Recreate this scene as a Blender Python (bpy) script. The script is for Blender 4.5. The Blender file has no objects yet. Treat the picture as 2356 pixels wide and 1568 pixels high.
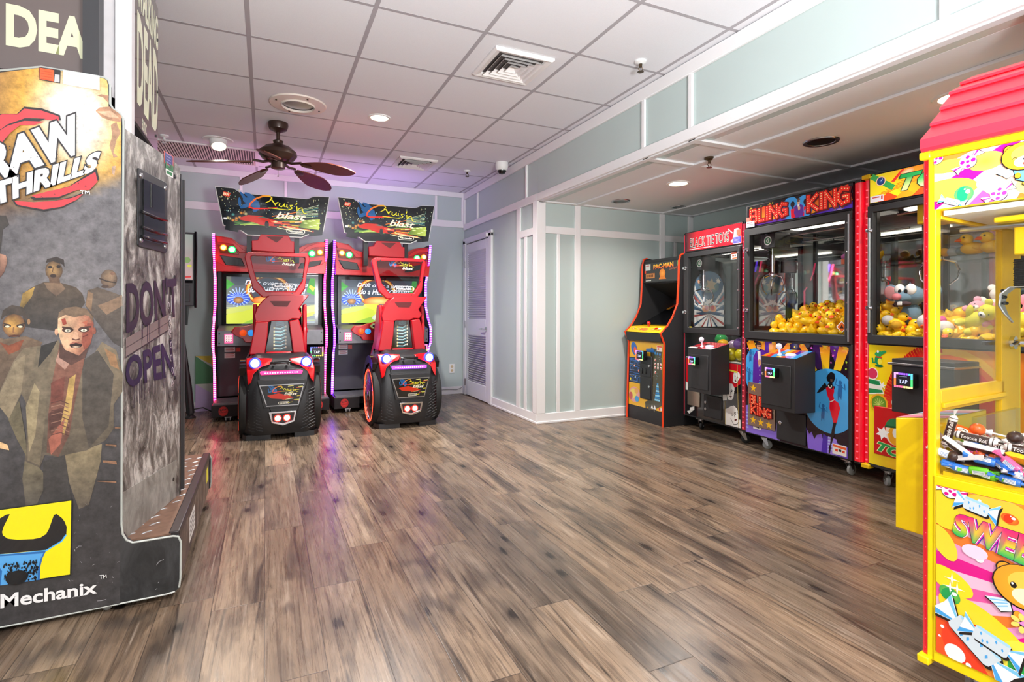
import bpy, bmesh, math, random
from math import pi, sin, cos, radians, hypot, atan2
from mathutils import Vector, Matrix
from mathutils.geometry import tessellate_polygon
random.seed(7)
S = bpy.context.scene
COL = S.collection
# ---------------------------------------------------------------- camera, sky, exposure
cd = bpy.data.cameras.new('camera'); cam = bpy.data.objects.new('camera', cd); COL.objects.link(cam)
cam.location = (0, 0, 1.10)
cam.rotation_euler = (pi/2, 0, -0.4313)
cam.rotation_euler = (Matrix.Rotation(-0.4313, 3, 'Z') @ Matrix.Rotation(pi/2, 3, 'X') @ Matrix.Rotation(0.0022, 3, 'Z')).to_euler()
cd.sensor_width = 36.0; cd.lens = 36.0*1233.4/2356; cd.shift_y = -68.1/2356; cd.clip_start = 0.02
S.camera = cam
S.view_settings.view_transform = 'Standard'; S.view_settings.look = 'None'
S.view_settings.exposure = 0.12; S.view_settings.gamma = 1.0; S.view_settings.use_curve_mapping = False
S.cycles.use_denoising = True
S.cycles.max_bounces = 8; S.cycles.diffuse_bounces = 4; S.cycles.glossy_bounces = 4; S.cycles.transparent_max_bounces = 16
S.cycles.sample_clamp_indirect = 6.0; S.cycles.caustics_reflective = False; S.cycles.caustics_refractive = False
W = bpy.data.worlds.new('daylight'); S.world = W; W.use_nodes = True
def sky():
    # hazy daylight outside the glazed front: lower half made brighter than the sky to light the ceiling
    N, L = W.node_tree.nodes, W.node_tree.links; B = N['Background']
    tc = N.new('ShaderNodeTexCoord'); sp = N.new('ShaderNodeSeparateXYZ'); L.new(tc.outputs['Generated'], sp.inputs[0])
    r = N.new('ShaderNodeValToRGB'); m = N.new('ShaderNodeMapRange'); m.inputs[1].default_value = -1; L.new(sp.outputs[2], m.inputs[0]); L.new(m.outputs[0], r.inputs[0])
    e = r.color_ramp.elements; e[0].position = .46; e[0].color = (.95, .97, 1, 1); e[1].position = .56; e[1].color = (.42, .44, .46, 1)
    L.new(r.outputs[0], B.inputs[0]); B.inputs[1].default_value = DAY
DAY, DOWNLIGHT_W, ALCOVE_W, UP_FILL_W, FORWARD_FILL_W = 3.0, 45.0, 20.0, 95.0, 420.0
sky()
# two added fill lamps behind the viewer: one facing up, one aimed forward
ld = bpy.data.lights.new('upward_fill', 'AREA'); ld.shape = 'DISK'; ld.size = .5; ld.energy = UP_FILL_W; ld.color = (.95, .98, 1); ld.spread = radians(170)
lo = bpy.data.objects.new('upward_fill', ld); COL.objects.link(lo); lo.location = (.2, -1.3, .9); lo.rotation_euler = (pi, 0, 0)
ld = bpy.data.lights.new('forward_fill', 'SPOT'); ld.energy = FORWARD_FILL_W; ld.spot_size = radians(105); ld.spot_blend = .9; ld.shadow_soft_size = .3; ld.color = (.95, .98, 1)
lo = bpy.data.objects.new('forward_fill', ld); COL.objects.link(lo); lo.location = (.95, -.3, 1.30); lo.rotation_euler = Vector((.08, 1, .60)).to_track_quat('-Z', 'Y').to_euler()

# ---------------------------------------------------------------- colour and material helpers
def lin(c):
    if isinstance(c, str):
        c = c.lstrip('#'); c = tuple(int(c[i:i+2], 16)/255 for i in (0, 2, 4))
    return tuple((x/12.92 if x <= .04045 else ((x+.055)/1.055)**2.4) for x in c[:3])
def mix(a, b, t):
    a = hexrgb(a); b = hexrgb(b); return tuple(a[i]*(1-t)+b[i]*t for i in range(3))
def hexrgb(c):
    if isinstance(c, str):
        c = c.lstrip('#'); return tuple(int(c[i:i+2], 16)/255 for i in (0, 2, 4))
    return tuple(c[:3])
MATS = {}
def newmat(name):
    m = bpy.data.materials.new(name); m.use_nodes = True
    MATS[name] = m
    return m, m.node_tree.nodes, m.node_tree.links, m.node_tree.nodes['Principled BSDF']
def mat(name, col=None, rough=.5, metal=0., emit=0., ecol=None, coat=0., spec=.5, noise=0., nscale=40., bump=0., bscale=200.):
    if name in MATS: return MATS[name]
    m, N, L, P = newmat(name)
    c = lin(col)
    P.inputs['Base Color'].default_value = (*c, 1); P.inputs['Roughness'].default_value = rough
    P.inputs['Metallic'].default_value = metal; P.inputs['Coat Weight'].default_value = coat
    P.inputs['Specular IOR Level'].default_value = spec
    if emit:
        P.inputs['Emission Color'].default_value = (*lin(ecol or col), 1); P.inputs['Emission Strength'].default_value = emit
    if noise or bump:
        tc = N.new('ShaderNodeTexCoord'); nz = N.new('ShaderNodeTexNoise'); nz.inputs['Scale'].default_value = nscale
        nz.inputs['Detail'].default_value = 4
        L.new(tc.outputs['Object'], nz.inputs['Vector'])
        if noise:
            mx = N.new('ShaderNodeMix'); mx.data_type = 'RGBA'
            mx.inputs[6].default_value = (*[x*(1-noise) for x in c], 1); mx.inputs[7].default_value = (*[min(1, x*(1+noise)) for x in c], 1)
            L.new(nz.outputs['Fac'], mx.inputs[0]); L.new(mx.outputs[2], P.inputs['Base Color'])
        if bump:
            n2 = N.new('ShaderNodeTexNoise'); n2.inputs['Scale'].default_value = bscale; L.new(tc.outputs['Object'], n2.inputs['Vector'])
            b = N.new('ShaderNodeBump'); b.inputs['Strength'].default_value = bump; b.inputs['Distance'].default_value = .002
            L.new(n2.outputs['Fac'], b.inputs['Height']); L.new(b.outputs['Normal'], P.inputs['Normal'])
    return m
def colmat(name, rough=.35, emit=0., coat=0., grunge=0.):
    m, N, L, P = newmat(name)
    a = N.new('ShaderNodeAttribute'); a.attribute_name = 'Col'
    src = a.outputs['Color']
    if grunge:
        tc = N.new('ShaderNodeTexCoord'); nz = N.new('ShaderNodeTexNoise'); nz.inputs['Scale'].default_value = 26; nz.inputs['Detail'].default_value = 8
        nz.inputs['Roughness'].default_value = .7
        L.new(tc.outputs['Object'], nz.inputs['Vector'])
        r = N.new('ShaderNodeMapRange'); r.inputs[1].default_value = .3; r.inputs[2].default_value = .7; r.inputs[3].default_value = 1-grunge; r.inputs[4].default_value = 1+grunge
        L.new(nz.outputs['Fac'], r.inputs[0])
        v = N.new('ShaderNodeVectorMath'); v.operation = 'SCALE'; L.new(src, v.inputs[0]); L.new(r.outputs[0], v.inputs['Scale']); src = v.outputs[0]
    L.new(src, P.inputs['Base Color']); P.inputs['Roughness'].default_value = rough; P.inputs['Coat Weight'].default_value = coat
    if emit:
        L.new(src, P.inputs['Emission Color']); P.inputs['Emission Strength'].default_value = emit
    return m
def glassmat(name, tint='#ffffff', ior=1.45, rough=.0):
    m, N, L, P = newmat(name); N.remove(P)
    o = N['Material Output']; t = N.new('ShaderNodeBsdfTransparent'); t.inputs[0].default_value = (*lin(tint), 1)
    g = N.new('ShaderNodeBsdfGlossy'); g.inputs['Roughness'].default_value = rough
    f = N.new('ShaderNodeLayerWeight'); f.inputs[0].default_value = .5; f0 = ((ior-1)/(ior+1))**2*.7      # same from either side of the pane
    pw = N.new('ShaderNodeMath'); pw.operation = 'POWER'; pw.inputs[1].default_value = 5; L.new(f.outputs['Facing'], pw.inputs[0])
    ma = N.new('ShaderNodeMath'); ma.operation = 'MULTIPLY_ADD'; ma.inputs[1].default_value = 1-f0; ma.inputs[2].default_value = f0; L.new(pw.outputs[0], ma.inputs[0])
    x = N.new('ShaderNodeMixShader'); L.new(ma.outputs[0], x.inputs[0]); L.new(t.outputs[0], x.inputs[1]); L.new(g.outputs[0], x.inputs[2])
    L.new(x.outputs[0], o.inputs[0])
    return m
def ledmat(name, col, core, strength, pitch=.02):
    # a strip of small bright diodes: the emission pulses along the strip
    m, N, L, P = newmat(name)
    tc = N.new('ShaderNodeTexCoord'); s = N.new('ShaderNodeSeparateXYZ'); L.new(tc.outputs['Object'], s.inputs[0])
    a = N.new('ShaderNodeMath'); a.operation = 'MULTIPLY'; a.inputs[1].default_value = 2*pi/pitch; L.new(s.outputs[2], a.inputs[0])
    b = N.new('ShaderNodeMath'); b.operation = 'SINE'; L.new(a.outputs[0], b.inputs[0])
    r = N.new('ShaderNodeMapRange'); r.inputs[1].default_value = -.2; r.inputs[2].default_value = 1; L.new(b.outputs[0], r.inputs[0])
    mx = N.new('ShaderNodeMix'); mx.data_type = 'RGBA'; mx.inputs[6].default_value = (*lin(col), 1); mx.inputs[7].default_value = (*lin(core), 1)
    L.new(r.outputs[0], mx.inputs[0]); L.new(mx.outputs[2], P.inputs['Emission Color']); P.inputs['Emission Strength'].default_value = strength
    P.inputs['Base Color'].default_value = (*lin(col), 1)
    return m

# ---------------------------------------------------------------- object helpers
def tag(o, label=None, cat=None, group=None, kind=None):
    if label: o['label'] = label
    if cat: o['category'] = cat
    if group: o['group'] = group
    if kind: o['kind'] = kind
    return o
def thing(name, label, cat, loc=(0, 0, 0), rz=0., group=None):
    o = bpy.data.objects.new(name, None); COL.objects.link(o); o.location = loc; o.rotation_euler = (0, 0, rz); o.empty_display_size = .1
    return tag(o, label, cat, group)
def clone(o, loc=None, rot=None, scale=None, label=None, group=None, swap=None):
    c = o.copy(); COL.objects.link(c)
    if loc is not None: c.location = loc
    if rot is not None: c.rotation_euler = rot
    if scale is not None: c.scale = (scale,)*3
    if label: c['label'] = label
    if group: c['group'] = group
    for ch in list(o.children):
        d = ch.copy(); COL.objects.link(d); d.parent = c
        for g in list(ch.children):
            e = g.copy(); COL.objects.link(e); e.parent = d
    return c
class MB:
    """collects shapes; build() links them as ONE mesh object"""
    def __init__(s): s.b = bmesh.new(); s.m = 0
    def _f(s, vs, smooth=False):
        try: f = s.b.faces.new(vs)
        except ValueError: return None
        f.material_index = s.m; f.smooth = smooth; return f
    def box(s, x0, x1, y0, y1, z0, z1, M=None):
        v = [Vector((x, y, z)) for z in (z0, z1) for y in (y0, y1) for x in (x0, x1)]
        if M is not None: v = [M @ p for p in v]
        v = [s.b.verts.new(p) for p in v]
        for q in ((0, 2, 3, 1), (4, 5, 7, 6), (0, 1, 5, 4), (2, 6, 7, 3), (0, 4, 6, 2), (1, 3, 7, 5)): s._f([v[i] for i in q])
        return s
    def cbox(s, c, d, R=None):
        M = Matrix.Translation(c) @ (R.to_4x4() if R is not None else Matrix())
        return s.box(-d[0]/2, d[0]/2, -d[1]/2, d[1]/2, -d[2]/2, d[2]/2, M)
    def prism(s, pts, f0, f1):
        """closed polygon pts mapped by f0 and f1 to the two end faces"""
        a = [s.b.verts.new(f0(u, v)) for u, v in pts]; b = [s.b.verts.new(f1(u, v)) for u, v in pts]
        n = len(pts)
        for t in tessellate_polygon([[Vector((u, v, 0)) for u, v in pts]]):
            s._f([a[i] for i in t]); s._f([b[i] for i in reversed(t)])
        for i in range(n): s._f([a[i], a[(i+1) % n], b[(i+1) % n], b[i]])
        return s
    def px(s, pts, x0, x1): return s.prism(pts, lambda u, v: (x0, u, v), lambda u, v: (x1, u, v))    # (y,z) outline along x
    def py(s, pts, y0, y1): return s.prism(pts, lambda u, v: (u, y0, v), lambda u, v: (u, y1, v))    # (x,z) outline along y
    def pz(s, pts, z0, z1): return s.prism(pts, lambda u, v: (u, v, z0), lambda u, v: (u, v, z1))    # (x,y) outline along z
    def frame(s, outer, inner, y0, y1):
        """ring between two outlines with the same number of points, in (x,z)"""
        n = len(outer); R = [[s.b.verts.new((u, y, v)) for u, v in o] for y in (y0, y1) for o in (outer, inner)]
        for i in range(n):
            j = (i+1) % n
            s._f([R[0][i], R[0][j], R[1][j], R[1][i]]); s._f([R[2][j], R[2][i], R[3][i], R[3][j]])
            s._f([R[0][j], R[0][i], R[2][i], R[2][j]]); s._f([R[1][i], R[1][j], R[3][j], R[3][i]])
        return s
    def ring(s, c, ax, r0, n, rx=None):
        ax = Vector(ax).normalized(); u = ax.orthogonal().normalized(); w = ax.cross(u)
        return [s.b.verts.new(Vector(c) + r0*(cos(2*pi*i/n)*u + sin(2*pi*i/n)*w)) for i in range(n)]
    def cyl(s, p, q, r, r2=None, n=16, caps=True):
        r2 = r if r2 is None else r2; d = Vector(q)-Vector(p)
        a = s.ring(p, d, r, n); b = s.ring(q, d, r2, n)
        for i in range(n): s._f([a[i], a[(i+1) % n], b[(i+1) % n], b[i]], True)
        if caps: s._f(a[::-1]); s._f(b)
        return s
    def lathe(s, c, ax, prof, n=24):
        """prof: (radius, distance along ax)"""
        ax = Vector(ax).normalized(); pr = None
        for r, h in prof:
            if r < 1e-6: cur = [s.b.verts.new(Vector(c)+ax*h)]
            else: cur = s.ring(Vector(c)+ax*h, ax, r, n)
            if pr is not None:
                for i in range(n):
                    j = (i+1) % n
                    if len(pr) == 1 and len(cur) > 1: s._f([pr[0], cur[j], cur[i]], True)
                    elif len(cur) == 1 and len(pr) > 1: s._f([pr[i], pr[j], cur[0]], True)
                    elif len(cur) > 1: s._f([pr[i], pr[j], cur[j], cur[i]], True)
            pr = cur
        return s
    def tube(s, pts, r, n=8, closed=False):
        pts = [Vector(p) for p in pts]; k = len(pts); rings = []
        for i, p in enumerate(pts):
            a = pts[i-1] if (i or closed) else p; b = pts[(i+1) % k] if (i < k-1 or closed) else p
            d = (b-a).normalized(); ref = Vector((0, 0, 1)) if abs(d.z) < .9 else Vector((1, 0, 0))
            u = d.cross(ref).normalized(); w = d.cross(u); rr = r[i] if isinstance(r, (list, tuple)) else r
            rings.append([s.b.verts.new(p+rr*(cos(2*pi*j/n)*u+sin(2*pi*j/n)*w)) for j in range(n)])
        for i in range(k if closed else k-1):
            A = rings[i]; B = rings[(i+1) % k]
            for j in range(n): s._f([A[j], A[(j+1) % n], B[(j+1) % n], B[j]], True)
        if not closed: s._f(rings[0][::-1]); s._f(rings[-1])
        return s
    def ell(s, c, r, R=None, nu=16, nv=10):
        r = (r,)*3 if isinstance(r, (int, float)) else r; c = Vector(c); R = R or Matrix.Identity(3); rows = []
        for i in range(nv+1):
            t = pi*i/nv; z = cos(t); q = sin(t)
            if i in (0, nv): rows.append([s.b.verts.new(c+R @ Vector((0, 0, r[2]*z)))])
            else: rows.append([s.b.verts.new(c+R @ Vector((r[0]*q*cos(2*pi*j/nu), r[1]*q*sin(2*pi*j/nu), r[2]*z))) for j in range(nu)])
        for i in range(nv):
            A, B = rows[i], rows[i+1]
            for j in range(nu):
                k = (j+1) % nu
                if len(A) == 1: s._f([A[0], B[j], B[k]], True)
                elif len(B) == 1: s._f([A[j], B[0], A[k]], True)
                else: s._f([A[j], B[j], B[k], A[k]], True)
        return s
    def loft(s, rows, closed=False, caps=True):
        """rows of equal length point lists"""
        V = [[s.b.verts.new(p) for p in r] for r in rows]; n = len(V[0])
        for A, B in zip(V, V[1:]):
            for j in range(n if closed else n-1): s._f([A[j], A[(j+1) % n], B[(j+1) % n], B[j]], True)
        if caps and closed: s._f(V[0][::-1]); s._f(V[-1])
        return s
    def build(s, name, mats, parent=None, bevel=0., sharp=35., seg=2, label=None, loc=None):
        bmesh.ops.recalc_face_normals(s.b, faces=s.b.faces)
        me = bpy.data.meshes.new(name); s.b.to_mesh(me); s.b.free()
        for m in (mats if isinstance(mats, (list, tuple)) else [mats]): me.materials.append(MATS[m] if isinstance(m, str) else m)
        me.polygons.foreach_set('use_smooth', [True]*len(me.polygons)); me.set_sharp_from_angle(angle=radians(sharp))
        o = bpy.data.objects.new(name, me); COL.objects.link(o)
        if parent is not None: o.parent = parent
        if loc is not None: o.location = loc
        if bevel:
            b = o.modifiers.new('bevel', 'BEVEL'); b.width = bevel; b.segments = seg; b.limit_method = 'ANGLE'; b.angle_limit = radians(40)
        if label: o['label'] = label
        return o
def struct(o): o['kind'] = 'structure'; return o

# ---------------------------------------------------------------- printed artwork
TXT = {}
def glyphs(t, bold, shear):
    k = (t, bold, shear)
    if k not in TXT:
        c = bpy.data.curves.new('t', 'FONT'); c.body = t; c.offset = bold; c.shear = shear; c.resolution_u = 3
        o = bpy.data.objects.new('t', c); COL.objects.link(o)
        me = o.to_mesh(); TXT[k] = ([(v.co.x, v.co.y) for v in me.vertices], [tuple(p.vertices) for p in me.polygons])
        o.to_mesh_clear(); bpy.data.objects.remove(o); bpy.data.curves.remove(c)
    return TXT[k]
def clipconvex(P, C):
    out = P
    for i in range(len(C)):
        a, b = C[i], C[(i+1) % len(C)]; src = out; out = []
        side = lambda p: (b[0]-a[0])*(p[1]-a[1])-(b[1]-a[1])*(p[0]-a[0])
        for j in range(len(src)):
            p, q = src[j-1], src[j]; sp, sq = side(p), side(q)
            if (sp >= 0) != (sq >= 0):
                t = sp/(sp-sq); out.append((p[0]+t*(q[0]-p[0]), p[1]+t*(q[1]-p[1])))
            if sq >= 0: out.append(q)
        if not out: return []
    return out
class Art:
    """flat print: layers of coloured shapes on one sheet, in metres along U and V"""
    def __init__(s, o=(0, 0, 0), U=(1, 0, 0), V=(0, 0, 1), step=.00004, clip=None):
        s.o = Vector(o); s.U = Vector(U).normalized(); s.V = Vector(V).normalized(); s.N = s.U.cross(s.V); s.h = 0; s.step = step
        s.v = []; s.c = []; s.f = []; s.clip = None
        if clip: s.setclip(clip)
    def setclip(s, pts):
        if pts and sum(pts[i-1][0]*pts[i][1]-pts[i][0]*pts[i-1][1] for i in range(len(pts))) < 0: pts = pts[::-1]
        s.clip = pts; return s
    def _put(s, P, faces, cols):
        s.h += s.step; k = len(s.v)
        for u, v in P: s.v.append(s.o+s.U*u+s.V*v+s.N*s.h)
        s.c += [(*lin(c), 1) for c in cols]; s.f += [tuple(i+k for i in f) for f in faces]
        return s
    def poly(s, P, c, noclip=False):
        P = list(P)
        if s.clip and not noclip: P = clipconvex(P, s.clip)
        if len(P) < 3: return s
        if sum(P[i-1][0]*P[i][1]-P[i][0]*P[i-1][1] for i in range(len(P))) < 0: P = P[::-1]
        F = []
        for t in tessellate_polygon([[Vector((u, v, 0)) for u, v in P]]):
            a, b, d = (P[i] for i in t)
            F.append(t if (b[0]-a[0])*(d[1]-a[1])-(b[1]-a[1])*(d[0]-a[0]) > 0 else t[::-1])
        return s._put(P, F, [c(u, v) for u, v in P] if callable(c) else [c]*len(P))
    def rect(s, x0, y0, x1, y1, c): return s.poly([(x0, y0), (x1, y0), (x1, y1), (x0, y1)], c)
    def vgrad(s, x0, y0, x1, y1, cb, ct): return s.poly([(x0, y0), (x1, y0), (x1, y1), (x0, y1)], lambda u, v: mix(cb, ct, (v-y0)/(y1-y0)))
    def grid(s, x0, y0, x1, y1, nx, ny, fn):
        P = [(x0+(x1-x0)*i/nx, y0+(y1-y0)*j/ny) for j in range(ny+1) for i in range(nx+1)]
        F = [(j*(nx+1)+i, j*(nx+1)+i+1, (j+1)*(nx+1)+i+1, (j+1)*(nx+1)+i) for j in range(ny) for i in range(nx)]
        return s._put(P, F, [fn(u, v) for u, v in P])
    def ell(s, x, y, rx, ry, c, c2=None, rot=0., n=24, off=(0, 0)):
        """c in the middle, c2 at the rim"""
        R = [(x+rx*cos(2*pi*i/n)*cos(rot)-ry*sin(2*pi*i/n)*sin(rot), y+rx*cos(2*pi*i/n)*sin(rot)+ry*sin(2*pi*i/n)*cos(rot)) for i in range(n)]
        if s.clip:
            R2 = clipconvex(R, s.clip)
            if not R2: return s
            if R2 != R and len(R2) != n or any(a not in R2 for a in R):
                return s.poly(R, c2 and mix(c, c2, .5) or c)
        if c2 is None: return s._put(R, [tuple(range(n))], [c]*n)
        return s._put([(x+off[0]*rx, y+off[1]*ry)]+R, [(0, i+1, (i+1) % n+1) for i in range(n)], [c]+[c2]*n)
    def star(s, x, y, r, c, rot=0., k=5, inner=.42):
        return s.poly([(x+(r if i % 2 == 0 else r*inner)*sin(pi*i/k+rot), y+(r if i % 2 == 0 else r*inner)*cos(pi*i/k+rot)) for i in range(2*k)], c)
    def line(s, P, w, c, closed=False):
        n = len(P); ws = w if isinstance(w, (list, tuple)) else [w]*n; A = []; B = []
        for i, p in enumerate(P):
            a = P[i-1] if (i or closed) else p; b = P[(i+1) % n] if (i < n-1 or closed) else p
            dx, dy = b[0]-a[0], b[1]-a[1]; L = hypot(dx, dy) or 1; nx, ny = -dy/L*ws[i]/2, dx/L*ws[i]/2
            A.append((p[0]+nx, p[1]+ny)); B.append((p[0]-nx, p[1]-ny))
        cols = [c(i/(n-1)) for i in range(n)] if callable(c) else [c]*n
        F = [(n+i, n+(i+1) % n, (i+1) % n, i) for i in range(n if closed else n-1)]
        return s._put(A+B, F, cols*2)
    def rays(s, cx, cy, R, n, c, ph=0., duty=.5):
        for i in range(n):
            a = 2*pi*i/n+ph; b = a+2*pi/n*duty
            s.poly([(cx, cy), (cx+R*cos(a), cy+R*sin(a)), (cx+R*cos(b), cy+R*sin(b))], c[i % len(c)] if isinstance(c, list) else c)
        return s
    def text(s, t, x, y, w, h, c, bold=0., shear=0., rot=0., out=None, ow=.03, fn=None, drop=None):
        """fits t in a w by h box centred on (x,y); out: outline colour; fn warps (a,b) in 0..1 to a point"""
        V0, _ = glyphs(t, bold, shear)
        x0 = min(p[0] for p in V0); x1 = max(p[0] for p in V0); y0 = min(p[1] for p in V0); y1 = max(p[1] for p in V0)
        for b, col, d in ([(bold+ow, drop[0], drop[1])] if drop else [])+([(bold+ow, out, (0, 0))] if out else [])+[(bold, c, (0, 0))]:
            V, F = glyphs(t, b, shear); P = []; Cc = []
            for p in V:
                a = (p[0]-x0)/(x1-x0); e = (p[1]-y0)/(y1-y0)
                if fn: q = fn(a, e); q = (q[0]+d[0], q[1]+d[1])
                else:
                    u = (a-.5)*w; v = (e-.5)*h; q = (x+u*cos(rot)-v*sin(rot)+d[0], y+u*sin(rot)+v*cos(rot)+d[1])
                P.append(q); Cc.append(col(a, e) if callable(col) else col)
            s._put(P, F, Cc)
        return s
    def build(s, name, m, parent=None, label=None):
        me = bpy.data.meshes.new(name); me.from_pydata(s.v, [], s.f)
        a = me.color_attributes.new('Col', 'FLOAT_COLOR', 'POINT'); a.data.foreach_set('color', [x for c in s.c for x in c])
        me.materials.append(MATS[m]); o = bpy.data.objects.new(name, me); COL.objects.link(o); o.parent = parent
        if label: o['label'] = label
        return o
def quadmap(q):
    """bilinear map from the unit square to corners bottom-left, bottom-right, top-right, top-left"""
    return lambda a, e: tuple((q[0][i]*(1-a)+q[1][i]*a)*(1-e)+(q[3][i]*(1-a)+q[2][i]*a)*e for i in (0, 1))
def arc(cx, cy, r, a0, a1, n=10, ry=None): return [(cx+r*cos(a0+(a1-a0)*i/n), cy+(ry or r)*sin(a0+(a1-a0)*i/n)) for i in range(n+1)]

# ---------------------------------------------------------------- shared materials
colmat('print', .35); colmat('print_gloss', .12, coat=.6); colmat('backlit', .15, emit=.3, coat=.5); colmat('screen', .4, emit=.9); colmat('print_grunge', .35, grunge=.48, coat=.15)
mat('black_plastic', '#29292c', .36, bump=.25, bscale=500); mat('black_metal', '#161618', .35); mat('black_gloss', '#0c0c0e', .12, coat=.5)
mat('black_speckle', '#2a2a2c', .5, noise=.5, nscale=900, bump=.3, bscale=700); mat('dark_grey', '#3b3b3e', .45); mat('grey_metal', '#8b8b90', .38, .6, noise=.15, nscale=12)
mat('chrome', '#dcdce0', .12, 1.0); mat('steel', '#b5b5b8', .28, 1.0); mat('rubber', '#1c1c1d', .7, bump=.2, bscale=300); mat('white_plastic', '#ececea', .4)
mat('grey_rubber', '#9a9a98', .5); mat('white_edge', '#e6ebe6', .3)
mat('red_gloss', '#c80c16', .25, coat=.35); mat('red_shell', '#b80d1e', .38, coat=.12); mat('red_roof', '#f0283c', .4); mat('yellow_paint', '#ffdc08', .35, coat=.2); mat('yellow_metal', '#f2c40c', .4)
mat('trim_white', '#eceaea', .45); mat('brown_metal', '#3a271e', .4, .3, coat=.2)
glassmat('glass'); glassmat('acrylic', '#f4f6f4', 1.35); glassmat('grey_acrylic', '#dfe2e4', 1.5)
mat('mirror', '#c9cec9', .03, 1.0)
def lightmat(name, col, e, base=None): return mat(name, base or col, .3, emit=e, ecol=col)
lightmat('bulb_white', '#ffffff', 6); lightmat('bulb_warm', '#ffe9c4', 7); lightmat('lamp_green', '#10e860', 1.6); lightmat('lamp_orange', '#ff8a10', 1.5); lightmat('lamp_blue', '#2a40ff', 2.2)
lightmat('lamp_red', '#ff2418', 3.5); lightmat('core_white', '#f2f6ff', 2.2); lightmat('core_green', '#c8ffe0', 2); lightmat('core_warm', '#ffdc90', 1.8); lightmat('core_red', '#ffb0a0', 2.5)

# ================================================================= THE ROOM
YB, XW, YC, XR, CH, AH = 6.81, 2.425, 4.665, 4.39, 2.679, 2.182
XL, YR, YN = -3.0, -3.6, 0.93
def floormat():
    m, N, L, P = newmat('vinyl_planks')
    def math_(op, a, b=None):
        n = N.new('ShaderNodeMath'); n.operation = op
        for i, x in enumerate((a, b)):
            if x is None: continue
            if isinstance(x, (int, float)): n.inputs[i].default_value = x
            else: L.new(x, n.inputs[i])
        return n.outputs[0]
    def noise(vec, scale, detail=4, rough=.55, dist=0.):
        n = N.new('ShaderNodeTexNoise'); n.inputs['Scale'].default_value = scale; n.inputs['Detail'].default_value = detail
        n.inputs['Roughness'].default_value = rough; n.inputs['Distortion'].default_value = dist; L.new(vec, n.inputs['Vector']); return n.outputs['Fac']
    def ramp(f, stops):
        r = N.new('ShaderNodeValToRGB'); e = r.color_ramp.elements
        while len(e) < len(stops): e.new(.5)
        for i, (p, c) in enumerate(stops): e[i].position = p; e[i].color = (*lin(c), 1)
        L.new(f, r.inputs[0]); return r.outputs[0]
    def rng(f, a, b, c, d):
        r = N.new('ShaderNodeMapRange'); L.new(f, r.inputs[0])
        for i, x in enumerate((a, b, c, d)): r.inputs[i+1].default_value = x
        return r.outputs[0]
    def mixc(f, a, b, mode='MIX'):
        x = N.new('ShaderNodeMix'); x.data_type = 'RGBA'; x.blend_type = mode
        for i, v in ((0, f), (6, a), (7, b)):
            if isinstance(v, (int, float)): x.inputs[i].default_value = v
            elif isinstance(v, str): x.inputs[i].default_value = (*lin(v), 1)
            else: L.new(v, x.inputs[i])
        return x.outputs[2]
    tc = N.new('ShaderNodeTexCoord'); sp = N.new('ShaderNodeSeparateXYZ'); L.new(tc.outputs['Object'], sp.inputs[0]); X, Y = sp.outputs[0], sp.outputs[1]
    PW, PL = .178, 1.22
    row = math_('FLOOR', math_('DIVIDE', X, PW))
    wn = N.new('ShaderNodeTexWhiteNoise'); wn.noise_dimensions = '1D'; L.new(row, wn.inputs['W'])
    yy = math_('ADD', Y, math_('MULTIPLY', wn.outputs['Value'], PL)); col = math_('FLOOR', math_('DIVIDE', yy, PL))
    idv = N.new('ShaderNodeCombineXYZ'); L.new(row, idv.inputs[0]); L.new(col, idv.inputs[1])
    w2 = N.new('ShaderNodeTexWhiteNoise'); w2.noise_dimensions = '3D'; L.new(idv.outputs[0], w2.inputs['Vector']); rnd = w2.outputs['Value']
    # coordinates shifted per plank so that the figure breaks at each joint
    sh = N.new('ShaderNodeVectorMath'); sh.operation = 'SCALE'; L.new(w2.outputs['Color'], sh.inputs[0]); sh.inputs['Scale'].default_value = 40.
    ad = N.new('ShaderNodeVectorMath'); L.new(tc.outputs['Object'], ad.inputs[0]); L.new(sh.outputs[0], ad.inputs[1])
    def stretched(sx, sy):
        v = N.new('ShaderNodeVectorMath'); v.operation = 'MULTIPLY'; L.new(ad.outputs[0], v.inputs[0]); v.inputs[1].default_value = (sx, sy, 1); return v.outputs[0]
    broad = noise(stretched(9, 1.5), 1., 8, .66, .5)
    grain = noise(stretched(85, 2.2), 1., 8, .74, .6)
    fine = noise(stretched(380, 7.), 1., 4, .65)
    base = ramp(broad, [(.34, '#5a4f45'), (.44, '#8a7a6a'), (.52, '#ae9c89'), (.58, '#988878'), (.68, '#c6b7a7')])
    tint = ramp(rnd, [(0., '#8e8681'), (.25, '#c4bab0'), (.5, '#b8a38e'), (.75, '#d9ccbe'), (1., '#f6eadb')])
    base = mixc(.85, base, tint, 'MULTIPLY')
    base = mixc(rng(grain, .34, .50, .72, 0.), base, '#46392f')
    base = mixc(rng(grain, .56, .70, 0., .5), base, '#c4b2a2')
    base = mixc(rng(fine, .36, .5, .35, 0.), base, '#5e5047')
    # smoky grey-brown drifts that follow the board
    base = mixc(rng(noise(stretched(7, .9), 1., 5, .6, .6), .53, .70, 0., .75), base, '#4a403a')
    # long dark cracks and cathedral figure wandering with the grain
    wv = N.new('ShaderNodeTexWave'); wv.wave_type = 'BANDS'; wv.bands_direction = 'X'; wv.inputs['Scale'].default_value = 1.; wv.inputs['Distortion'].default_value = 9.
    wv.inputs['Detail'].default_value = 3.; wv.inputs['Detail Scale'].default_value = .7; L.new(stretched(2.4, .5), wv.inputs['Vector'])
    base = mixc(math_('MULTIPLY', rng(wv.outputs['Fac'], .0, .022, .85, 0.), rng(broad, .40, .56, 1., .2)), base, '#2a221e')
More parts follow.
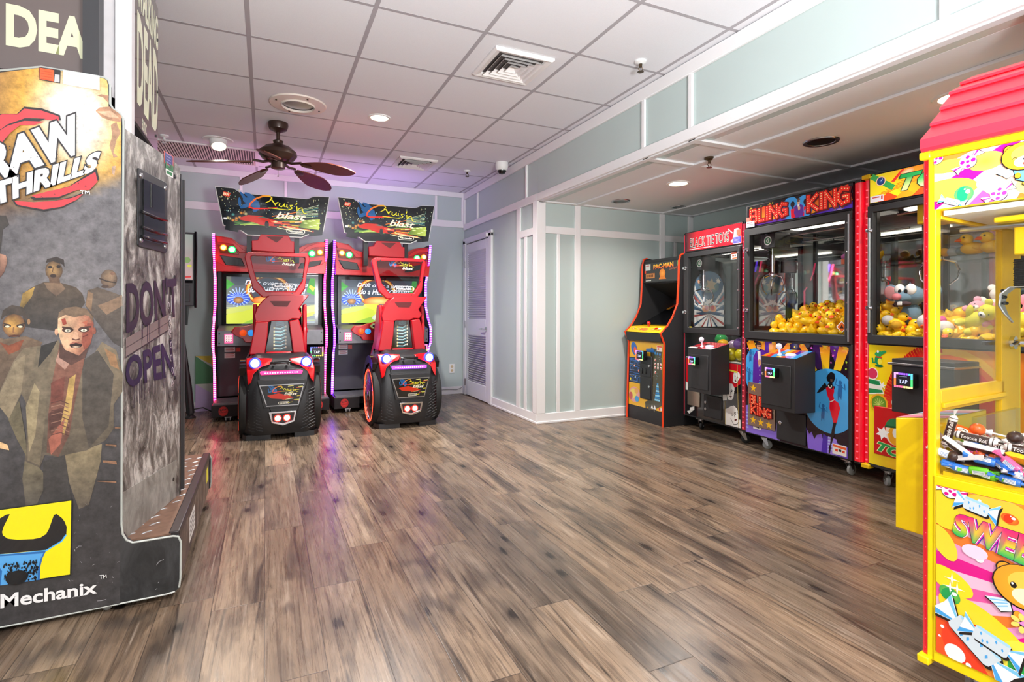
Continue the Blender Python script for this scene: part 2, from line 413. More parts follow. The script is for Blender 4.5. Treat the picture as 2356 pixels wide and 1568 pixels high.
    w3 = N.new('ShaderNodeTexWave'); w3.wave_type = 'RINGS'; w3.rings_direction = 'X'; w3.inputs['Scale'].default_value = 7.; w3.inputs['Distortion'].default_value = 2.5; w3.inputs['Detail'].default_value = 2.; w3.inputs['Detail Scale'].default_value = 1.4
    L.new(stretched(1.6, .26), w3.inputs['Vector'])
    base = mixc(math_('MULTIPLY', rng(w3.outputs['Fac'], .0, .3, .6, 0.), rng(noise(stretched(5, .8), 1., 2, .5), .55, .62, 0., 1.)), base, '#3a302a')
    # knots with a dark heart and a smudge around it
    vo = N.new('ShaderNodeTexVoronoi'); vo.feature = 'F1'; vo.voronoi_dimensions = '2D'; vo.inputs['Scale'].default_value = 1.; L.new(stretched(2.7, 1.15), vo.inputs['Vector'])
    sm = math_('ADD', vo.outputs['Distance'], math_('MULTIPLY', math_('SUBTRACT', grain, .5), .16))
    base = mixc(rng(sm, .06, .22, .6, 0.), base, '#4a4038'); base = mixc(rng(sm, .03, .055, .9, 0.), base, '#1e1815')
    # joints
    fx = math_('ABSOLUTE', math_('SUBTRACT', math_('FRACT', math_('DIVIDE', X, PW)), .5)); fy = math_('ABSOLUTE', math_('SUBTRACT', math_('FRACT', math_('DIVIDE', yy, PL)), .5))
    j = math_('MAXIMUM', rng(fx, .489, .497, 0., 1.), rng(fy, .4982, .4994, 0., 1.))
    base = mixc(math_('MULTIPLY', j, .8), base, '#2c2420')
    L.new(base, P.inputs['Base Color'])
    L.new(rng(grain, .3, .7, .22, .36), P.inputs['Roughness']); P.inputs['Specular IOR Level'].default_value = .45
    b = N.new('ShaderNodeBump'); b.inputs['Strength'].default_value = .12; b.inputs['Distance'].default_value = .002; L.new(math_('SUBTRACT', grain, j), b.inputs['Height']); L.new(b.outputs[0], P.inputs['Normal'])
floormat()
mat('wall_paint', '#bac8c5', .32, noise=.03, nscale=3, bump=.05, bscale=300); mat('ceiling_tile', '#e4e4e8', .85, noise=.04, nscale=160, bump=.25, bscale=260); mat('ceiling_bar', '#a9a5a9', .6)
mat('alcove_ceiling', '#e4e4e6', .6, noise=.02, nscale=4)
struct(MB().box(XL, XR+.1, YR, YB+.1, -.05, 0).build('floor', 'vinyl_planks'))
# suspended ceiling: tiles with the T-bar grid just under them
c = MB(); c.box(XL, XW+.1, YR, YB+.1, CH, CH+.05); c.m = 1
for i in range(-6, 5):
    x = (i-.1473)*.61
    if x > XL: c.box(x-.012, x+.012, YR, YB, CH-.0012, CH+.001)
for j in range(-11, 7):
    y = (j+4.6274)*.61
    if y > YR: c.box(XL, XW, y-.011, y+.011, CH-.001, CH+.001)
struct(c.build('ceiling', ['ceiling_tile', 'ceiling_bar']))
struct(MB().box(XL-.1, XW+.1, YB, YB+.12, 0, CH).build('wall_back', 'wall_paint'))
struct(MB().box(XW, XW+.12, YC+.001, YB, 0, CH).build('wall_side', 'wall_paint'))
struct(MB().box(XW, XR+.1, YC, YC+.12, 0, AH).build('wall_alcove', 'wall_paint'))
struct(MB().box(XR, XR+.12, YN, YC, 0, AH).build('wall_right', 'wall_paint'))
struct(MB().box(XW, XW+.14, YN, YC, AH, CH).build('wall_soffit', 'wall_paint'))
struct(MB().box(XW, XR+.1, YN-.12, YN, 0, CH).build('wall_alcove_near', 'wall_paint'))
lw = MB().box(XL-.12, XL, 1.2, YB, 0, CH).box(XL-.12, XL, YR, 1.2, 0, .25).box(XL-.12, XL, YR, 1.2, 2.5, CH)  # openings added in this unseen wall to let in more side light
for y in (-1.7, -.2): lw.box(XL-.12, XL, y-.05, y+.05, .25, 2.5)
struct(lw.build('wall_left', 'wall_paint'))
struct(MB().box(XW, XW+.12, YR, YN-.12, 0, CH).build('wall_right_near', 'wall_paint'))
# far end behind the viewer: a glazed front that lets the day in
r = MB().box(XL-.1, XW+.1, YR-.12, YR, 0, .25).box(XL-.1, XW+.1, YR-.12, YR, 2.45, CH+.05)
r.box(XL-.1, -.6, YR-.12, YR, .25, 2.45)
for x in (.9, XW): r.box(x-.05, x+.05, YR-.12, YR, .25, 2.45)
struct(r.build('wall_rear', 'trim_white'))
# alcove ceiling with its flat batten grid
c = MB().box(XW+.14, XR+.1, YN, YC+.1, AH, AH+.05); z0 = AH-.016
for x in (2.87, 3.955): c.box(x-.036, x+.036, YN, YC, z0, AH)
for y in (3.03, 2.58): c.box(XW, XR, y-.032, y+.032, z0+.001, AH)
c.box(XW, XW+.05, YN, YC, z0+.002, AH); c.box(XW, XR, YC-.05, YC, z0+.002, AH); c.box(XR-.05, XR, YN, YC, z0+.002, AH)
struct(c.build('ceiling_alcove', 'alcove_ceiling', bevel=.003))
# white trim, one object for each run
def trim(n, *boxes, name=None):
    m = MB()
    for b in boxes: m.box(*b)
    return struct(m.build(name or 'trim_%d' % n, 'trim_white', bevel=.004))
t = .022
trim(1, (XL, XW, YB-t, YB, 2.615, CH), (XL, XW, YB-t, YB, 2.213, 2.300), *[(x-.016, x+.016, YB-.016, YB, 2.30, 2.615) for x in (-.98, -.253, .215, 2.03)], (XW-.045, XW, YB-.024, YB, 2.30, 2.615))
trim(2, (XW-t, XW, YN-.1, YB-t, 2.585, CH-.008))
trim(3, (XW-t, XW+.01, YN-.1, YC, AH-.005, AH+.068), (XW-t, XW, YC, YB-t, AH-.005, AH+.072))
trim(4, *[(XW-.018, XW, y-.017, y+.017, AH+.065, 2.59) for y in (3.04, 2.58, 4.905, 6.29, 1.2)], (XW-.024, XW, YB-.06, YB-t, AH+.06, 2.59))
trim(5, (XW-t, XW+.075, YC-t, YC+.075, .1, AH), (XW-.018, XW, 5.04, 5.125, .1, AH), (XW-.018, XW, 4.89, 4.945, .1, 1.86), (XW-.02, XW, YC, 5.05, 1.86, 1.93))
trim(6, (2.63, 2.667, YC-.018, YC, .1, 1.87), (2.837, 2.90, YC-t, YC, .1, AH), (3.92, 3.99, YC-t, YC, .1, AH), (4.12, 4.155, YC-.018, YC, .1, 1.87), (XR-.07, XR, YC-t, YC, .1, AH), (XW, XR, YC-.02, YC, 1.87, 1.94))
trim(0, (XL, XW, YB-.02, YB, 0, .10), (XL, XW, YB-.028, YB, 0, .02), name='baseboard_back')
trim(0, (XW-.02, XW, YC, 5.80, 0, .10), (XW-.028, XW, YC, 5.80, 0, .022), name='baseboard_side')
trim(0, (XW-.02, XR, YC-.02, YC, 0, .10), (XW-.028, XR, YC-.028, YC, 0, .022), name='baseboard_alcove')
trim(0, (XR-.02, XR, YN, YC-.03, 0, .10), name='baseboard_right')
# louvred closet door on the side wall
mat('door_paint', '#e8e8ea', .45); mat('door_gap', '#8f8d8c', .8)
dr = bpy.data.objects.new('door_1', None); COL.objects.link(dr); dr.location = (XW, 0, 0); struct(dr)
MB().box(-.03, .001, 5.80, 5.885, 0, 2.03).box(-.03, .001, 6.69, 6.775, 0, 2.03).box(-.03, .001, 5.80, 6.775, 1.985, 2.06).build('door_casing', 'door_paint', dr, bevel=.006)
MB().box(-.004, .0, 5.885, 6.69, 0, 1.985).build('door_recess', 'door_gap', dr)
d = MB(); x0, x1 = -.024, -.006
for b in ((5.895, 5.975, .012, 1.972), (6.60, 6.68, .012, 1.972), (5.975, 6.60, .012, .20), (5.975, 6.60, .80, 1.0), (5.975, 6.60, 1.86, 1.972)): d.box(x0, x1, *b)
d.build('door_slab', 'door_paint', dr, bevel=.004)
for z0, z1 in ((.20, .80), (1.0, 1.86)):
    d = MB(); n = int((z1-z0)/.0262)
    for i in range(n):
        z = z0+(i+.5)*(z1-z0)/n
        d.cbox((-.015, 6.2875, z), (.032, .63, .004), Matrix.Rotation(radians(52), 3, 'Y'))
    d.build('louver_panel', 'door_paint', dr)
h = MB().cyl((-.024, 5.945, .89), (-.034, 5.945, .89), .026).cyl((-.034, 5.945, .89), (-.075, 5.945, .89), .009).tube([(-.072, 5.94, .89), (-.076, 5.98, .892), (-.072, 6.07, .886)], [.011, .010, .007])
h.build('door_handle', 'chrome', dr, label='chrome lever handle')
for z in (.17, .93, 1.71): MB().cyl((-.028, 6.688, z-.045), (-.028, 6.688, z+.045), .009, n=10).box(-.026, -.022, 6.67, 6.705, z-.045, z+.045).build('hinge', 'steel', dr)
MB().box(-.05, -.02, 5.90, 5.94, 1.985, 2.035).build('door_closer_block', 'white_plastic', dr)

# ----------------------------------------------------------------- fixtures
def downlight(x, y, z, label, lit, r=.085, group='recessed ceiling lights'):
    t = thing('recessed_downlight', label, 'ceiling light', (x, y, z), group=group)
    MB().lathe((0, 0, 0), (0, 0, -1), [(r*.86, -.002), (r*.9, .006), (r*1.12, .007), (r*1.16, 0.)], 32).build('trim_ring', 'white_plastic' if lit else 'steel', t)
    MB().lathe((0, 0, 0), (0, 0, -1), [(r*.88, -.001), (r*.86, .003), (0, .0035)] if lit else [(r*.88, -.001), (r*.87, .003), (0, .0035)], 32).build('lamp_lens' if lit else 'dark_reflector', 'bulb_warm' if lit else 'dim_reflector', t)
    if lit:
        ld = bpy.data.lights.new('downlight_lamp', 'AREA'); ld.shape = 'DISK'; ld.size = .14; ld.energy = lit; ld.color = (1, .96, .91); ld.spread = radians(150)
        lo = bpy.data.objects.new('downlight_lamp', ld); COL.objects.link(lo); lo.parent = t; lo.location = (0, 0, -.03)
mat('dim_reflector', '#4a4038', .25, .8)
zc = CH-.001
downlight(.843, 4.427, zc, 'lit round recessed light in the tiled ceiling, right of the fan', DOWNLIGHT_W*1.5, .078)
downlight(3.16, 3.52, AH-.001, 'lit recessed light in the low alcove ceiling, above the black cabinet', ALCOVE_W, .085)
downlight(3.157, 1.50, AH-.001, 'lit recessed light above the red roof of the candy machine', ALCOVE_W, .1)
for x, y in ((.84, -.9), (-.99, -.9), (.84, -2.6)): downlight(x, y, zc, 'added unseen recessed ceiling light in the front half of the room', DOWNLIGHT_W*1.5, .078)  # unseen lamps added behind the viewer for the light they cast
downlight(3.155, 4.32, AH-.001, 'unlit dark recessed light nearest the post on the alcove wall', 0, .08)
downlight(3.87, 4.308, AH-.001, 'unlit dark recessed light in the alcove, above the maze cabinet corner', 0, .07)
downlight(3.20, 2.27, AH-.001, 'unlit recessed light with brassy reflector in the middle of the alcove ceiling', 0, .09)
t = thing('eyeball_downlight', 'lit tilted eyeball light in the ceiling near the long vent grille', 'ceiling light', (-.40, 5.64, zc), group='recessed ceiling lights')
MB().lathe((0, 0, 0), (0, 0, -1), [(.075, -.002), (.09, .005), (.125, .006), (.13, 0)], 28).build('trim_ring', 'white_plastic', t)
ax = Vector((.12, -.40, -.9)).normalized()
MB().lathe((0, 0, 0), ax, [(.07, -.02), (.075, .03), (.066, .075), (.06, .075), (.056, .06)], 24).build('eyeball', 'white_plastic', t)
MB().lathe((0, 0, 0), ax, [(.058, .066), (0, .068)], 24).build('lamp_lens', 'bulb_warm', t)
ld = bpy.data.lights.new('eyeball_lamp', 'SPOT'); ld.energy = 60; ld.spot_size = radians(95); ld.spot_blend = .6; ld.color = (1, .9, .78); ld.shadow_soft_size = .05
lo = bpy.data.objects.new('eyeball_lamp', ld); COL.objects.link(lo); lo.parent = t; lo.location = ax*.1; lo.rotation_euler = ax.to_track_quat('-Z', 'Y').to_euler()
# square air diffusers
mat('vent_white', '#e6e2e0', .45); mat('vent_dark', '#57514f', .7)
def diffuser(x, y, label, w=.40):
    t = thing('ceiling_air_vent', label, 'air vent', (x, y, zc), group='square ceiling air vents')
    h = w/2; q = lambda k: [(-k, -k), (k, -k), (k, k), (-k, k)]
    f = MB(); O, I = q(h), q(h-.045)
    f.prism(O, lambda u, v: (u, v, 0), lambda u, v: (u*.985, v*.985, -.006)); f.b.free(); f = MB()
    rows = [[(u, v, z) for u, v in q(k)] for k, z in ((h, 0), (h, -.012), (h-.012, -.022), (h-.042, -.014), (h-.046, -.002))]
    for A, B in zip(rows, rows[1:]):
        for i in range(4): f._f([f.b.verts.new(p) for p in (A[i], A[(i+1) % 4], B[(i+1) % 4], B[i])])
    f.build('frame', 'vent_white', t)
    MB().box(-h+.04, h-.04, -h+.04, h-.04, -.003, -.001).build('backing', 'vent_dark', t)
    k = h-.052; n = 0
    while k > .03:
        f = MB(); a, b = k, k-.026
        for i in range(4):
            A, B = q(a), q(b); j = (i+1) % 4
            f._f([f.b.verts.new(p) for p in ((*A[i], -.030), (*A[j], -.030), (*B[j], -.004), (*B[i], -.004))])
        f.build('louver_ring', 'vent_white', t); k -= .036; n += 1
    return t
diffuser(1.44, 3.13, 'large white square ceiling vent with stepped louvers, nearest the viewer')
diffuser(1.44, 5.62, 'white square ceiling vent with stepped louvers, right of the fan blades')
t = thing('ceiling_speaker', 'round cream ceiling speaker plate just before the fan', 'speaker', (.225, 4.40, zc))
MB().lathe((0, 0, 0), (0, 0, -1), [(.205, 0), (.20, .01), (.125, .014), (.118, .024), (.112, .01)], 40).build('rim', mat('cream', '#e9ddd2', .45).name, t)
MB().lathe((0, 0, 0), (0, 0, -1), [(.113, .006), (.06, .003), (0, .006)], 40).build('grille', 'steel', t)
for a in (20, 110, 200, 290): MB().cyl((.165*cos(radians(a)), .165*sin(radians(a)), -.012), (.165*cos(radians(a)), .165*sin(radians(a)), -.016), .007, n=8).build('screw', 'brown_metal', t)
# long return grille
t = thing('ceiling_vent_grille', 'long slatted return air grille in the ceiling behind the fan', 'vent grille', (-.55, 6.14, zc))
MB().box(-.62, .47, -.30, .30, -.002, 0).build('backing', 'vent_dark', t)
MB().frame([(-.63, -.31), (.48, -.31), (.48, .31), (-.63, .31)], [(-.6, -.28), (.45, -.28), (.45, .28), (-.6, .28)], 0, .012).build('frame', 'vent_white', t).rotation_euler = (-pi/2, 0, 0)
g = MB()
for i in range(46): g.cbox((-.6+(i+.5)*1.05/46, 0, -.008), (.004, .56, .014), Matrix.Rotation(radians(25), 3, 'Y'))
g.build('slat_panel', 'cream', t)
# sprinklers and smoke head
mat('bronze', '#5a4a38', .35, .8)
def sprinkler(x, y, z, label, plate='white_plastic', body='bronze'):
    t = thing('fire_sprinkler', label, 'sprinkler', (x, y, z), group='ceiling sprinklers')
    MB().lathe((0, 0, 0), (0, 0, -1), [(.035, -.001), (.036, .01), (.02, .016), (.012, .02)], 20).build('escutcheon', plate, t)
    MB().cyl((0, 0, -.01), (0, 0, -.04), .010, n=10).tube([(.009, 0, -.036), (.017, 0, -.05), (.004, 0, -.066)], .003, 6).tube([(-.009, 0, -.036), (-.017, 0, -.05), (-.004, 0, -.066)], .003, 6).lathe((0, 0, -.066), (0, 0, -1), [(0, 0), (.02, 0), (.021, .003), (0, .004)], 14).build('sprinkler_head', body, t)
sprinkler(2.145, 2.731, zc, 'brass fire sprinkler hanging from a tile near the blue-grey soffit, nearest the viewer')
sprinkler(2.056, 5.677, zc, 'small brass fire sprinkler left of the white dome camera')
sprinkler(-.83, 5.70, zc, 'white fire sprinkler above the left end of the long vent grille', 'white_plastic', 'white_plastic')
sprinkler(2.83, 2.84, AH-.001, 'dark bronze fire sprinkler on the low alcove ceiling', 'bronze')
t = thing('dome_camera', 'white dome security camera with dark eye in the ceiling corner', 'security camera', (2.28, 5.22, zc))
MB().lathe((0, 0, 0), (0, 0, -1), [(.068, 0), (.07, .03), (.062, .07), (.05, .085)], 28).build('housing', 'white_plastic', t)
MB().lathe((0, 0, 0), (0, 0, -1), [(.048, .08), (.046, .095), (.03, .118), (0, .126)], 24).build('lens_dome', 'black_gloss', t)
# ceiling fan
mat('fan_blade', '#5b2a1e', .45, noise=.25, nscale=30)
t = thing('ceiling_fan', 'dark bronze ceiling fan with five leaf-shaped wooden blades', 'ceiling fan', (.095, 4.92, zc))
MB().lathe((0, 0, 0), (0, 0, -1), [(.078, 0), (.08, .02), (.07, .055), (.03, .075), (.02, .08)], 28).build('canopy', 'brown_metal', t)
MB().cyl((0, 0, -.07), (0, 0, -.17), .015).lathe((0, 0, -.14), (0, 0, -1), [(.02, 0), (.042, .012), (.036, .03), (.045, .05)], 24).build('downrod', 'brown_metal', t)
MB().lathe((0, 0, -.18), (0, 0, -1), [(.04, 0), (.10, .022), (.145, .06), (.15, .09), (.125, .125), (.085, .145), (.055, .15), (.056, .2), (.045, .205), (0, .206)], 36).build('motor_housing', 'brown_metal', t)
MB().tube([(0, 0, -.385), (0, .002, -.44)], .0025, 6).ell((0, .002, -.445), .006).build('pull_chain', 'bronze', t)
for k in range(5):
    a = radians(-27+72*k); R = Matrix.Rotation(a, 4, 'Z') @ Matrix.Rotation(radians(9), 4, 'Y'); B = MB(); n = 18; top = []; 
    tilt = Matrix.Rotation(radians(-17), 4, 'X'); pts = []
    for i in range(n+1):
        s_ = i/n; wd = .092*(sin(pi*min(1, s_*.93+.07))**.55)*(.55+.45*min(1, s_*1.8)); pts.append((.21+.46*s_, wd))
    out = [(x, w) for x, w in pts]+[(x, -w) for x, w in reversed(pts)]
    Mx = Matrix.Translation((0, 0, -.315)) @ R
    B.prism(out, lambda u, v: Mx @ tilt @ Vector((u, v, 0)), lambda u, v: Mx @ tilt @ Vector((u, v, -.008)))
    bl = B.build('blade', 'fan_blade', t)
    a_ = MB().tube([Mx @ Vector((.06, 0, .0)), Mx @ Vector((.12, 0, -.008)), Mx @ Vector((.2, 0, .008))], .011, 8)
    a_.ell(Mx @ tilt @ Vector((.245, 0, -.012)), (.05, .03, .006), (R @ tilt).to_3x3()); a_.build('blade_arm', 'brown_metal', bl)
# outlet, its cord
t = thing('wall_outlet', 'white double wall outlet low on the back wall by the closet door', 'wall outlet', (2.255, YB, .34))
MB().box(-.036, .036, -.007, 0, -.06, .06).build('cover_plate', 'white_plastic', t, bevel=.003)
for z in (-.026, .026): MB().lathe((0, -.007, z), (0, -1, 0), [(.018, 0), (.017, .003), (0, .0035)], 16).build('socket', mat('tan', '#c9b48e', .5).name, t)
tag(MB().tube([(2.40, YB-.04, .10), (2.36, YB-.045, .075), (2.30, YB-.05, .06), (2.20, YB-.05, .072), (2.1, YB-.05, .07), (2.03, YB-.06, .035), (1.99, YB-.12, .008), (1.85, YB-.2, .008)], .005).build('floor_cable', 'grey_rubber'), 'thin grey cord running along the white baseboard under the wall outlet', 'cord')
# painted board standing at the foot of the back wall
a = Art((-.69, YB-.065, 0)); w_, h_ = 1.50, .605
a.rect(0, 0, w_, h_, '#c9ccc4'); a.poly([(0, h_), (.30, h_), (.30, .42)], '#e0c23c'); a.poly([(0, h_), (.30, .36), (.30, .30), (0, .30)], '#4f8a5c'); a.poly([(0, 0), (.32, 0), (.32, .08), (0, .30)], '#c9b2dc'); a.rect(.3, .3, .9, h_, '#4f8a5c')
a.poly([(.9, h_), (1.5, h_), (1.5, .4)], '#8fb8a0'); a.poly([(1.2, .3), (1.5, .3), (1.5, .5), (1.3, .55)], '#4f8a5c'); a.poly([(1.2, 0), (1.5, 0), (1.5, .28), (1.36, .28)], '#d9b968'); a.poly([(.32, 0), (1.2, 0), (.8, .28)], '#c9b2dc')
b = thing('painted_board', 'low board of yellow, green and lilac triangles behind the racing cabinets', 'painted board', (0, 0, 0))
MB().box(-.69, .81, YB-.064, YB-.035, 0, .605).build('board', 'white_plastic', b); a.build('painted_face', 'print', b)

# ================================================================= RACING CABINETS
ledmat('led_pink', '#ff1252', '#ff6a9c', 9.0); ledmat('led_violet', '#4a10ff', '#9a70ff', 10.0)
ledmat('led_red', '#ff2408', '#ff7050', 3.0, .012)
mat('keypad_white', '#fff4f4', .4, emit=.6, ecol='#ffd8e0'); mat('button_orange', '#ff5a1c', .3, emit=.5); mat('button_blue', '#3aa2ff', .3, emit=.6)
mat('cabinet_black', '#262428', .45, bump=.2, bscale=400); mat('dash_red', '#c01820', .3, coat=.4); mat('plate_grey', '#77777c', .4, .5, noise=.2, nscale=20)
def race_logo(a, x, y, w, bg=True):
    P = lambda *p: [(x+w*u, y+w*v) for u, v in p]
    if bg:
        for k, (u, v, r, q) in enumerate(((.06, .10, .07, .02), (.12, .17, .1, .022), (.2, .2, .09, .03), (.24, .1, .08, .06), (.15, .06, .1, .03), (.28, .03, .07, .04), (.2, .13, .05, .1))):
            a.ell(x+w*u, y+w*v, w*r, w*q, '#1f5f9a', rot=.5*(k-3), n=12)
    grad = lambda t: mix('#f03028', '#ffe838', min(1, max(0, (t-.25)*1.7)))
    a.line(P((.56, .06), (.42, .035), (.25, .02), (.185, .035), (.20, .09), (.27, .165), (.37, .215), (.46, .222), (.49, .20), (.46, .15), (.40, .115)), [w*.012, w*.02, w*.024, w*.024, w*.024, w*.024, w*.024, w*.022, w*.02, w*.016, w*.008], grad)
    Y = '#f6ee3c'
    a.line(P((.49, .17), (.53, .11), (.535, .09), (.55, .125), (.58, .14)), w*.017, Y); a.line(P((.60, .13), (.59, .09), (.62, .075), (.65, .10), (.665, .13), (.66, .085), (.68, .08)), w*.015, Y)
    a.line(P((.70, .12), (.695, .08), (.715, .075)), w*.015, Y); a.line(P((.78, .11), (.74, .105), (.75, .09), (.775, .07), (.745, .045), (.72, .05)), w*.015, Y)
    a.line(P((.84, .16), (.825, .12)), w*.016, Y); a.line(P((.835, .10), (.845, .03), (.87, .07), (.91, .085), (.92, .04), (.94, .005), (1.0, .0)), [w*.017, w*.017, w*.017, w*.017, w*.017, w*.012, w*.004], Y)
    a.line(P((.44, .045), (.72, .035)), w*.01, Y)
    a.text('blast', x+w*.76, y-w*.055, w*.42, w*.10, '#f4ecd8', .02, .35, -.04)
def pill_logo(a, x, y, w, c='#f6f2e0'):
    h = w*.24
    O = arc(x+w/2-h/2, y, h/2, -pi/2, pi/2, 8)+arc(x-w/2+h/2, y, h/2, pi/2, 3*pi/2, 8)
    a.line(O, h*.14, c, True); a.text('Nintendo', x, y, w*.78, h*.5, c, .03)
def night_street(a, x0, y0, x1, y1, rs, n=60, car=True):
    """dark city with light trails and a red car, between the two corners"""
    r = random.Random(rs); w, h = x1-x0, y1-y0
    a.grid(x0, y0, x1, y1, 12, 8, lambda u, v: mix('#0b0e12', '#20303a', max(0, 1-abs((v-y0)/h-.55)*2.2)*(.4+.6*r.random())))
    for i in range(n):
        u, v = x0+w*r.random(), y0+h*(.45+.5*r.random()); q = w*r.uniform(.003, .008); a.rect(u, v, u+q, v+q*r.uniform(.6, 2), r.choice(['#cfe0c0', '#e8d890', '#9fd0d8', '#f0f0e0']))
    for i in range(26):
        t = r.random(); v = y0+h*(.12+.33*t); u = x0+w*r.uniform(.45, .8); L = w*r.uniform(.12, .35)
        a.line([(u, v), (min(u+L, x1-.02*w), v+h*(.1*t-.04)+L*.25*(t-.3))], h*r.uniform(.008, .03), r.choice(['#c8e03c', '#f0e860', '#e0402a', '#e8f0b0', '#68a038', '#f08030']))
    a.poly([(x0+w*.74, y0+h*.18), (x1-w*.03, y0+h*.14), (x1-w*.02, y0+h*.46), (x0+w*.80, y0+h*.40)], lambda u, v: mix('#4a6a20', '#c8dc60', max(0, min(1, (u-x0-w*.74)/(w*.24)))))
    for i in range(7): a.ell(x0+w*r.uniform(.8, .96), y0+h*r.uniform(.2, .44), w*.03, h*.025, '#f4f8c0', '#a8c848', n=12)
    for i in range(10): u = x0+w*r.uniform(.02, .22); a.ell(u, y0+h*r.uniform(.25, .5), w*.02, h*.05, r.choice(['#e8e0a0', '#58a8a0', '#f0a040']), '#182428', n=12)
    for i in range(9): a.line([(x0+w*.72, y0+h*(.5+.02*i)), (x1-w*.04, y0+h*(.5+.047*i))], h*.012, r.choice(['#b8d8a0', '#d8e8c8', '#58a0a0']))
    for i in range(8): a.line([(x0+w*r.uniform(.08, .2), y0+h*r.uniform(.12, .3)), (x0+w*r.uniform(.3, .5), y0+h*r.uniform(.15, .32))], h*.03, r.choice(['#4a7838', '#88b048', '#305828', '#b0c860']))
    if car:
        C = lambda *p: [(x0+w*u, y0+h*v) for u, v in p]
        a.poly(C((.14, .36), (.22, .44), (.36, .44), (.46, .36), (.57, .30), (.575, .22), (.50, .16), (.36, .17), (.28, .24), (.14, .29)), '#c8281c')
        a.poly(C((.31, .40), (.43, .37), (.38, .43)), '#4a6a60'); a.poly(C((.44, .33), (.57, .29), (.56, .26), (.46, .28)), '#f06a4a'); a.ell(x0+w*.41, y0+h*.2, w*.022, h*.11, '#101012', '#303032'); a.poly(C((.48, .24), (.56, .24), (.55, .19), (.49, .18)), '#38100c')
        a.ell(x0+w*.5, y0+h*.3, w*.025, h*.03, '#ffe8b0', '#f0a060')
def game_screen(a, x0, y0, x1, y1, shade):
    w, h = x1-x0, y1-y0; P = lambda *p: [(x0+w*u, y0+h*v) for u, v in p]
    a.setclip([(x0, y0), (x1, y0), (x1, y1), (x0, y1)])
    a.vgrad(x0, y0, x1, y1, '#8a9aa0', '#3a4650')
    a.poly(P((0, 1), (0, .62), (.06, .66), (.05, 1)), '#5a6a60'); a.poly(P((0, .95), (.09, .84), (0, .72)), '#3f9a3c'); a.poly(P((.94, 1), (1, 1), (1, .62), (.9, .7)), '#3f9a3c'); a.poly(P((.94, .86), (1, .8), (.98, .7), (.93, .8)), '#e0c040')
    a.poly(P((.22, .98), (.36, 1.), (.34, .7), (.25, .72)), '#4a5868')
    for r0, c in ((.36, '#7a3414'), (.345, '#f08a2c'), (.325, '#ffc860'), (.30, '#6a3a20'), (.27, '#3a4450')): a.ell(x0+w*.46, y0+h*.72, w*r0*.72, h*r0*.98, c)
    a.ell(x0+w*.48, y0+h*.5, w*.2, h*.11, '#ffd080', '#c05a18')
    a.ell(x0+w*.13, y0+h*.53, w*.13, h*.14, '#4a70e0', '#2848a8', n=20); a.rays(x0+w*.13, y0+h*.56, w*.12, 18, '#9ab8f8', duty=.3); a.ell(x0+w*.13, y0+h*.5, w*.055, h*.07, '#b08a58', '#6a4a30')
    for k in range(12): a.poly(P((.0, .42-.035*k), (1, .46-.035*k), (1, .44-.035*k), (.0, .40-.035*k)), ['#5a6a70', '#78887e', '#98a880'][k % 3])
    for k in range(9): a.poly(P((.30+.02*k, .44-.03*k), (.5, .44-.028*k), (.46, .41-.03*k), (.28, .40-.03*k)), '#d8e048')
    for k, (u, v, ru, rv, c) in enumerate(((.2, .16, .24, .17, '#c8d838'), (.75, .2, .3, .14, '#dce860'), (.45, .06, .3, .1, '#88b830'), (.9, .3, .2, .08, '#e8e090'), (.12, .3, .2, .06, '#c0d060'), (.55, .16, .16, .1, '#e8f4e0'))): a.ell(x0+w*u, y0+h*v, w*ru, h*rv, c, mix(c, '#6a7a58', .5), rot=.2)
    # the blue car seen from behind
    a.poly(P((.52, .26), (.57, .40), (.62, .52), (.74, .52), (.80, .40), (.84, .26), (.78, .10), (.58, .10)), '#2f62d8'); a.poly(P((.60, .40), (.63, .49), (.73, .49), (.76, .40)), '#5a3a28'); a.poly(P((.61, .53), (.75, .53), (.74, .56), (.62, .56)), '#d02a30'); a.ell(x0+w*.68, y0+h*.2, w*.08, h*.09, '#c8ccd0', '#40424a'); a.poly(P((.56, .3), (.80, .3), (.80, .25), (.56, .25)), '#1c3890')
    a.setclip(None)
    for i, s in enumerate(('Drift over a jump to', 'do a HELICOPTER!')): a.text(s, x0+w*.56, y0+h*(.86-.14*i), w*(.72 if i == 0 else .66), h*.125, '#eef4fa', .012, .3, -.02, out='#30506a', ow=.012)

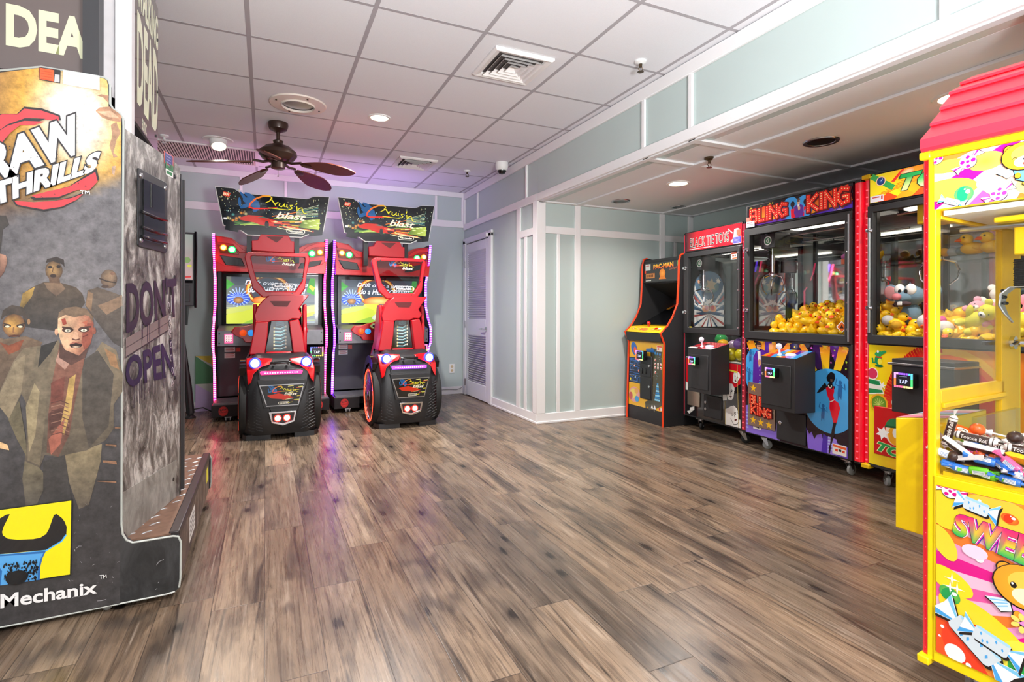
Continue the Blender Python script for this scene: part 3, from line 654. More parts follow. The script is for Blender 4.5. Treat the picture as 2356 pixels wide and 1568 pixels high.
def racer(cx, led, tail_dx, label, look):
    L = {'pink': ('led_pink', '#ff3c8c'), 'violet': ('led_violet', '#a04cff')}[led]
    t = thing('racing_arcade_machine', label, 'arcade machine', (cx, 5.0, 0), group='twin racing arcade machines')
    # ---- cabinet
    prof = [(1.30, .17), (1.26, .42), (1.20, .62), (1.08, .74), (1.08, .90), (1.20, 1.02), (1.30, 1.16), (1.30, 1.44), (1.22, 1.54), (1.14, 1.70), (1.10, 1.87)]
    for s in (-1, 1):
        x = -.02+s*.535
        MB().px(prof+[(1.70, 1.87), (1.74, .05), (1.20, .05)], x-.012, x+.012).build('side_panel', 'cabinet_black', t)
        MB().tube([(x, y-.008, z) for y, z in prof], .0125, 10).build('light_strip', L[0], t, label='glowing light strip along the edge')
    MB().box(-.54, .50, 1.42, 1.70, .2, 1.6).build('cabinet_body', 'cabinet_black', t)
    hood = [(-0.5418,1.8604),(-0.3995,1.8435),(-0.3232,1.7793),(-0.2228,1.7588),(-0.1759,1.7568),(0.2109,1.7544),(0.3278,1.8233),(0.4041,1.8411),(0.5244,1.8569),(0.5078,1.5138),(0.1289,1.5196),(-0.1125,1.5203),(-0.2534,1.5328),(-0.4215,1.5141),(-0.5374,1.506)]
    h = MB().py(hood, 1.17, 1.6); lip = [(-0.5339,1.599),(-0.4592,1.5511),(-0.2688,1.5323),(0.0475,1.5345),(0.2947,1.552),(0.4645,1.6034),(0.5205,1.6421),(0.5078,1.5047),(-0.5374,1.4975)]
    h.py(lip, 1.135, 1.2); brow = [(-0.5418,1.852),(-0.3994,1.8264),(-0.3154,1.7454),(-0.2537,1.6967),(-0.323,1.6935),(-0.3842,1.776),(-0.5231,1.7939)]; h.py(brow, 1.13, 1.2)
    brow = [(0.5175,1.8473),(0.4041,1.8229),(0.3194,1.7869),(0.2525,1.7207),(0.3195,1.7419),(0.3957,1.7818),(0.5159,1.797)]; h.py(brow, 1.13, 1.2)
    hd = h.build('hood', 'red_gloss', t, bevel=.012, seg=3)
    for s, cl, gr, bulbs in ((-1, [(-0.5231,1.7685),(-0.3689,1.7512),(-0.3306,1.676),(-0.5043,1.6849)], [(-0.508,1.6636),(-0.3075,1.6383),(-0.2766,1.5578),(-0.4517,1.5641)], [(-0.4708,1.7391),(-0.3932,1.7226)]), (1, [(0.328,1.7333),(0.3702,1.7579),(0.5029,1.769),(0.4901,1.6955),(0.345,1.68)], [(0.4773,1.654),(0.2611,1.6135),(0.2279,1.5452),(0.4388,1.5706)], [(0.4513,1.7346),(0.3703,1.7172)])):
        MB().py(cl, 1.150, 1.18).build('headlight_housing', mat('lamp_amber_lens', '#7a3418', .15, .3, coat=1).name, hd, bevel=.004)
        MB().py(gr, 1.160, 1.18).build('hood_grille', 'black_plastic', hd, bevel=.006)
        for (x, z), m, c, r in zip(bulbs, ('lamp_orange', 'lamp_green'), ('core_warm', 'core_green'), (.031, .036)):
            b = MB().lathe((x, 1.152, z), (0, -1, 0), [(r, 0), (r, .008), (r*.7, .014)], 20); b.m = 1; b.lathe((x, 1.152, z), (0, -1, 0), [(r*.72, .0138), (r*.4, .018), (0, .019)], 20); b.build('headlight', [m, c], hd)
    # scoop on top
    sc = MB(); A = [(-0.207,1.7046),(-0.2109,1.8049),(-0.158,1.8121),(-0.1276,1.8728),(0.1332,1.8761),(0.1532,1.8213),(0.1851,1.8188),(0.1854,1.698)]
    rows = [[(x, y, z*(1-f)+(1.70)*f) for x, z in A] for y, f in ((.98, 0.), (1.12, .0), (1.35, .25))]
    sc.loft([[(x, y, z) for x, y, z in r] for r in rows], closed=True); sc.build('air_scoop', 'red_shell', t, bevel=.006, sharp=25)
    MB().py([(-0.0778,1.8548),(0.0857,1.8604),(0.0192,1.7967)], .976, .99).build('scoop_mouth', mat('deep_red', '#5a0a10', .5).name, t)
    # screen and console
    MB().box(-.49, .45, 1.33, 1.42, .93, 1.52).build('screen_bezel', 'black_gloss', t)
    a = Art((0, 1.329, 0)); game_screen(a, -.455, .965, .415, 1.458, 0); a.build('game_screen', 'screen', t)
    c_ = MB().px([(1.06, .745), (1.06, .90), (1.30, .945), (1.40, .945), (1.40, .745)], -.52, .48); co = c_.build('console', 'plate_grey', t, bevel=.004)
    for x in (-.50, .46):
        for z in (.775, .87): MB().cyl((x, 1.06, z), (x, 1.054, z), .008, n=10).build('bolt', 'black_metal', co)
    MB().py([(-0.393,0.8936),(-0.3618,0.9394),(-0.2851,0.9433),(-0.1014,0.9935),(-0.0359,0.9837),(-0.0354,0.7754),(-0.2666,0.7802),(-0.2939,0.8226),(-0.3661,0.8608)], 1.0, 1.07).py([(.10, .99), (.27, .95), (.33, .91), (.31, .86), (.20, .81), (.10, .79)], 1.0, 1.07).box(-.12, .14, 1.0, 1.07, .78, .99).build('dashboard', 'dash_red', t, bevel=.008)
    for x, z, m in ((-.287, .878, 'button_orange'), (-.214, .877, 'button_blue')): MB().lathe((x, .998, z), (0, -1, 0), [(.032, 0), (.031, .008), (.02, .013), (0, .014)], 20).build('push_button', m, t)
    g = Art((0, .996, 0)); 
    for x in (-.155, -.07): g.ell(x, .94, .036, .03, '#e8e8d0', '#b8c868'); g.line(arc(x, .94, .03, .3, 2.9, 10), .008, '#e0402a'); g.ell(x, .935, .012, .01, '#303030')
    g.build('gauge_cluster', 'backlit', t)
    w = MB(); R = Matrix.Rotation(radians(-22), 3, 'X'); cc = Vector((0, .90, .89))
    w.tube([cc+R @ Vector((.155*cos(k*pi/12), 0, .155*sin(k*pi/12))) for k in range(24)], .017, 10, True)
    for k in (210, 330, 90): w.tube([cc, cc+R @ Vector((.15*cos(radians(k)), 0, .15*sin(radians(k))))], .014, 8)
    w.cyl(cc, cc+Vector((0, .12, .03)), .04); w.build('steering_wheel', 'rubber', t)
    k = MB().box(-.455, -.378, 1.05, 1.062, .775, .868); k.m = 1; k.box(-.447, -.386, 1.046, 1.052, .785, .858); k.m = 2
    for i in range(3):
        for j in range(4): k.box(-.441+i*.02, -.430+i*.02, 1.043, 1.047, .79+j*.017, .798+j*.017)
    k.build('keypad', [mat('keypad_frame', '#ff5a9a', .4, emit=.8).name, 'keypad_white', mat('keypad_key', '#c06070', .5).name], t)
    MB().box(-.52, .34, 1.40, 1.43, .2, .745).build('kick_panel', mat('grey_panel', '#4a484e', .5, bump=.2, bscale=300).name, t)
    a = Art((0, 1.399, 0))
    for z in (.60, .665):
        a.rect(-.475, z, -.375, z+.05, '#f4eeee')
        for q in range(4): a.rect(-.465, z+.008+.011*q, -.465+.07+.01*(q % 2), z+.013+.011*q, '#c03a30')
    a.rect(-.37, .665, -.325, .71, '#e03a28'); a.build('warning_stickers', 'print', t)
    MB().px([(1.02, .045), (1.0, .17), (1.72, .17), (1.72, .045)], -.565, -.30).px([(1.02, .045), (1.0, .17), (1.72, .17), (1.72, .045)], .30, .54).box(-.30, .30, 1.25, 1.70, .05, .17).build('base', 'cabinet_black', t, bevel=.006)
    p = MB().box(-.55, .53, 1.02, 1.40, .17, .182)
    for i in range(10): p.box(-.55, .53, 1.05+i*.034, 1.062+i*.034, .182, .187)
    p.build('foot_platform', 'plate_grey', t)
    for x in (-.46, .43):
        a = Art((0, .999, 0)); a.ell(x, .108, .042, .048, '#e02828', '#b01818'); a.text('RAW', x, .122, .06, .022, '#1a1010', .03, 0, .15); a.text('THRILLS', x, .098, .068, .015, '#1a1010', .02, 0, .15); a.build('maker_badge', 'print', t)
    for x in (-.42, .40):
        c_ = MB().box(x-.03, x+.03, 1.03, 1.09, .035, .046).box(x-.022, x-.016, 1.03, 1.07, .012, .04).box(x+.016, x+.022, 1.03, 1.07, .012, .04); c_.m = 1; c_.cyl((x-.014, 1.05, .024), (x+.014, 1.05, .024), .024); c_.build('caster', ['steel', 'rubber'], t)
    MB().box(.345, .50, 1.14, 1.42, .19, .72).build('coin_door', 'black_plastic', t, bevel=.006)
    cr = MB().box(.35, .485, 1.10, 1.15, .612, .716).build('card_reader', 'black_gloss', t, bevel=.006)
    a = Art((0, 1.098, 0)); P = [(.358, .620), (.477, .620), (.477, .708), (.358, .708)]
    for i in range(4):
        (x0, z0), (x1, z1) = P[i], P[(i+1) % 4]
        for q in range(6): f = q/6; a.rect(x0+(x1-x0)*f-.006, z0+(z1-z0)*f-.006, x0+(x1-x0)*f+.007, z0+(z1-z0)*f+.007, ['#60ff90', '#fff060', '#ff90c0', '#8090ff'][(i+q//3) % 4])
    a.rect(.375, .635, .46, .693, '#202028'); a.text('TAP', .417, .660, .06, .028, '#e8f0ff', .01); a.build('reader_display', 'screen', cr)
    l_ = MB().lathe((.44, 1.14, .585), (0, -1, 0), [(.012, 0), (.012, .005), (0, .006)], 14).build('door_lock', 'chrome', t); MB().box(.40, .45, 1.132, 1.14, .48, .54).build('coin_slot', 'black_gloss', t, bevel=.004)
    # marquee
    O = [(-0.5438,2.3227),(-0.3866,2.3219),(-0.3165,2.2765),(0.3094,2.2745),(0.3831,2.3101),(0.5332,2.3168),(0.471,1.9408),(0.3388,1.9061),(0.2534,1.8617),(-0.2561,1.8566),(-0.338,1.9137),(-0.4733,1.9417)]
    O = [((x+.005), z) for x, z in O]; mx = sum(p[0] for p in O)/12; mz = sum(p[1] for p in O)/12
    I = [(mx+(x-mx)*.982, mz+(z-mz)*.965) for x, z in O]
    mq = MB().py(O, .995, 1.02).build('marquee', 'white_edge', t, bevel=.003, label='illuminated header sign with city night artwork')
    for x in (-.235, .215): MB().box(x-.022, x+.022, 1.03, 1.10, 1.6, 2.2).build('marquee_post', 'black_metal', mq)
    a = Art((0, .994, 0), clip=None); a.poly(I, '#12161a'); a.setclip([(-.52, 1.95), (-.45, 1.93), (.45, 1.93), (.50, 1.96), (.53, 2.25), (-.54, 2.25)]); a.setclip(None)
    night_street(a, -.44, 1.905, .455, 2.255, 5)
    a.poly([(-.33, 1.92), (-.44, 1.96), (-.45, 1.9), (-.33, 1.88)], '#12161a'); a.poly([(.33, 1.915), (.47, 1.96), (.46, 1.9), (.33, 1.88)], '#12161a')
    r = random.Random(3)
    for i in range(46): u = r.uniform(-.50, -.30); v = r.uniform(2.08, 2.30); a.rect(u, v, u+.005, v+.007, r.choice(['#e0e8c0', '#88b8a0', '#f0e8a0']))
    for i in range(16): u = r.uniform(.36, .50); v = r.uniform(2.1, 2.29); a.rect(u, v, u+.004, v+.012, r.choice(['#e0e8c0', '#88b8a0', '#f0e8a0']))
    race_logo(a, -.36, 2.115, .68); pill_logo(a, .20, 1.922, .175)
    a.poly([(-.47, 2.235), (-.41, 2.225), (-.40, 2.265), (-.46, 2.275)], '#e8402a'); a.text('RAW', -.437, 2.25, .05, .03, '#ffe8c0', .04, 0, -.1); a.rect(-.46, 2.0, -.43, 2.02, '#e8e8e8')
    a.build('marquee_art', 'backlit', mq)
    ld = bpy.data.lights.new('added_header_fill', 'AREA'); ld.shape = 'RECTANGLE'; ld.size = .8; ld.size_y = .12; ld.energy = 3.5; ld.color = (1, .5, .85) if led == 'pink' else (.62, .42, 1)  # soft coloured light added behind the header to lift the ceiling
    lo = bpy.data.objects.new('added_header_fill', ld); COL.objects.link(lo); lo.parent = t; lo.location = (0, 1.35, 1.95); lo.rotation_euler = (pi, 0, 0)
    # ---- seat: tail shell
    dx = tail_dx
    st = bpy.data.objects.new('seat_unit', None); COL.objects.link(st); st.parent = t; st.location = (dx, 0, 0)
    prz = [(0, .06), (.05, .03), (.15, .008), (.30, 0), (.45, .012), (.55, .03), (.62, .055), (.67, .09), (.705, .14), (.722, .20), (.728, .30), (.715, .46)]
    hwz = [(0, .295), (.05, .305), (.15, .318), (.30, .325), (.45, .318), (.55, .308), (.62, .298), (.67, .285), (.705, .268), (.722, .26), (.728, .25), (.715, .24)]
    def itp(T, z):
        for (a0, b0), (a1, b1) in zip(T, T[1:]):
            if a0 <= z <= a1 or (a1 < a0 and a1 <= z <= a0): return b0+(b1-b0)*(z-a0)/(a1-a0)
        return T[-1][1]
    def sy(x, z): return itp(prz, min(z, .70))+.16*(abs(x)/.335)**7
    m = MB(); nx = 25; rows = []
    for (z, y), (_, hw) in zip(prz, hwz):
        if z < .04: z = .04; y = .035
        row = []
        for i in range(nx):
            u = -1+2*i/(nx-1); x = hw*u; pk = .018*math.exp(-((abs(x)-.2)/.06)**2) if z > .7 else 0
            row.append((x, y+.16*abs(u)**8, z+pk-.05*abs(u)**6*(1 if z > .69 else 0)))
        rows.append([(-hw, .42, z)]+row+[(hw, .42, z)])
    m.loft(rows)
    for s in (-1, 1):
        m.pz([(s*a_, b_) for a_, b_ in ((.08 if s < 0 else .11, .045), (.27, .05), (.30, .12), (.295, .42), (.1, .42))], 0, .045)
    m.build('tail_shell', 'black_plastic', st, sharp=50)
    on = lambda off: (lambda u, v: (u, sy(u, v)-off, v))
    MB().prism([(-.185, .60), (-.165, .46), (-.05, .16), (.0, .10), (.05, .10), (.105, .16), (.205, .46), (.225, .60)], on(-.02), on(.022)).build('tail_panel', 'black_plastic', st, bevel=.006)
    for s in (-1, 1):
        m = MB()
        for i in range(13):
            z = .075+i*.028
            for x0, x1 in ((.15+.0*i, .205), (.212, .268)):
                f = .06*(i-6)/6*0; xa, xb = x0+f+.0045*i*(1 if x0 < .2 else 0), x1
                if xb-xa < .015: continue
                m.tube([(s*xa+.01, sy(xa, z)-.002, z), (s*xb+.01, sy(xb, z+.018)-.002, z+.018)], .0036, 5)
        m.build('tire_tread', 'dark_grey', st)
    D = lambda P: [(x-.04, z) for x, z in P]
    for P in ([(-0.2315,0.6903),(-0.1312,0.6944),(-0.0255,0.6868),(-0.0467,0.6409),(-0.1171,0.6205),(-0.1727,0.569),(-0.1933,0.4933),(-0.2174,0.4754),(-0.2279,0.5869)], [(0.1078,0.6821),(0.1997,0.6948),(0.2931,0.6916),(0.316,0.5944),(0.3049,0.4744),(0.2784,0.5079),(0.2521,0.5731),(0.1924,0.6235),(0.1188,0.6501)]):
        MB().prism(D(P), on(-.03), on(.026)).build('tail_fin', 'red_gloss', st, bevel=.006)
    for x in (-.204, .206):
        b = MB().lathe((x, sy(x, .653)-.022, .653), (0, -1, 0), [(.046, -.02), (.046, .010), (.034, .014)], 24); b.m = 1; b.lathe((x, sy(x, .653)-.022, .653), (0, -1, 0), [(.035, .0138), (.02, .018), (0, .019)], 24); b.build('tail_light', ['lamp_blue', 'core_white'], st, label='round blue-white light')
    MB().tube([(-.085, .005, .655), (.082, .003, .66)], .012, 8).box(-.06, -.045, .0, .05, .64, .66).box(.045, .06, .0, .05, .64, .66).build('pull_handle', 'black_gloss', st, bevel=.002)
    MB().prism([(-.16, .555), (.165, .553), (.175, .578), (.158, .588), (-.155, .588), (-.168, .578)], on(-.01), on(.028)).build('brake_light', mat('brake_lens_'+led, L[1], .2, emit=.5, ecol=L[1]).name, st, bevel=.003)
    b = MB()
    for i in range(14): b.ell((-.125+i*.0195, sy(0, .57)-.030, .57), .005, nu=8, nv=6)
    b.build('brake_diodes', mat('diode_'+led, mix(L[1], '#ffffff', .6), .3, emit=5).name, st)
    fr = D([(-0.1447,0.515),(0.2366,0.5071),(0.2382,0.4633),(0.1815,0.2762),(0.0539,0.2736),(-0.0954,0.2767)]); pl = D([(-0.1306,0.4731),(0.2249,0.4748),(0.1773,0.2899),(-0.0743,0.2923)])
    MB().py(fr, -.026, .06).build('plate_mount', 'black_plastic', st, bevel=.008)
    MB().py(pl, -.032, -.02).build('rear_plate', 'steel', st)
    a = Art((0, -.0325, 0)); c0 = (sum(p[0] for p in pl)/4, sum(p[1] for p in pl)/4); q = [(c0[0]+(x-c0[0])*.95, c0[1]+(z-c0[1])*.93) for x, z in pl]; a.poly(q, '#1a1c20')
    a.setclip(q); n0 = len(a.v); night_street(Art(), 0, 0, 1, 1, 1, 1)
    r = random.Random(9)
    for i in range(34): u = r.uniform(-.1, .2); v = r.uniform(.31, .46); a.poly([(u, v), (u+r.uniform(.02, .07), v+.004), (u+.04, v+.008), (u, v+.005)], r.choice(['#d8c838', '#f0e890', '#b0b858', '#e8e0b0', '#c8562a'])) if u > -.01 or v < .36 else None
    a.poly([(-.11, .385), (-.02, .40), (.06, .375), (.10, .36), (.03, .345), (-.08, .36)], '#c8301c'); a.setclip(None)
    race_logo(a, -.115, .405, .25); pill_logo(a, .02, .316, .085); a.build('plate_art', 'print_gloss', st)
    for x, z in ((-.155, .455), (.175, .455), (-.11, .305), (.13, .305)): MB().cyl((x, -.035, z), (x, -.030, z), .006, n=10).build('screw', 'black_metal', st)
    so = D([(-0.0602,0.2448),(0.1627,0.2436),(0.1445,0.1504),(0.054,0.1227),(-0.0353,0.1499)]); si = D([(-0.0354,0.2313),(0.1444,0.2292),(0.1336,0.167),(0.0539,0.1423),(-0.0247,0.1606)])
    MB().py(so, -.024, .05).build('exhaust_recess', 'black_plastic', st); MB().frame(so, si, -.034, -.018).build('exhaust_shield', 'chrome', st, bevel=.003)
    for x in (-.027, .045):
        b = MB().lathe((x, -.024, .187), (0, -1, 0), [(.030, 0), (.030, .006), (.026, .009)], 18); b.m = 1; b.lathe((x, -.024, .187), (0, -1, 0), [(.024, .0088), (0, .010)], 18); b.build('exhaust_lamp', ['lamp_red', 'core_red'], st)
    # wheels
    for s in (-1, 1):
        c0 = (s*.30, .30, .285)
        w = MB().lathe(c0, (s, 0, 0), [(.285, -.03), (.288, .0), (.283, .018), (.262, .03), (.25, .022), (.245, -.03)], 36).build('wheel_tire', 'rubber', st)
        r_ = MB()
        for k in range(5):
            a0 = radians(72*k+90)
            for da in (-.13, .13): r_.cbox((s*.315, .30+.135*cos(a0+da*.7), .285+.135*sin(a0+da*.7)), (.012, .23, .026), Matrix.Rotation(a0+da*1.5, 3, 'X'))
        r_.lathe((s*.30, .30, .285), (s, 0, 0), [(.24, -.02), (.25, .012), (.24, .02), (.232, .0)], 36).lathe((s*.30, .30, .285), (s, 0, 0), [(.05, -.02), (.05, .03), (.03, .036), (0, .036)], 20).build('wheel_rim', 'chrome', w)
        MB().lathe((s*.295, .30, .285), (s, 0, 0), [(.24, 0), (0, .001)], 30).build('wheel_well', 'black_gloss', w)
        MB().tube([(s*.326, .30+.247*cos(k*pi/24), .285+.247*sin(k*pi/24)) for k in range(48)], .006, 6, True).build('rim_light', 'led_red', w, label='ring of red diodes')
        MB().px([(.30+.36*cos(radians(k)), .27+.40*sin(radians(k))) for k in range(10, 126, 8)]+[(.30+.315*cos(radians(k)), .27+.325*sin(radians(k))) for k in range(122, 6, -8)], s*.24, s*.325).build('fender', 'black_gloss', st, bevel=.006)
        MB().px([(.30, .70), (.86, .52), (.78, .66), (.60, .80), (.52, 1.02), (.44, 1.16), (.32, 1.16), (.27, .95)], s*.19, s*.225).build('seat_wing', 'red_shell', st, bevel=.012, seg=3)
    MB().box(-.20, .20, .62, 1.3, .06, .16).build('seat_rail', 'black_metal', st); MB().box(-.19, .19, .36, .88, .36, .50).box(-.27, .27, .40, .66, .02, .40).build('seat_cushion', 'black_plastic', st, bevel=.03)
    MB().box(-.185, .185, .40, .47, .50, 1.15).build('seat_padding', 'black_plastic', st, bevel=.03)
    # seat back
    P = D([(-0.1635,1.0106),(-0.0604,1.0019),(-0.0676,0.8715),(-0.0895,0.7133),(-0.2137,0.7172)]); Q = D([(0.1091,1.0091),(0.1899,1.0253),(0.2251,0.9082),(0.2529,0.7151),(0.1442,0.7184)])
    sb = MB().py(P, .20, .36).py(Q, .20, .36).box(-.12, .10, .22, .36, .715, .735).build('seat_back', 'red_shell', st, bevel=.014, seg=3)
    wp = D([(-0.1753,1.0587),(-0.146,1.1404),(-0.1054,1.1939),(-0.0607,1.2356),(0.2788,1.2446),(0.2315,1.1764),(0.1923,1.1172),(0.2238,1.0667),(0.2003,1.0246),(0.138,1.029),(0.1032,1.0083),(-0.0339,1.009),(-0.0602,0.9968),(-0.1642,1.0057)])
    MB().py(wp, .24, .38).build('back_bridge', 'red_shell', sb, bevel=.016, seg=3)
    MB().py(D([(-0.0474,1.1865),(0.1233,1.1882),(0.0957,1.1393),(-0.0136,1.1424)]), .236, .245).build('grip_slot', 'deep_red', sb)
    ho = D([(-0.2535,1.5758),(-0.2436,1.6096),(-0.2203,1.6256),(0.2707,1.6338),(0.2912,1.5843),(0.2639,1.4358),(0.2496,1.3037),(0.1993,1.2295),(-0.1082,1.2202),(-0.1862,1.2953),(-0.2233,1.4433)]); hi = D([(-0.2035,1.578),(-0.2002,1.5893),(-0.1901,1.5935),(0.2418,1.5992),(0.2512,1.5864),(0.2384,1.4737),(0.2264,1.3844),(0.1649,1.2813),(-0.0797,1.277),(-0.1547,1.3744),(-0.1832,1.4744)])
    MB().frame(ho, hi, .33, .40).build('headrest_frame', 'red_shell', sb, bevel=.012, seg=3)
    hw = MB().py(hi, .355, .360).build('headrest_window', 'grey_acrylic', sb)
    a = Art((0, .353, 0)); race_logo(a, -.13, 1.545, .26); a.build('title_print', 'print', hw); a = Art((0, .353, 0)); pill_logo(a, .03, 1.325, .20, '#f4f4f4'); a.build('maker_print', 'print', hw)
    for x, z in ((-.21, 1.60), (.21, 1.60), (.19, 1.40), (-.17, 1.40), (-.085, 1.262), (.10, 1.262)): MB().cyl((x, .328, z), (x, .334, z), .006, n=8).build('screw', 'black_metal', sb)
    pn = D([(-0.0341,1.0094),(0.1025,1.0086),(0.1416,0.7163),(-0.0836,0.7232)]); MB().py(pn, .278, .30).build('spring_panel', 'black_gloss', sb)
    a = Art((0, .2775, 0)); a.poly(pn, lambda u, v: mix('#0c1014', '#6a7478', max(0, min(1, (v-.74)/.27))))
    for i in range(7):
        z = .765+i*.031; wd = .047-.001*i
        a.line([(-.005-wd, z-.008), (.0, z-.013), (-.005+wd, z+.004)], .016, '#2a6a78' if i < 3 else '#6fa8b0'); a.line([(-.005-wd, z-.004), (.0, z-.009), (-.005+wd, z+.008)], .005, '#d0f0f0'); a.rect(-.058, z-.014, -.046, z+.004, '#d8d8a0'); a.rect(.040, z-.002, .050, z+.016, '#d8d8c0')
    for i in range(5): a.line([(-.04, .965+.008*i), (0, .972+.008*i), (.03, .965+.008*i)], .003, '#8ab8c8')
    a.build('spring_print', 'print_gloss', sb)
    return t
racer(.085, 'pink', .04, 'red and black racing arcade machine with pink light strips, the left of the two', 0)
racer(1.237, 'violet', .0, 'red and black racing arcade machine with violet light strips, nearer the louvred door', 1)

# ================================================================= CRANE MACHINES
ledmat('led_crimson', '#ff1030', '#ff9aa4', 2.4, .05); mat('tube_red', '#d80c22', .12, coat=1., emit=.25, ecol='#ff1030'); mat('tube_plum', '#9c2038', .12, coat=1., emit=.12, ecol='#ff1030')
mat('duck_yellow', '#ffcf12', .35, coat=.3); mat('beak_orange', '#f2581a', .4); mat('eye_black', '#141414', .2); mat('deck_white', '#dedcd2', .5); mat('inner_grey', '#9aa09c', .5)
lightmat('canopy_lamp', '#fff6e6', 3.0)
def reader(parent, x, y, z, w=.085, tilt=0., txt=True):
    """small card reader with a rainbow rim, facing -y"""
    o = MB().box(-w/2, w/2, -.03, .02, -w*.42, w*.42).build('card_reader', 'black_gloss', parent, bevel=.008, loc=(x, y, z)); o.rotation_euler = (tilt, 0, 0)
    a = Art((0, -.0315, 0)); h = w*.42; P = [(-w/2+.006, -h+.006), (w/2-.006, -h+.006), (w/2-.006, h-.006), (-w/2+.006, h-.006)]; cs = ['#ff70a0', '#fff0a0', '#50ff80', '#60d0ff', '#9a60ff', '#ffa8ff', '#ff8040', '#f0f0ff']
    k = 0
    for i in range(4):
        (x0, z0), (x1, z1) = P[i], P[(i+1) % 4]
        for q in range(7): f = q/7; a.rect(x0+(x1-x0)*f-.005, z0+(z1-z0)*f-.005, x0+(x1-x0)*f+.006, z0+(z1-z0)*f+.006, cs[(k//4) % 8]); k += 1
    a.rect(-w/2+.014, -h+.014, w/2-.014, h-.014, '#16161e')
    if txt: a.text('TAP', 0, -.006, w*.46, w*.2, '#c8d4ff', .01); a.rect(-w*.2, h*.5, w*.2, h*.56, '#8088a0')
    a.build('reader_display', 'screen', o)
    return o
def caster(t, x, y, body='steel', wheel='grey_rubber', turn=0.):
    m = MB().box(-.035, .035, -.035, .035, .102, .108); m.cyl((0, 0, .085), (0, 0, .103), .022)
    for s in (-1, 1): m.px([(-.022, .09), (.02, .09), (.035, .03), (.02, .028)], s*.017-.0015, s*.017+.0015)
    m.m = 1; m.lathe((-.012, .025, .036), (1, 0, 0), [(0, 0), (.03, 0), (.036, .004), (.036, .02), (.03, .024), (0, .024)], 24); m.m = 0; m.cyl((-.021, .025, .036), (.021, .025, .036), .008, n=10)
    o = m.build('caster', [body, wheel], t, loc=(x, y, 0)); o.rotation_euler = (0, 0, turn); return o
def control_box(t, x0, x1, p, z0, z1, m='black_speckle', topart=None, rx=None, rz=None):
    b = MB().px([(-p, z0), (-p, z1), (.0, z1+.045), (.0, z0-.005)], x0, x1).build('control_box', m, t, bevel=.004)
    MB().box(x0+.012, x1-.03, -p-.006, -p, z0+.03, z1-.055).build('cash_door', 'black_speckle', b, bevel=.004)
    a = Art((0, -p, z1+.0005), (1, 0, 0), (0, p, .045)); topart(a, x0, x1, hypot(p, .045)); a.build('control_panel_art', 'print_gloss', b)
    jx = x0+(x1-x0)*.36; q = -p+.07
    MB().tube([(jx, q, z1), (jx-.004, q-.004, z1+.06)], .007, 8).ell((jx-.005, q-.005, z1+.075), .022).lathe((jx, q, z1+.012), (0, 0, 1), [(.02, 0), (.012, .01), (0, .01)], 14).build('joystick', mat('pearl', '#e4e2f0', .2, emit=.15).name, b)
    bx = x0+(x1-x0)*.68; o = MB().lathe((bx, q, z1+.012), (0, 0, 1), [(.036, 0), (.036, .01), (.026, .017), (0, .019)], 20).build('push_button', mat('lit_button', '#dcd8f4', .2, emit=.6, ecol='#c8c4ff').name, b)
    reader(b, rx or x0+(x1-x0)*.42, -p-.02, rz or z1-.115)
    MB().lathe((x0+.02, -p-.002, z0+(z1-z0)*.66), (0, -1, 0), [(.011, 0), (.011, .006), (.006, .008), (0, .008)], 14).build('box_lock', 'chrome', b)
    return b
def claw(t, x, y, z, m='black_plastic', drop=.20, big=1., emblem='#2f7a4c', spread=.09, turn=.3, wide=.11):
    """gantry carriage with emblem, coiled cable and a three-finger claw"""
    b = MB().box(x-wide/2, x+wide/2, y-.05, y+.12, z-.06, z+.06).box(x-wide/2+.01, x+wide/2-.01, y-.04, y+.3, z+.06, z+.09)
    c = b.build('claw_carriage', m, t, bevel=.005)
    a = Art((0, y-.051, 0)); a.ell(x, z, .036, .036, '#f0f4f0', n=28); a.ell(x, z, .028, .028, emblem, n=28); a.text('G', x, z, .03, .034, '#f0f4f0', .04); a.build('emblem', 'print', c)
    k = MB(); n = 70
    k.tube([(x-.035+.012*cos(i*.9), y+.012*sin(i*.9), z-.06-drop*.75*i/n) for i in range(n)], .0035, 5).build('coiled_cable', 'rubber', c)
    top = Vector((x, y, z-.06))
    g = MB().cyl(top, top-Vector((0, 0, drop)), .006).cyl(top-Vector((0, 0, .05)), top-Vector((0, 0, .05+drop*.6)), .018*big).lathe(top-Vector((0, 0, drop*.8)), (0, 0, -1), [(.018*big, 0), (.03*big, .01), (.03*big, .025), (.014*big, .04), (0, .045)], 18)
    e = top-Vector((0, 0, drop*.8+.02)); hub = g.build('claw_hub', 'chrome', c)
    for i in range(3):
        an = turn+2*pi*i/3; u = Vector((cos(an), sin(an), 0)); up = Vector((0, 0, 1))
        MB().tube([e+u*.02, e+u*spread*.8-up*.02, e+u*spread-up*.07, e+u*spread*.9-up*.12, e+u*spread*.55-up*.155], [.006*big, .007*big, .007*big, .006*big, .004*big], 8).build('claw_finger', 'chrome', hub)
    return c
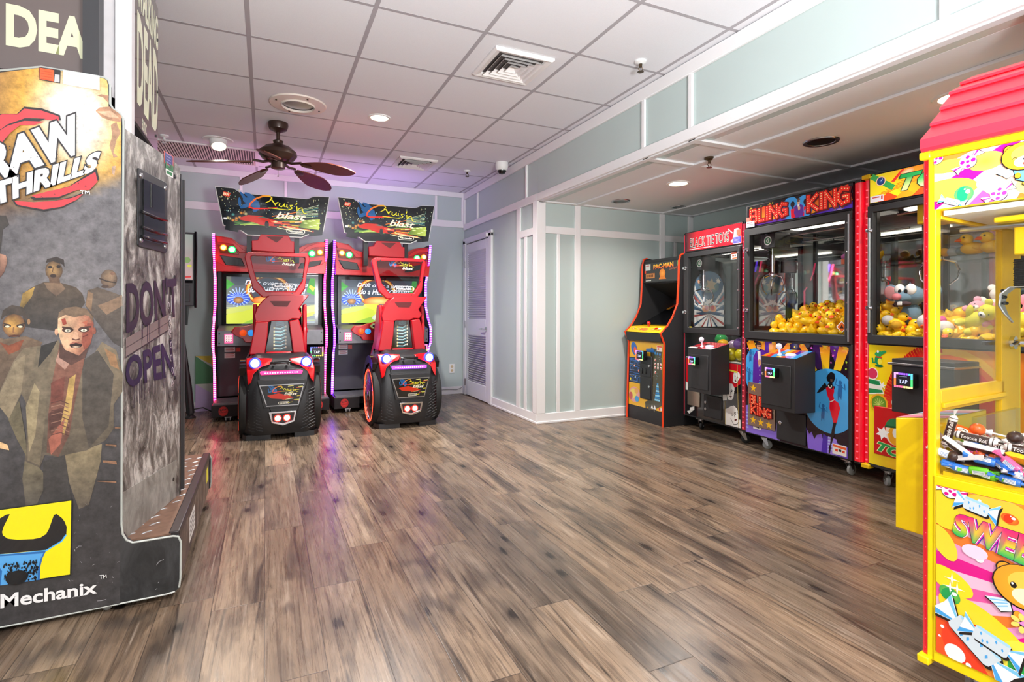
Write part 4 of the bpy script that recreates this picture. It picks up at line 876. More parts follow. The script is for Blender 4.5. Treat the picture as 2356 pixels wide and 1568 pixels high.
def cabinet(name, label, loc, rz, w, d, H, zs, accent, group='crane machines along the alcove wall'):
    """zs: lower panel top, glass bottom, glass top, header bottom. Returns the thing"""
    zl, g0, g1, mq = zs; t = thing(name, label, 'crane machine', (loc[0], loc[1], 0), rz, group)
    MB().box(.0, w, .004, d, .115, zl).build('base_cabinet', 'black_speckle', t, bevel=.004)
    MB().box(0, w, .004, d, mq, H).box(0, w, .0, .03, g1, mq).build('header_box', 'black_metal', t, bevel=.004)
    m = MB()
    for x, y in ((0, .035), (w-.03, .035), (0, d-.03), (w-.03, d-.03)): m.box(x, x+.03, y, y+.03, zl, mq)
    m.build('corner_posts', 'black_metal', t)
    MB().box(.03, w-.03, d-.02, d-.012, zl, mq).build('mirror_back', 'mirror', t)
    for x in (.010, w-.016): MB().box(x, x+.006, .065, d-.03, zl, mq).build('side_pane', 'glass', t)
    return t
def door(t, x0, x1, z0, z1, gx0, gx1, g0, g1, screws=()):
    o = MB().frame([(x0, z0), (x1, z0), (x1, z1), (x0, z1)], [(gx0, g0), (gx1, g0), (gx1, g1), (gx0, g1)], -.012, .03).build('door_frame', 'black_speckle', t, bevel=.004)
    MB().box(gx0-.01, gx1+.01, .008, .013, g0-.01, g1+.01).build('door_glass', 'glass', o)
    for f in (.22, .85): MB().lathe((x0+(gx0-x0)*.5, -.012, g0+(g1-g0)*f), (0, -1, 0), [(.018, 0), (.018, .005), (.010, .006), (.012, .028), (0, .03)], 16).build('door_lock', 'chrome', o)
    for f in screws: MB().lathe(((gx1+x1)/2, -.012, g0+(g1-g0)*f), (0, -1, 0), [(.008, 0), (.006, .004), (0, .005)], 10).build('screw', 'chrome', o)
    MB().cyl((x1-.006, -.016, z0+.02), (x1-.006, -.016, z1-.02), .006, n=8).build('hinge_rod', 'steel', o)
    return o
def topple(x, y): return Matrix.Rotation(y, 3, 'Z') @ Matrix.Rotation(x, 3, 'X')
# one duck, copied for every duck
def make_duck():
    t = thing('rubber_duck', 'yellow rubber duck', 'rubber duck')
    b = MB().ell((0, 0, .030), (.048, .036, .030), nu=18, nv=12).ell((.026, 0, .072), (.027, .026, .026)).tube([(-.03, 0, .035), (-.047, 0, .05), (-.054, 0, .064)], [.022, .014, .004], 8)
    for s in (-1, 1): b.ell((-.008, s*.034, .036), (.026, .008, .015))
    b.build('body', 'duck_yellow', t)
    MB().ell((.056, 0, .066), (.015, .014, .005)).ell((.054, 0, .072), (.012, .012, .005)).build('beak', 'beak_orange', t)
    MB().ell((.042, .017, .08), .005, nu=8, nv=6).ell((.042, -.017, .08), .005, nu=8, nv=6).build('eyes', 'eye_black', t)
    return t
DUCK = []
def duck(M, x, y, z, rot, sc, label, group):
    p = M @ Vector((x, y, z))
    if not DUCK:
        o = make_duck(); DUCK.append(o); o['label'] = label; o['group'] = group; o.location = p; o.rotation_euler = rot; o.scale = (sc,)*3
        return o
    return clone(DUCK[0], p, rot, sc, label, group)
def settle(n, x0, x1, y0, y1, floor, r, seed, it=160, keep=None):
    """drops n balls of radius r into a tray and lets them come to rest; floor is a function of (x, y)"""
    q = random.Random(seed); P = [[q.uniform(x0+r, x1-r), q.uniform(y0+r, y1-r), floor(x0, y0)+r+q.random()*r*4] for _ in range(n)]
    for k in range(it):
        for p in P: p[2] -= r*.12
        for _ in range(2):
            for i in range(n):
                a = P[i]
                for j in range(i):
                    b = P[j]; dx = a[0]-b[0]; dy = a[1]-b[1]; dz = a[2]-b[2]
                    if abs(dx) < 2*r and abs(dy) < 2*r and abs(dz) < 2*r:
                        L = math.sqrt(dx*dx+dy*dy+dz*dz) or 1e-6
                        if L < 2*r:
                            f = (2*r-L)/L*.5; a[0] += dx*f; a[1] += dy*f; a[2] += dz*f; b[0] -= dx*f; b[1] -= dy*f; b[2] -= dz*f
            for p in P: p[0] = min(max(p[0], x0+r), x1-r); p[1] = min(max(p[1], y0+r), y1-r); p[2] = max(p[2], floor(p[0], p[1])+r)
    return P
def frame_of(loc, rz): return Matrix.Translation((loc[0], loc[1], 0)) @ Matrix.Rotation(rz, 4, 'Z')

# ----------------------------------------------------------------- the big crane with the marquee-bulb letters
BL, BR = (3.562, 3.182), radians(-92.8); w, d = .905, .80
t = cabinet('crane_machine', 'tall black crane machine full of yellow rubber ducks, beside the red light tube', BL, BR, w, d, 1.962, (.885, .947, 1.715, 1.775), 'red')
MBL = frame_of(BL, BR)
door(t, .0, w-.005, .885, 1.77, .055, .862, .947, 1.715, (.05, .28, .45, .72, .97))
mt = MB().box(-.028, -.004, .0, .04, .14, 1.93)
def litube(t, x, y, z0, z1, r=.03, m='tube_red', cap='black_gloss', leds=True):
    o = MB().cyl((x, y, z0), (x, y, z1), r, n=20).build('light_tube', m, t)
    for za, zb in ((z1, z1+.016), (z0-.012, z0)): MB().cyl((x, y, za), (x, y, zb), r*1.08, n=20).build('tube_cap', cap, o)
    if leds:
        k = MB().ell((0, 0, 0), (.007, .005, .005), nu=8, nv=6).build('diode', 'led_dot', o); n = int((z1-z0)/.045)
        for i in range(n):
            q = k if i == 0 else k.copy()
            if i: COL.objects.link(q)
            q.location = (x+r*.1, y-r*.97, z0+.02+i*(z1-z0-.04)/n)
    return o
lightmat('led_dot', '#ff4a58', 1.6)
litube(t, w+.036, .03, .125, 1.945, .031)
lightbar = MB().box(.1, w-.1, .30, .36, 1.755, 1.772).build('canopy_light', 'canopy_lamp', t)
MB().box(.012, w-.012, .03, d-.02, .887, .90).build('prize_deck', 'deck_white', t)
MB().box(.175, .180, .03, .30, .90, 1.06).box(.02, .18, .30, .305, .90, 1.06).build('prize_chute', 'acrylic', t)
# header art
a = Art((0, -.001, 0)); z0, z1 = 1.790, 1.950; x0, x1 = .022, .912; a.setclip([(x0, z0), (x1, z0), (x1, z1), (x0, z1)])
a.rect(x0, z0, x1, z1, '#14101c')
for P, c0, c1 in (([(.05, 1.80), (.40, 1.80), (.46, 1.90), (.20, 1.93), (.05, 1.90)], '#f8b020', '#e8431c'), ([(.52, 1.79), (.91, 1.84), (.88, 1.95), (.60, 1.91)], '#f2a024', '#e23a20'), ([(.02, 1.79), (.42, 1.79), (.40, 1.81), (.02, 1.81)], '#5a2a9a', '#5a2a9a'), ([(.60, 1.79), (.91, 1.79), (.91, 1.83), (.80, 1.82)], '#4a2aa8', '#5a2a9a')): a.poly(P, lambda u, v: mix(c0, c1, max(0, min(1, (v-z0)/.15))))
a.ell(.43, 1.87, .075, .085, '#3a9ae0'); a.ell(.545, 1.86, .075, .085, '#3a9ae0')
for x, y in ((.06, 1.935), (.10, 1.925), (.16, 1.935), (.27, 1.94), (.70, 1.94), (.79, 1.935), (.64, 1.935), (.85, 1.94)): a.star(x, y, .008, '#f0e040')
for x, y, r in ((.058, 1.925, .018), (.245, 1.925, .024), (.66, 1.925, .02), (.865, 1.925, .024), (.84, 1.815, .02)): a.star(x, y, r, '#f8c838')
a.setclip(None)
# a man in a purple suit between two dancers
a.poly([(.455, 1.792), (.545, 1.792), (.54, 1.87), (.515, 1.885), (.485, 1.885), (.46, 1.87)], '#5a2a90'); a.ell(.50, 1.905, .013, .02, '#d8a888'); a.ell(.50, 1.922, .014, .009, '#5a4038'); a.rect(.489, 1.905, .511, 1.911, '#181818'); a.poly([(.49, 1.885), (.51, 1.885), (.50, 1.84)], '#f0e8e0'); a.ell(.505, 1.858, .01, .016, '#d8a888')
for x, s in ((.45, 1), (.56, -1)):
    a.ell(x, 1.895, .018, .022, '#141018'); a.ell(x, 1.872, .008, .012, '#3a2018'); a.poly([(x-.016, 1.86), (x+.016, 1.86), (x+.012*s, 1.83), (x+.024*s, 1.795), (x-.012, 1.792)], '#e0102a')
def bulbs(a, s, x, y, w_, h_, n, sw, c='#ffe0a0', fill='#ea2a1a', out='#5a0c10', sl=0.):
    """capitals drawn as thick strokes with a row of bulbs along each"""
    G = {'B': [(0, 0, 0, 1), (0, 1, .7, 1), (0, .5, .75, .5), (0, 0, .75, 0), (.85, .62, .85, .9), (.9, .1, .9, .4)], 'L': [(0, 0, 0, 1), (0, 0, .9, 0)], 'I': [(.5, 0, .5, 1)], 'N': [(0, 0, 0, 1), (0, 1, 1, 0), (1, 0, 1, 1)],
         'G': [(.95, .9, .4, 1), (.4, 1, .03, .7), (.03, .7, .03, .3), (.03, .3, .4, 0), (.4, 0, .95, .1), (.95, .1, .95, .45), (.95, .45, .55, .45)], 'K': [(0, 0, 0, 1), (.1, .5, .95, 1), (.2, .5, 1, 0)]}
    wd = [.22 if ch == 'I' else .75 if ch == 'L' else 1. for ch in s]; tot = sum(wd)+.34*(len(s)-1); q = x-w_/2; segs = []
    for ch, cw in zip(s, wd):
        ww = cw*w_/tot
        for (u0, v0, u1, v1) in G[ch]:
            X = lambda u, v: (q+ww*u, y+h_*(v-.5)+sl*(q+ww*u-x)); segs.append((X(u0, v0), X(u1, v1)))
        q += ww+.34*w_/tot
    for k, (wd_, col_, dx_, dz_) in enumerate(((sw*1.45, out, sw*.22, -sw*.22), (sw*1.4, out, 0, 0), (sw, fill, 0, 0))):
        for p0, p1 in segs:
            L_ = hypot(p1[0]-p0[0], p1[1]-p0[1]); ex, ez = (p1[0]-p0[0])/L_*wd_*.45, (p1[1]-p0[1])/L_*wd_*.45
            a.line([(p0[0]-ex+dx_, p0[1]-ez+dz_), (p1[0]+ex+dx_, p1[1]+ez+dz_)], wd_, col_)
    for p0, p1 in segs:
        k = max(2, int(hypot(p1[0]-p0[0], p1[1]-p0[1])/n))
        for i in range(k+1): f = i/k; a.ell(p0[0]+(p1[0]-p0[0])*f, p0[1]+(p1[1]-p0[1])*f, n*.27, n*.27, c, n=8)
bulbs(a, 'BLING', .228, 1.868, .34, .09, .015, .026, sl=.02); bulbs(a, 'KING', .735, 1.876, .30, .10, .015, .028, sl=.02)
a.rect(.022, 1.782, .105, 1.828, '#c8ccd4'); a.rect(.03, 1.812, .08, 1.818, '#c05050'); a.rect(.03, 1.80, .09, 1.804, '#888890'); a.poly([(.022, 1.828), (.055, 1.828), (.055, 1.862), (.022, 1.862)], '#f08070')
a.build('header_art', 'backlit', t, label='header art with red bulb lettering')
# lower art
a = Art((0, .003, 0)); X0, X1, Z0, Z1 = .006, .882, .125, .868; a.setclip([(X0, Z0), (X1, Z0), (X1, Z1), (X0, Z1)])
a.rect(X0, Z0, X1, Z1, '#1a1020'); a.poly([(.14, .75), (.20, .87), (.27, .87), (.30, .75)], '#4a1a90'); a.poly([(.60, .70), (.62, .87), (.71, .87), (.72, .70)], '#3a1a58'); a.poly([(.80, .72), (.74, .87), (.82, .87), (.84, .74)], '#52208a')
for P in ([(0.0119,0.8545),(0.0808,0.8742),(0.1162,0.8005),(0.0453,0.7756)], [(0.126,0.8646),(0.1993,0.8802),(0.1947,0.7979),(0.1558,0.8071)], [(0.2328,0.8548),(0.3028,0.8663),(0.2938,0.797),(0.2377,0.7892)], [(0.344,0.8044),(0.3973,0.864),(0.4279,0.8435),(0.415,0.8018)], [(0.5004,0.8553),(0.5419,0.8722),(0.5908,0.8072),(0.5421,0.8001)], [(0.668,0.8548),(0.749,0.8633),(0.742,0.7049),(0.6929,0.6999)], [(0.8148,0.8674),(0.8874,0.8586),(0.8259,0.7033),(0.7752,0.7082)], [(0.5868,0.7962),(0.6505,0.6921),(0.6191,0.6676),(0.5951,0.6829)]): a.poly(P, lambda u, v: mix('#f8d820', '#f08a20', max(0, min(1, (v-.68)/.2))))
for (x, y), r, ro in zip([(0.045,0.8684),(0.1703,0.8669),(0.2751,0.8648),(0.4148,0.8688),(0.5271,0.8677),(0.7116,0.861),(0.861,0.8569)], (.026, .025, .026, .026, .028, .034, .034), (.1, 0, .1, .4, -.3, 0, .3)): a.star(x, y, r, '#f8b828', ro); a.star(x, y, r*.5, '#f0d040', ro)
r = random.Random(4)
for (x, y) in [(0.101,0.8473),(0.116,0.876),(0.3212,0.8446),(0.3528,0.8842),(0.4877,0.8801),(0.4666,0.8422),(0.6067,0.8439),(0.6422,0.8779),(0.5786,0.8814),(0.7823,0.8382),(0.7714,0.8033),(0.7567,0.7529),(0.8682,0.7642),(0.8648,0.7206),(0.7378,0.8833),(0.7931,0.883),(0.0245,0.8025)]: a.star(x, y, r.uniform(.007, .014), r.choice(['#f0e040', '#f08050', '#e86ad0', '#b8e040']), r.random())
cp = arc(.743, .488, .205, 0, 2*pi, 40, .222); a.setclip([(X0, Z0), (X1, Z0), (X1, Z1), (X0, Z1)]); a.poly([(u, v) for u, v in cp], '#46a8ec')
a.poly(arc(.10, .63, .11, 0, 2*pi, 30, .18), '#46a8ec')
# skyline
a.poly([(X0, Z0), (X0, .34), (.05, .35), (.06, .26), (.10, .26), (.11, .20), (.30, .19), (.31, .26), (.33, .26), (.34, Z0)], '#8a70d8'); a.poly([(.58, Z0), (.565, .27), (.59, .23), (.61, .25), (.63, .20), (.65, .235), (.69, .25), (.70, .19), (.70, Z0)], '#8a6ae0'); a.poly([(.685, Z0), (.70, .255), (.735, .24), (.73, Z0)], '#4a2ab0'); a.poly([(.73, Z0), (.735, .245), (.80, .235), (.80, Z0)], '#9a80e8'); a.poly([(.80, Z0), (.80, .22), (.825, .2), (.83, .16), (.85, .21), (.88, .20), (.88, Z0)], '#6a48c8')
for i in range(5): a.poly([(.735, .15+.02*i), (.775, .155+.02*i), (.775, .162+.02*i), (.735, .158+.02*i)], '#b8c8f8'); a.rect(.008, .16+.03*i, .035, .17+.03*i, '#a8b8f0')
# woman in the red dress, with dancers in the background
a.poly([(0.7346,0.6697),(0.7569,0.6913),(0.7826,0.6818),(0.7885,0.6485),(0.7755,0.6197),(0.7534,0.6135),(0.731,0.6245),(0.7234,0.6478)], '#16121a'); a.poly([(0.7518,0.6408),(0.7695,0.6408),(0.7681,0.6222),(0.7548,0.6185)], '#6a4a3a'); a.poly([(0.7496,0.6199),(0.7644,0.6217),(0.7718,0.5954),(0.7865,0.5939),(0.7829,0.573),(0.7609,0.5734),(0.7274,0.5655),(0.7198,0.5852)], '#1c1418')
a.poly([(0.7122,0.6119),(0.7235,0.596),(0.7198,0.5714),(0.678,0.5413),(0.647,0.5278),(0.6664,0.5572)], '#1c1418'); a.poly([(0.7198,0.5748),(0.7348,0.5871),(0.7645,0.5705),(0.777,0.594),(0.7815,0.5592),(0.7742,0.5309),(0.7831,0.5016),(0.8121,0.4859),(0.8251,0.4509),(0.8123,0.4015),(0.8016,0.3509),(0.7761,0.3459),(0.7598,0.3989),(0.7463,0.4411),(0.7499,0.4897),(0.7312,0.5247)], '#e8102c')
a.line([(0.75,0.4849),(0.7647,0.4899),(0.783,0.5037)], .006, '#f0e8e0'); a.line([(0.737,0.5977),(0.746,0.5804),(0.7571,0.5798),(0.7623,0.5976)], .008, '#f4f0e8'); a.poly([(0.7761,0.3459),(0.7994,0.3505),(0.7872,0.3019),(0.7836,0.2604),(0.7654,0.2018),(0.7507,0.1779),(0.7579,0.248),(0.7652,0.2974)], '#16121a'); a.poly([(0.7432,0.183),(0.7581,0.1933),(0.7581,0.1659),(0.7508,0.1265),(0.7419,0.1277)], '#1c1418')
for cx_, cz_, k in ((.825, .56, 1), (.70, .39, .9), (.055, .74, .8), (.045, .58, .8)):
    a.ell(cx_, cz_+.065*k, .012*k, .014*k, '#2a68a8'); a.poly([(cx_-.012*k, cz_+.05*k), (cx_+.014*k, cz_+.05*k), (cx_+.012*k, cz_), (cx_+.008*k, cz_-.05*k), (cx_-.004*k, cz_-.03*k), (cx_-.016*k, cz_-.06*k), (cx_-.018*k, cz_-.01*k)], '#2a68a8'); a.line([(cx_+.01*k, cz_+.04*k), (cx_+.035*k, cz_+.02*k), (cx_+.03*k, cz_+.06*k)], .006*k, '#2a68a8'); a.line([(cx_-.01*k, cz_+.04*k), (cx_-.035*k, cz_+.05*k), (cx_-.025*k, cz_+.09*k)], .006*k, '#2a68a8')
# man in the purple suit
a.poly([(.078, .52), (.085, .74), (.115, .79), (.17, .80), (.215, .78), (.22, .52), (.165, .52), (.15, .56), (.13, .52)], '#5a2aa0'); a.poly([(.125, .79), (.155, .79), (.16, .70), (.14, .66)], '#f0ece8'); a.ell(.14, .828, .022, .03, '#cf9a78'); a.poly(arc(.14, .838, .026, 0, pi, 10, .024), '#3a2a24'); a.rect(.122, .826, .16, .834, '#141414'); a.ell(.148, .70, .016, .026, '#cf9a78')
for z in (.56, .60, .64): a.ell(.15, z, .005, .005, '#e8e0f0', n=10)
a.rect(.77, .135, .872, .205, '#f2ece8'); a.poly([(.775, .185), (.868, .178), (.868, .195), (.775, .20)], '#f0602a'); a.rect(.79, .155, .81, .172, '#e8482a'); a.rect(.815, .158, .835, .174, '#303030'); a.rect(.84, .155, .86, .17, '#e8482a')
a.setclip(None); a.build('front_art', 'print_gloss', t)
P = MB().box(.034, .30, -.006, .004, .185, .535).build('redemption_plate', mat('brushed', '#b8a898', .25, .8).name, t, bevel=.006)
a = Art((0, -.0065, 0))
for x, y in ((.09, .49), (.09, .235), (.165, .23), (.245, .225)): a.star(x, y, .032, '#f8c020')
bulbs(a, 'BLING', .160, .395, .20, .06, .011, .018, sl=-.05); bulbs(a, 'KING', .172, .318, .19, .06, .011, .018, sl=-.05)
a.build('plate_art', 'print_gloss', P)
MB().box(.315, .565, -.008, .004, .135, .36).build('prize_door', 'black_speckle', t, bevel=.006); MB().lathe((.352, -.008, .265), (0, -1, 0), [(.014, 0), (.014, .006), (.008, .01), (0, .01)], 16).build('prize_door_lock', 'chrome', t)
a = Art((0, -.0005, 0)); a.rect(.085, .168, .165, .195, '#f0ece8'); a.poly([(.10, .18), (.15, .176), (.14, .186)], '#202020'); a.build('number_sticker', 'print', t)
def toppy(a, x0, x1, D):
    a.rect(x0, 0, x1, D, '#2a1a50')
    for i, c in enumerate(('#f09020', '#e8402a', '#46a8ec', '#f0c030', '#e05a30', '#5a2aa0', '#46a8ec')): u = x0+(x1-x0)*(i/7); a.poly([(u, 0), (u+.05, 0), (u+.02, D), (u-.03, D)], c)
    a.ell(x0+.12, D*.3, .06, .03, '#5ab0f0')
control_box(t, .352, .64, .20, .395, .775, topart=toppy, rx=.475, rz=.665)
for x, y, tr in ((.10, .10, -.9), (w-.06, .06, 0.), (.10, d-.1, .3), (w-.1, d-.1, .5)): caster(t, x, y, turn=tr)
m = MB()
for y in (.20, .62): m.cyl((.02, y, 1.70), (w-.02, y, 1.70), .007)
m.cyl((.16, .05, 1.715), (.16, d-.05, 1.715), .007).build('gantry_rail', 'steel', t)
claw(t, .16, .12, 1.665, drop=.24, wide=.13)
MB().box(.45, .88, .42, .70, 1.455, 1.462).box(.46, .50, .42, .70, 1.44, 1.455).build('glass_shelf', 'acrylic', t)
MB().box(.60, .63, .66, .70, .90, 1.70).build('shelf_post', 'black_metal', t)
# ducks: a heap at rest on a sloping bed, each its own copy
r = random.Random(11); G = 'rubber ducks heaped in the tall crane'; RD = .047
bed = lambda x, y: .905+max(0, y-.06)*.22+max(0, x-.3)*.04
MB().px([(.32, .90), (d-.03, .90), (d-.03, bed(.3, d-.03)-.002), (.06, .902)], .19, w-.03).build('sloping_bed', 'duck_yellow', t)
for x, y, z in settle(78, .185, w-.02, .02, .62, bed, RD, 4): duck(MBL, x, y, z-.040, (r.uniform(-.5, .5), r.uniform(-.4, .4), r.uniform(0, 6.3)), r.uniform(1.05, 1.22), 'yellow rubber duck in the heap inside the tall black crane machine', G)
duck(MBL, .60, .50, 1.463, (0, 0, BR-2.6), 1.3, 'yellow rubber duck on the upper shelf of the tall black crane, on the left', 'ducks on the crane shelf')
duck(MBL, .70, .50, 1.463, (0, 0, BR-2.2), 1.3, 'yellow rubber duck on the upper shelf of the tall black crane, on the right', 'ducks on the crane shelf')
p = MBL @ Vector((.52, .50, 1.463)); o = thing('toy_house', 'small pink toy with mauve top on the shelf beside the ducks', 'toy', p, BR)
MB().box(-.04, .04, -.03, .03, 0, .045).build('toy_base', mat('coral', '#e8785a', .5).name, o, bevel=.004); MB().ell((0, 0, .06), (.055, .045, .028)).build('toy_top', mat('mauve', '#c86ab8', .5).name, o)
a = Art((0, .0075, 0)); a.poly([(.79, 1.0), (.83, .96), (.87, 1.0), (.83, 1.04)], '#f4f0ec'); a.poly([(.797, 1.0), (.83, .967), (.863, 1.0), (.83, 1.033)], '#e06a20'); a.poly([(.815, .99), (.845, .99), (.83, 1.015)], '#402010'); a.build('warning_sticker', 'print', t)

# ----------------------------------------------------------------- the smaller black crane with balls
BTL, BTR = (3.637, 3.964), radians(-93); w, d = .715, .70
t = cabinet('ball_crane_machine', 'black crane machine with a red header and coloured balls, next to the maze cabinet', BTL, BTR, w, d, 1.852, (.905, .952, 1.612, 1.66), 'plum')
MBT = frame_of(BTL, BTR)
o = [c for c in t.children if c.name.startswith('base_cabinet')][0]; bpy.data.objects.remove(o)
MB().box(0, w, .004, d, .115, .665).box(0, .012, .004, d, .665, .90).box(w-.012, w, .004, d, .665, .9).build('base_cabinet', 'black_speckle', t, bevel=.004)
MB().box(.012, w-.012, .002, .008, .68, .897).build('lower_window', 'acrylic', t)
door(t, .0, w-.008, .90, 1.655, .062, .668, .952, 1.612, (.02, .25, .5, .76, .98))
litube(t, w+.012, .02, .12, 1.83, .020, 'tube_plum')
litube(t, -.012, .02, .12, 1.83, .012, 'tube_plum', leds=False)
MB().box(.1, w-.1, .30, .35, 1.645, 1.658).build('canopy_light', 'canopy_lamp', t); MB().box(.014, w-.014, .012, d-.02, .667, .675).build('prize_deck', 'deck_white', t)
a = Art((0, -.001, 0)); a.poly([(.018, 1.672), (.715, 1.672), (.715, 1.842), (.018, 1.842)], lambda u, v: mix('#401018', '#e01424', min(1, max(0, (u-.1)*2.2)))); a.rect(.3, 1.672, .715, 1.842, '#dd1424'); a.poly([(.018, 1.672), (.30, 1.672), (.30, 1.842), (.018, 1.842)], lambda u, v: mix('#26101a', '#dd1424', max(0, (u-.02)/.28)))
a.text('BLACK TIE TOYS', .325, 1.745, .49, .085, '#1a1416', .0, 0, .012, out='#f0e4e0', ow=.018); a.rect(.07, 1.682, .40, 1.686, '#f0c8c8')
a.poly([(.615, 1.70), (.66, 1.70), (.69, 1.79), (.63, 1.80)], '#c8c8cc'); a.ell(.625, 1.705, .035, .016, '#e8e8ec', '#9a9aa0', .2); a.ell(.66, 1.79, .03, .014, '#a8a8ac'); a.line([(.56, 1.81), (.61, 1.77)], .008, '#e8e4e0'); a.rect(.655, 1.74, .70, 1.79, '#f0604a')
a.rect(.615, 1.674, .708, 1.735, '#e8b8c8'); a.rect(.62, 1.679, .703, 1.73, '#4a48b8'); [a.rect(.63, 1.688+.01*i, .69, 1.691+.01*i, '#9a98e0') for i in range(4)]; a.build('header_art', 'backlit', t, label='red header art with black outlined lettering')
# monochrome party faces on the lower panel
a = Art((0, .003, 0)); X0, X1, Z0, Z1 = .02, .70, .13, .66; a.setclip([(X0, Z0), (X1, Z0), (X1, Z1), (X0, Z1)])
a.rect(X0, Z0, X1, Z1, '#1c1a1c'); a.poly([(.45, .66), (.70, .66), (.70, .50), (.64, .46), (.52, .44), (.45, .42)], '#d01624'); a.poly([(.02, .66), (.08, .66), (.08, .42), (.02, .42)], '#d01624')
def face(cx_, cz_, r_, tilt, hair, c='#f0eeea'):
    R = lambda P: [(cx_+r_*(u*cos(tilt)-v*sin(tilt)), cz_+r_*(u*sin(tilt)+v*cos(tilt))) for u, v in P]
    a.poly(R([(-.6, -1), (-.75, -.2), (-.7, .5), (-.3, .9), (.3, .95), (.7, .5), (.72, -.1), (.5, -.8), (.1, -1.15), (-.3, -1.1)]), c); a.poly(R([(-.85, .0), (-.8, .8), (-.2, 1.2), (.5, 1.15), (.85, .6), (.8, .1), (.6, .55), (.1, .72), (-.5, .55), (-.65, .05)]), hair)
    for u in (-.32, .28): a.line(R([(u-.16, .22), (u, .30), (u+.16, .2)]), r_*.09, '#181618'); a.ell(*R([(u, .08)])[0], r_*.11, r_*.07, '#181618', rot=tilt, n=10)
    a.line(R([(.0, .1), (.08, -.25), (-.05, -.28)]), r_*.07, '#181618'); a.poly(R([(-.28, -.55), (0, -.48), (.3, -.55), (0, -.78)]), '#5a1418'); a.line(R([(-.75, -.2), (-.6, -1), (-.3, -1.1), (.1, -1.15), (.5, -.8), (.72, -.1)]), r_*.07, '#181618')
for P in ([(.53, .26), (.60, .30), (.63, .22), (.62, .13), (.53, .13)], [(.50, .48), (.55, .50), (.545, .34), (.50, .33)], [(.60, .2), (.70, .2), (.70, .13), (.58, .13)]): a.poly(P, '#f0eeea')
face(.585, .415, .062, .12, '#ece8e4'); face(.63, .225, .066, .45, '#f4f2ee'); face(.652, .545, .045, -.3, '#ece8e4'); face(.525, .59, .042, .1, '#d8d4d0'); a.poly([(.535, .60), (.66, .585), (.66, .60), (.535, .612)], '#e8d840'); a.poly([(.04, .16), (.14, .19), (.14, .22), (.08, .2), (.07, .14)], '#f0eeea'); a.poly([(.02, .36), (.05, .36), (.05, .43), (.02, .44)], '#f0eeea')
a.line([(.665, .66), (.68, .13)], .004, '#c8b060'); a.line([(.525, .33), (.53, .13)], .004, '#c8b060'); a.setclip(None); a.build('front_art', 'print_gloss', t)
MB().box(.05, .215, -.006, .004, .222, .36).build('redemption_plate', 'brushed', t, bevel=.005); MB().box(.27, .49, -.008, .004, .155, .355).build('prize_door', 'black_speckle', t, bevel=.006)
for z in (.285, .225): MB().lathe((.30, -.008, z), (0, -1, 0), [(.013, 0), (.013, .006), (0, .008)], 14).build('prize_door_lock', 'steel', t)
def toppy2(a, x0, x1, D):
    a.rect(x0, 0, x1, D, '#c02a34'); a.poly([(x0, 0), (x0+.12, 0), (x0+.08, .05), (x0, .03)], '#f0ece8'); a.poly([(x1-.1, 0), (x1, 0), (x1, .06)], '#f0ece8'); a.line([(x0, .06), (x0+.15, .02)], .01, '#201818'); a.poly([(x0+.06, D*.6), (x0+.14, D*.5), (x0+.1, D*.9)], '#301820')
control_box(t, .29, .578, .20, .40, .782, topart=toppy2, rx=.40, rz=.675)
for x, y, tr in ((.16, .06, .5), (w-.03, .04, -.6), (.1, d-.1, .2), (w-.1, d-.1, 1.)): caster(t, x, y, 'steel', 'rubber', tr)
claw(t, .125, .12, 1.555, drop=.20, wide=.05, spread=.10)
m = MB().cyl((.125, .05, 1.625), (.125, d-.05, 1.625), .008); m.cyl((.02, .2, 1.632), (w-.02, .2, 1.632), .006).build('gantry_rail', 'steel', t)
a = Art((0, .0075, 0)); a.rect(.585, 1.545, .665, 1.608, '#f0e4de'); a.rect(.59, 1.59, .66, 1.605, '#f05a30'); a.rect(.60, 1.57, .62, 1.585, '#e8482a'); a.rect(.625, 1.57, .64, 1.585, '#303030'); a.rect(.60, 1.55, .65, 1.56, '#f05a30'); a.rect(.062, .952, .10, .962, '#e8d040'); a.build('warning_sticker', 'print', t)
# arched reflection in the glass, painted on a board inside the far pane
def on_left(y, z): return (y, z)
b = thing('arched_reflection', 'arch-topped painted reflection of blue, red and white rays inside the black crane', 'painted reflection', MBT @ Vector((0, 0, 0)), BTR)
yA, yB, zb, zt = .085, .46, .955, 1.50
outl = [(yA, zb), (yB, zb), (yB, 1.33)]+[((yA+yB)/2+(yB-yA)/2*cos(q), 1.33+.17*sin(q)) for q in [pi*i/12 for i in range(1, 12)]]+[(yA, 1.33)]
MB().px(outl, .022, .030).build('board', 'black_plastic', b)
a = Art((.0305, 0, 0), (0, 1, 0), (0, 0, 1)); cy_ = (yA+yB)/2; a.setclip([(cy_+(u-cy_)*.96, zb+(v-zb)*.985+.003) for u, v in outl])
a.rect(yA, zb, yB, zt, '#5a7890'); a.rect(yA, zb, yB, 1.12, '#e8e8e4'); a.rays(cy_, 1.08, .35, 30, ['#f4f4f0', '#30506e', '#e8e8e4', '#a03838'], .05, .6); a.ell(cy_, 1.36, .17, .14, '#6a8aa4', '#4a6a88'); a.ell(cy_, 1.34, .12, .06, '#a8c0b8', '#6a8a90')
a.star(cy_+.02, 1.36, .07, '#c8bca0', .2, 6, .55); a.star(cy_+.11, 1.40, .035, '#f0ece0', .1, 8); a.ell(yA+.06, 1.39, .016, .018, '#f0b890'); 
for u in (-.045, .045): a.ell(cy_+u, 1.13, .042, .035, '#c86a4a', '#e8b080'); a.ell(cy_+u*.8, 1.14, .024, .022, '#b03030')
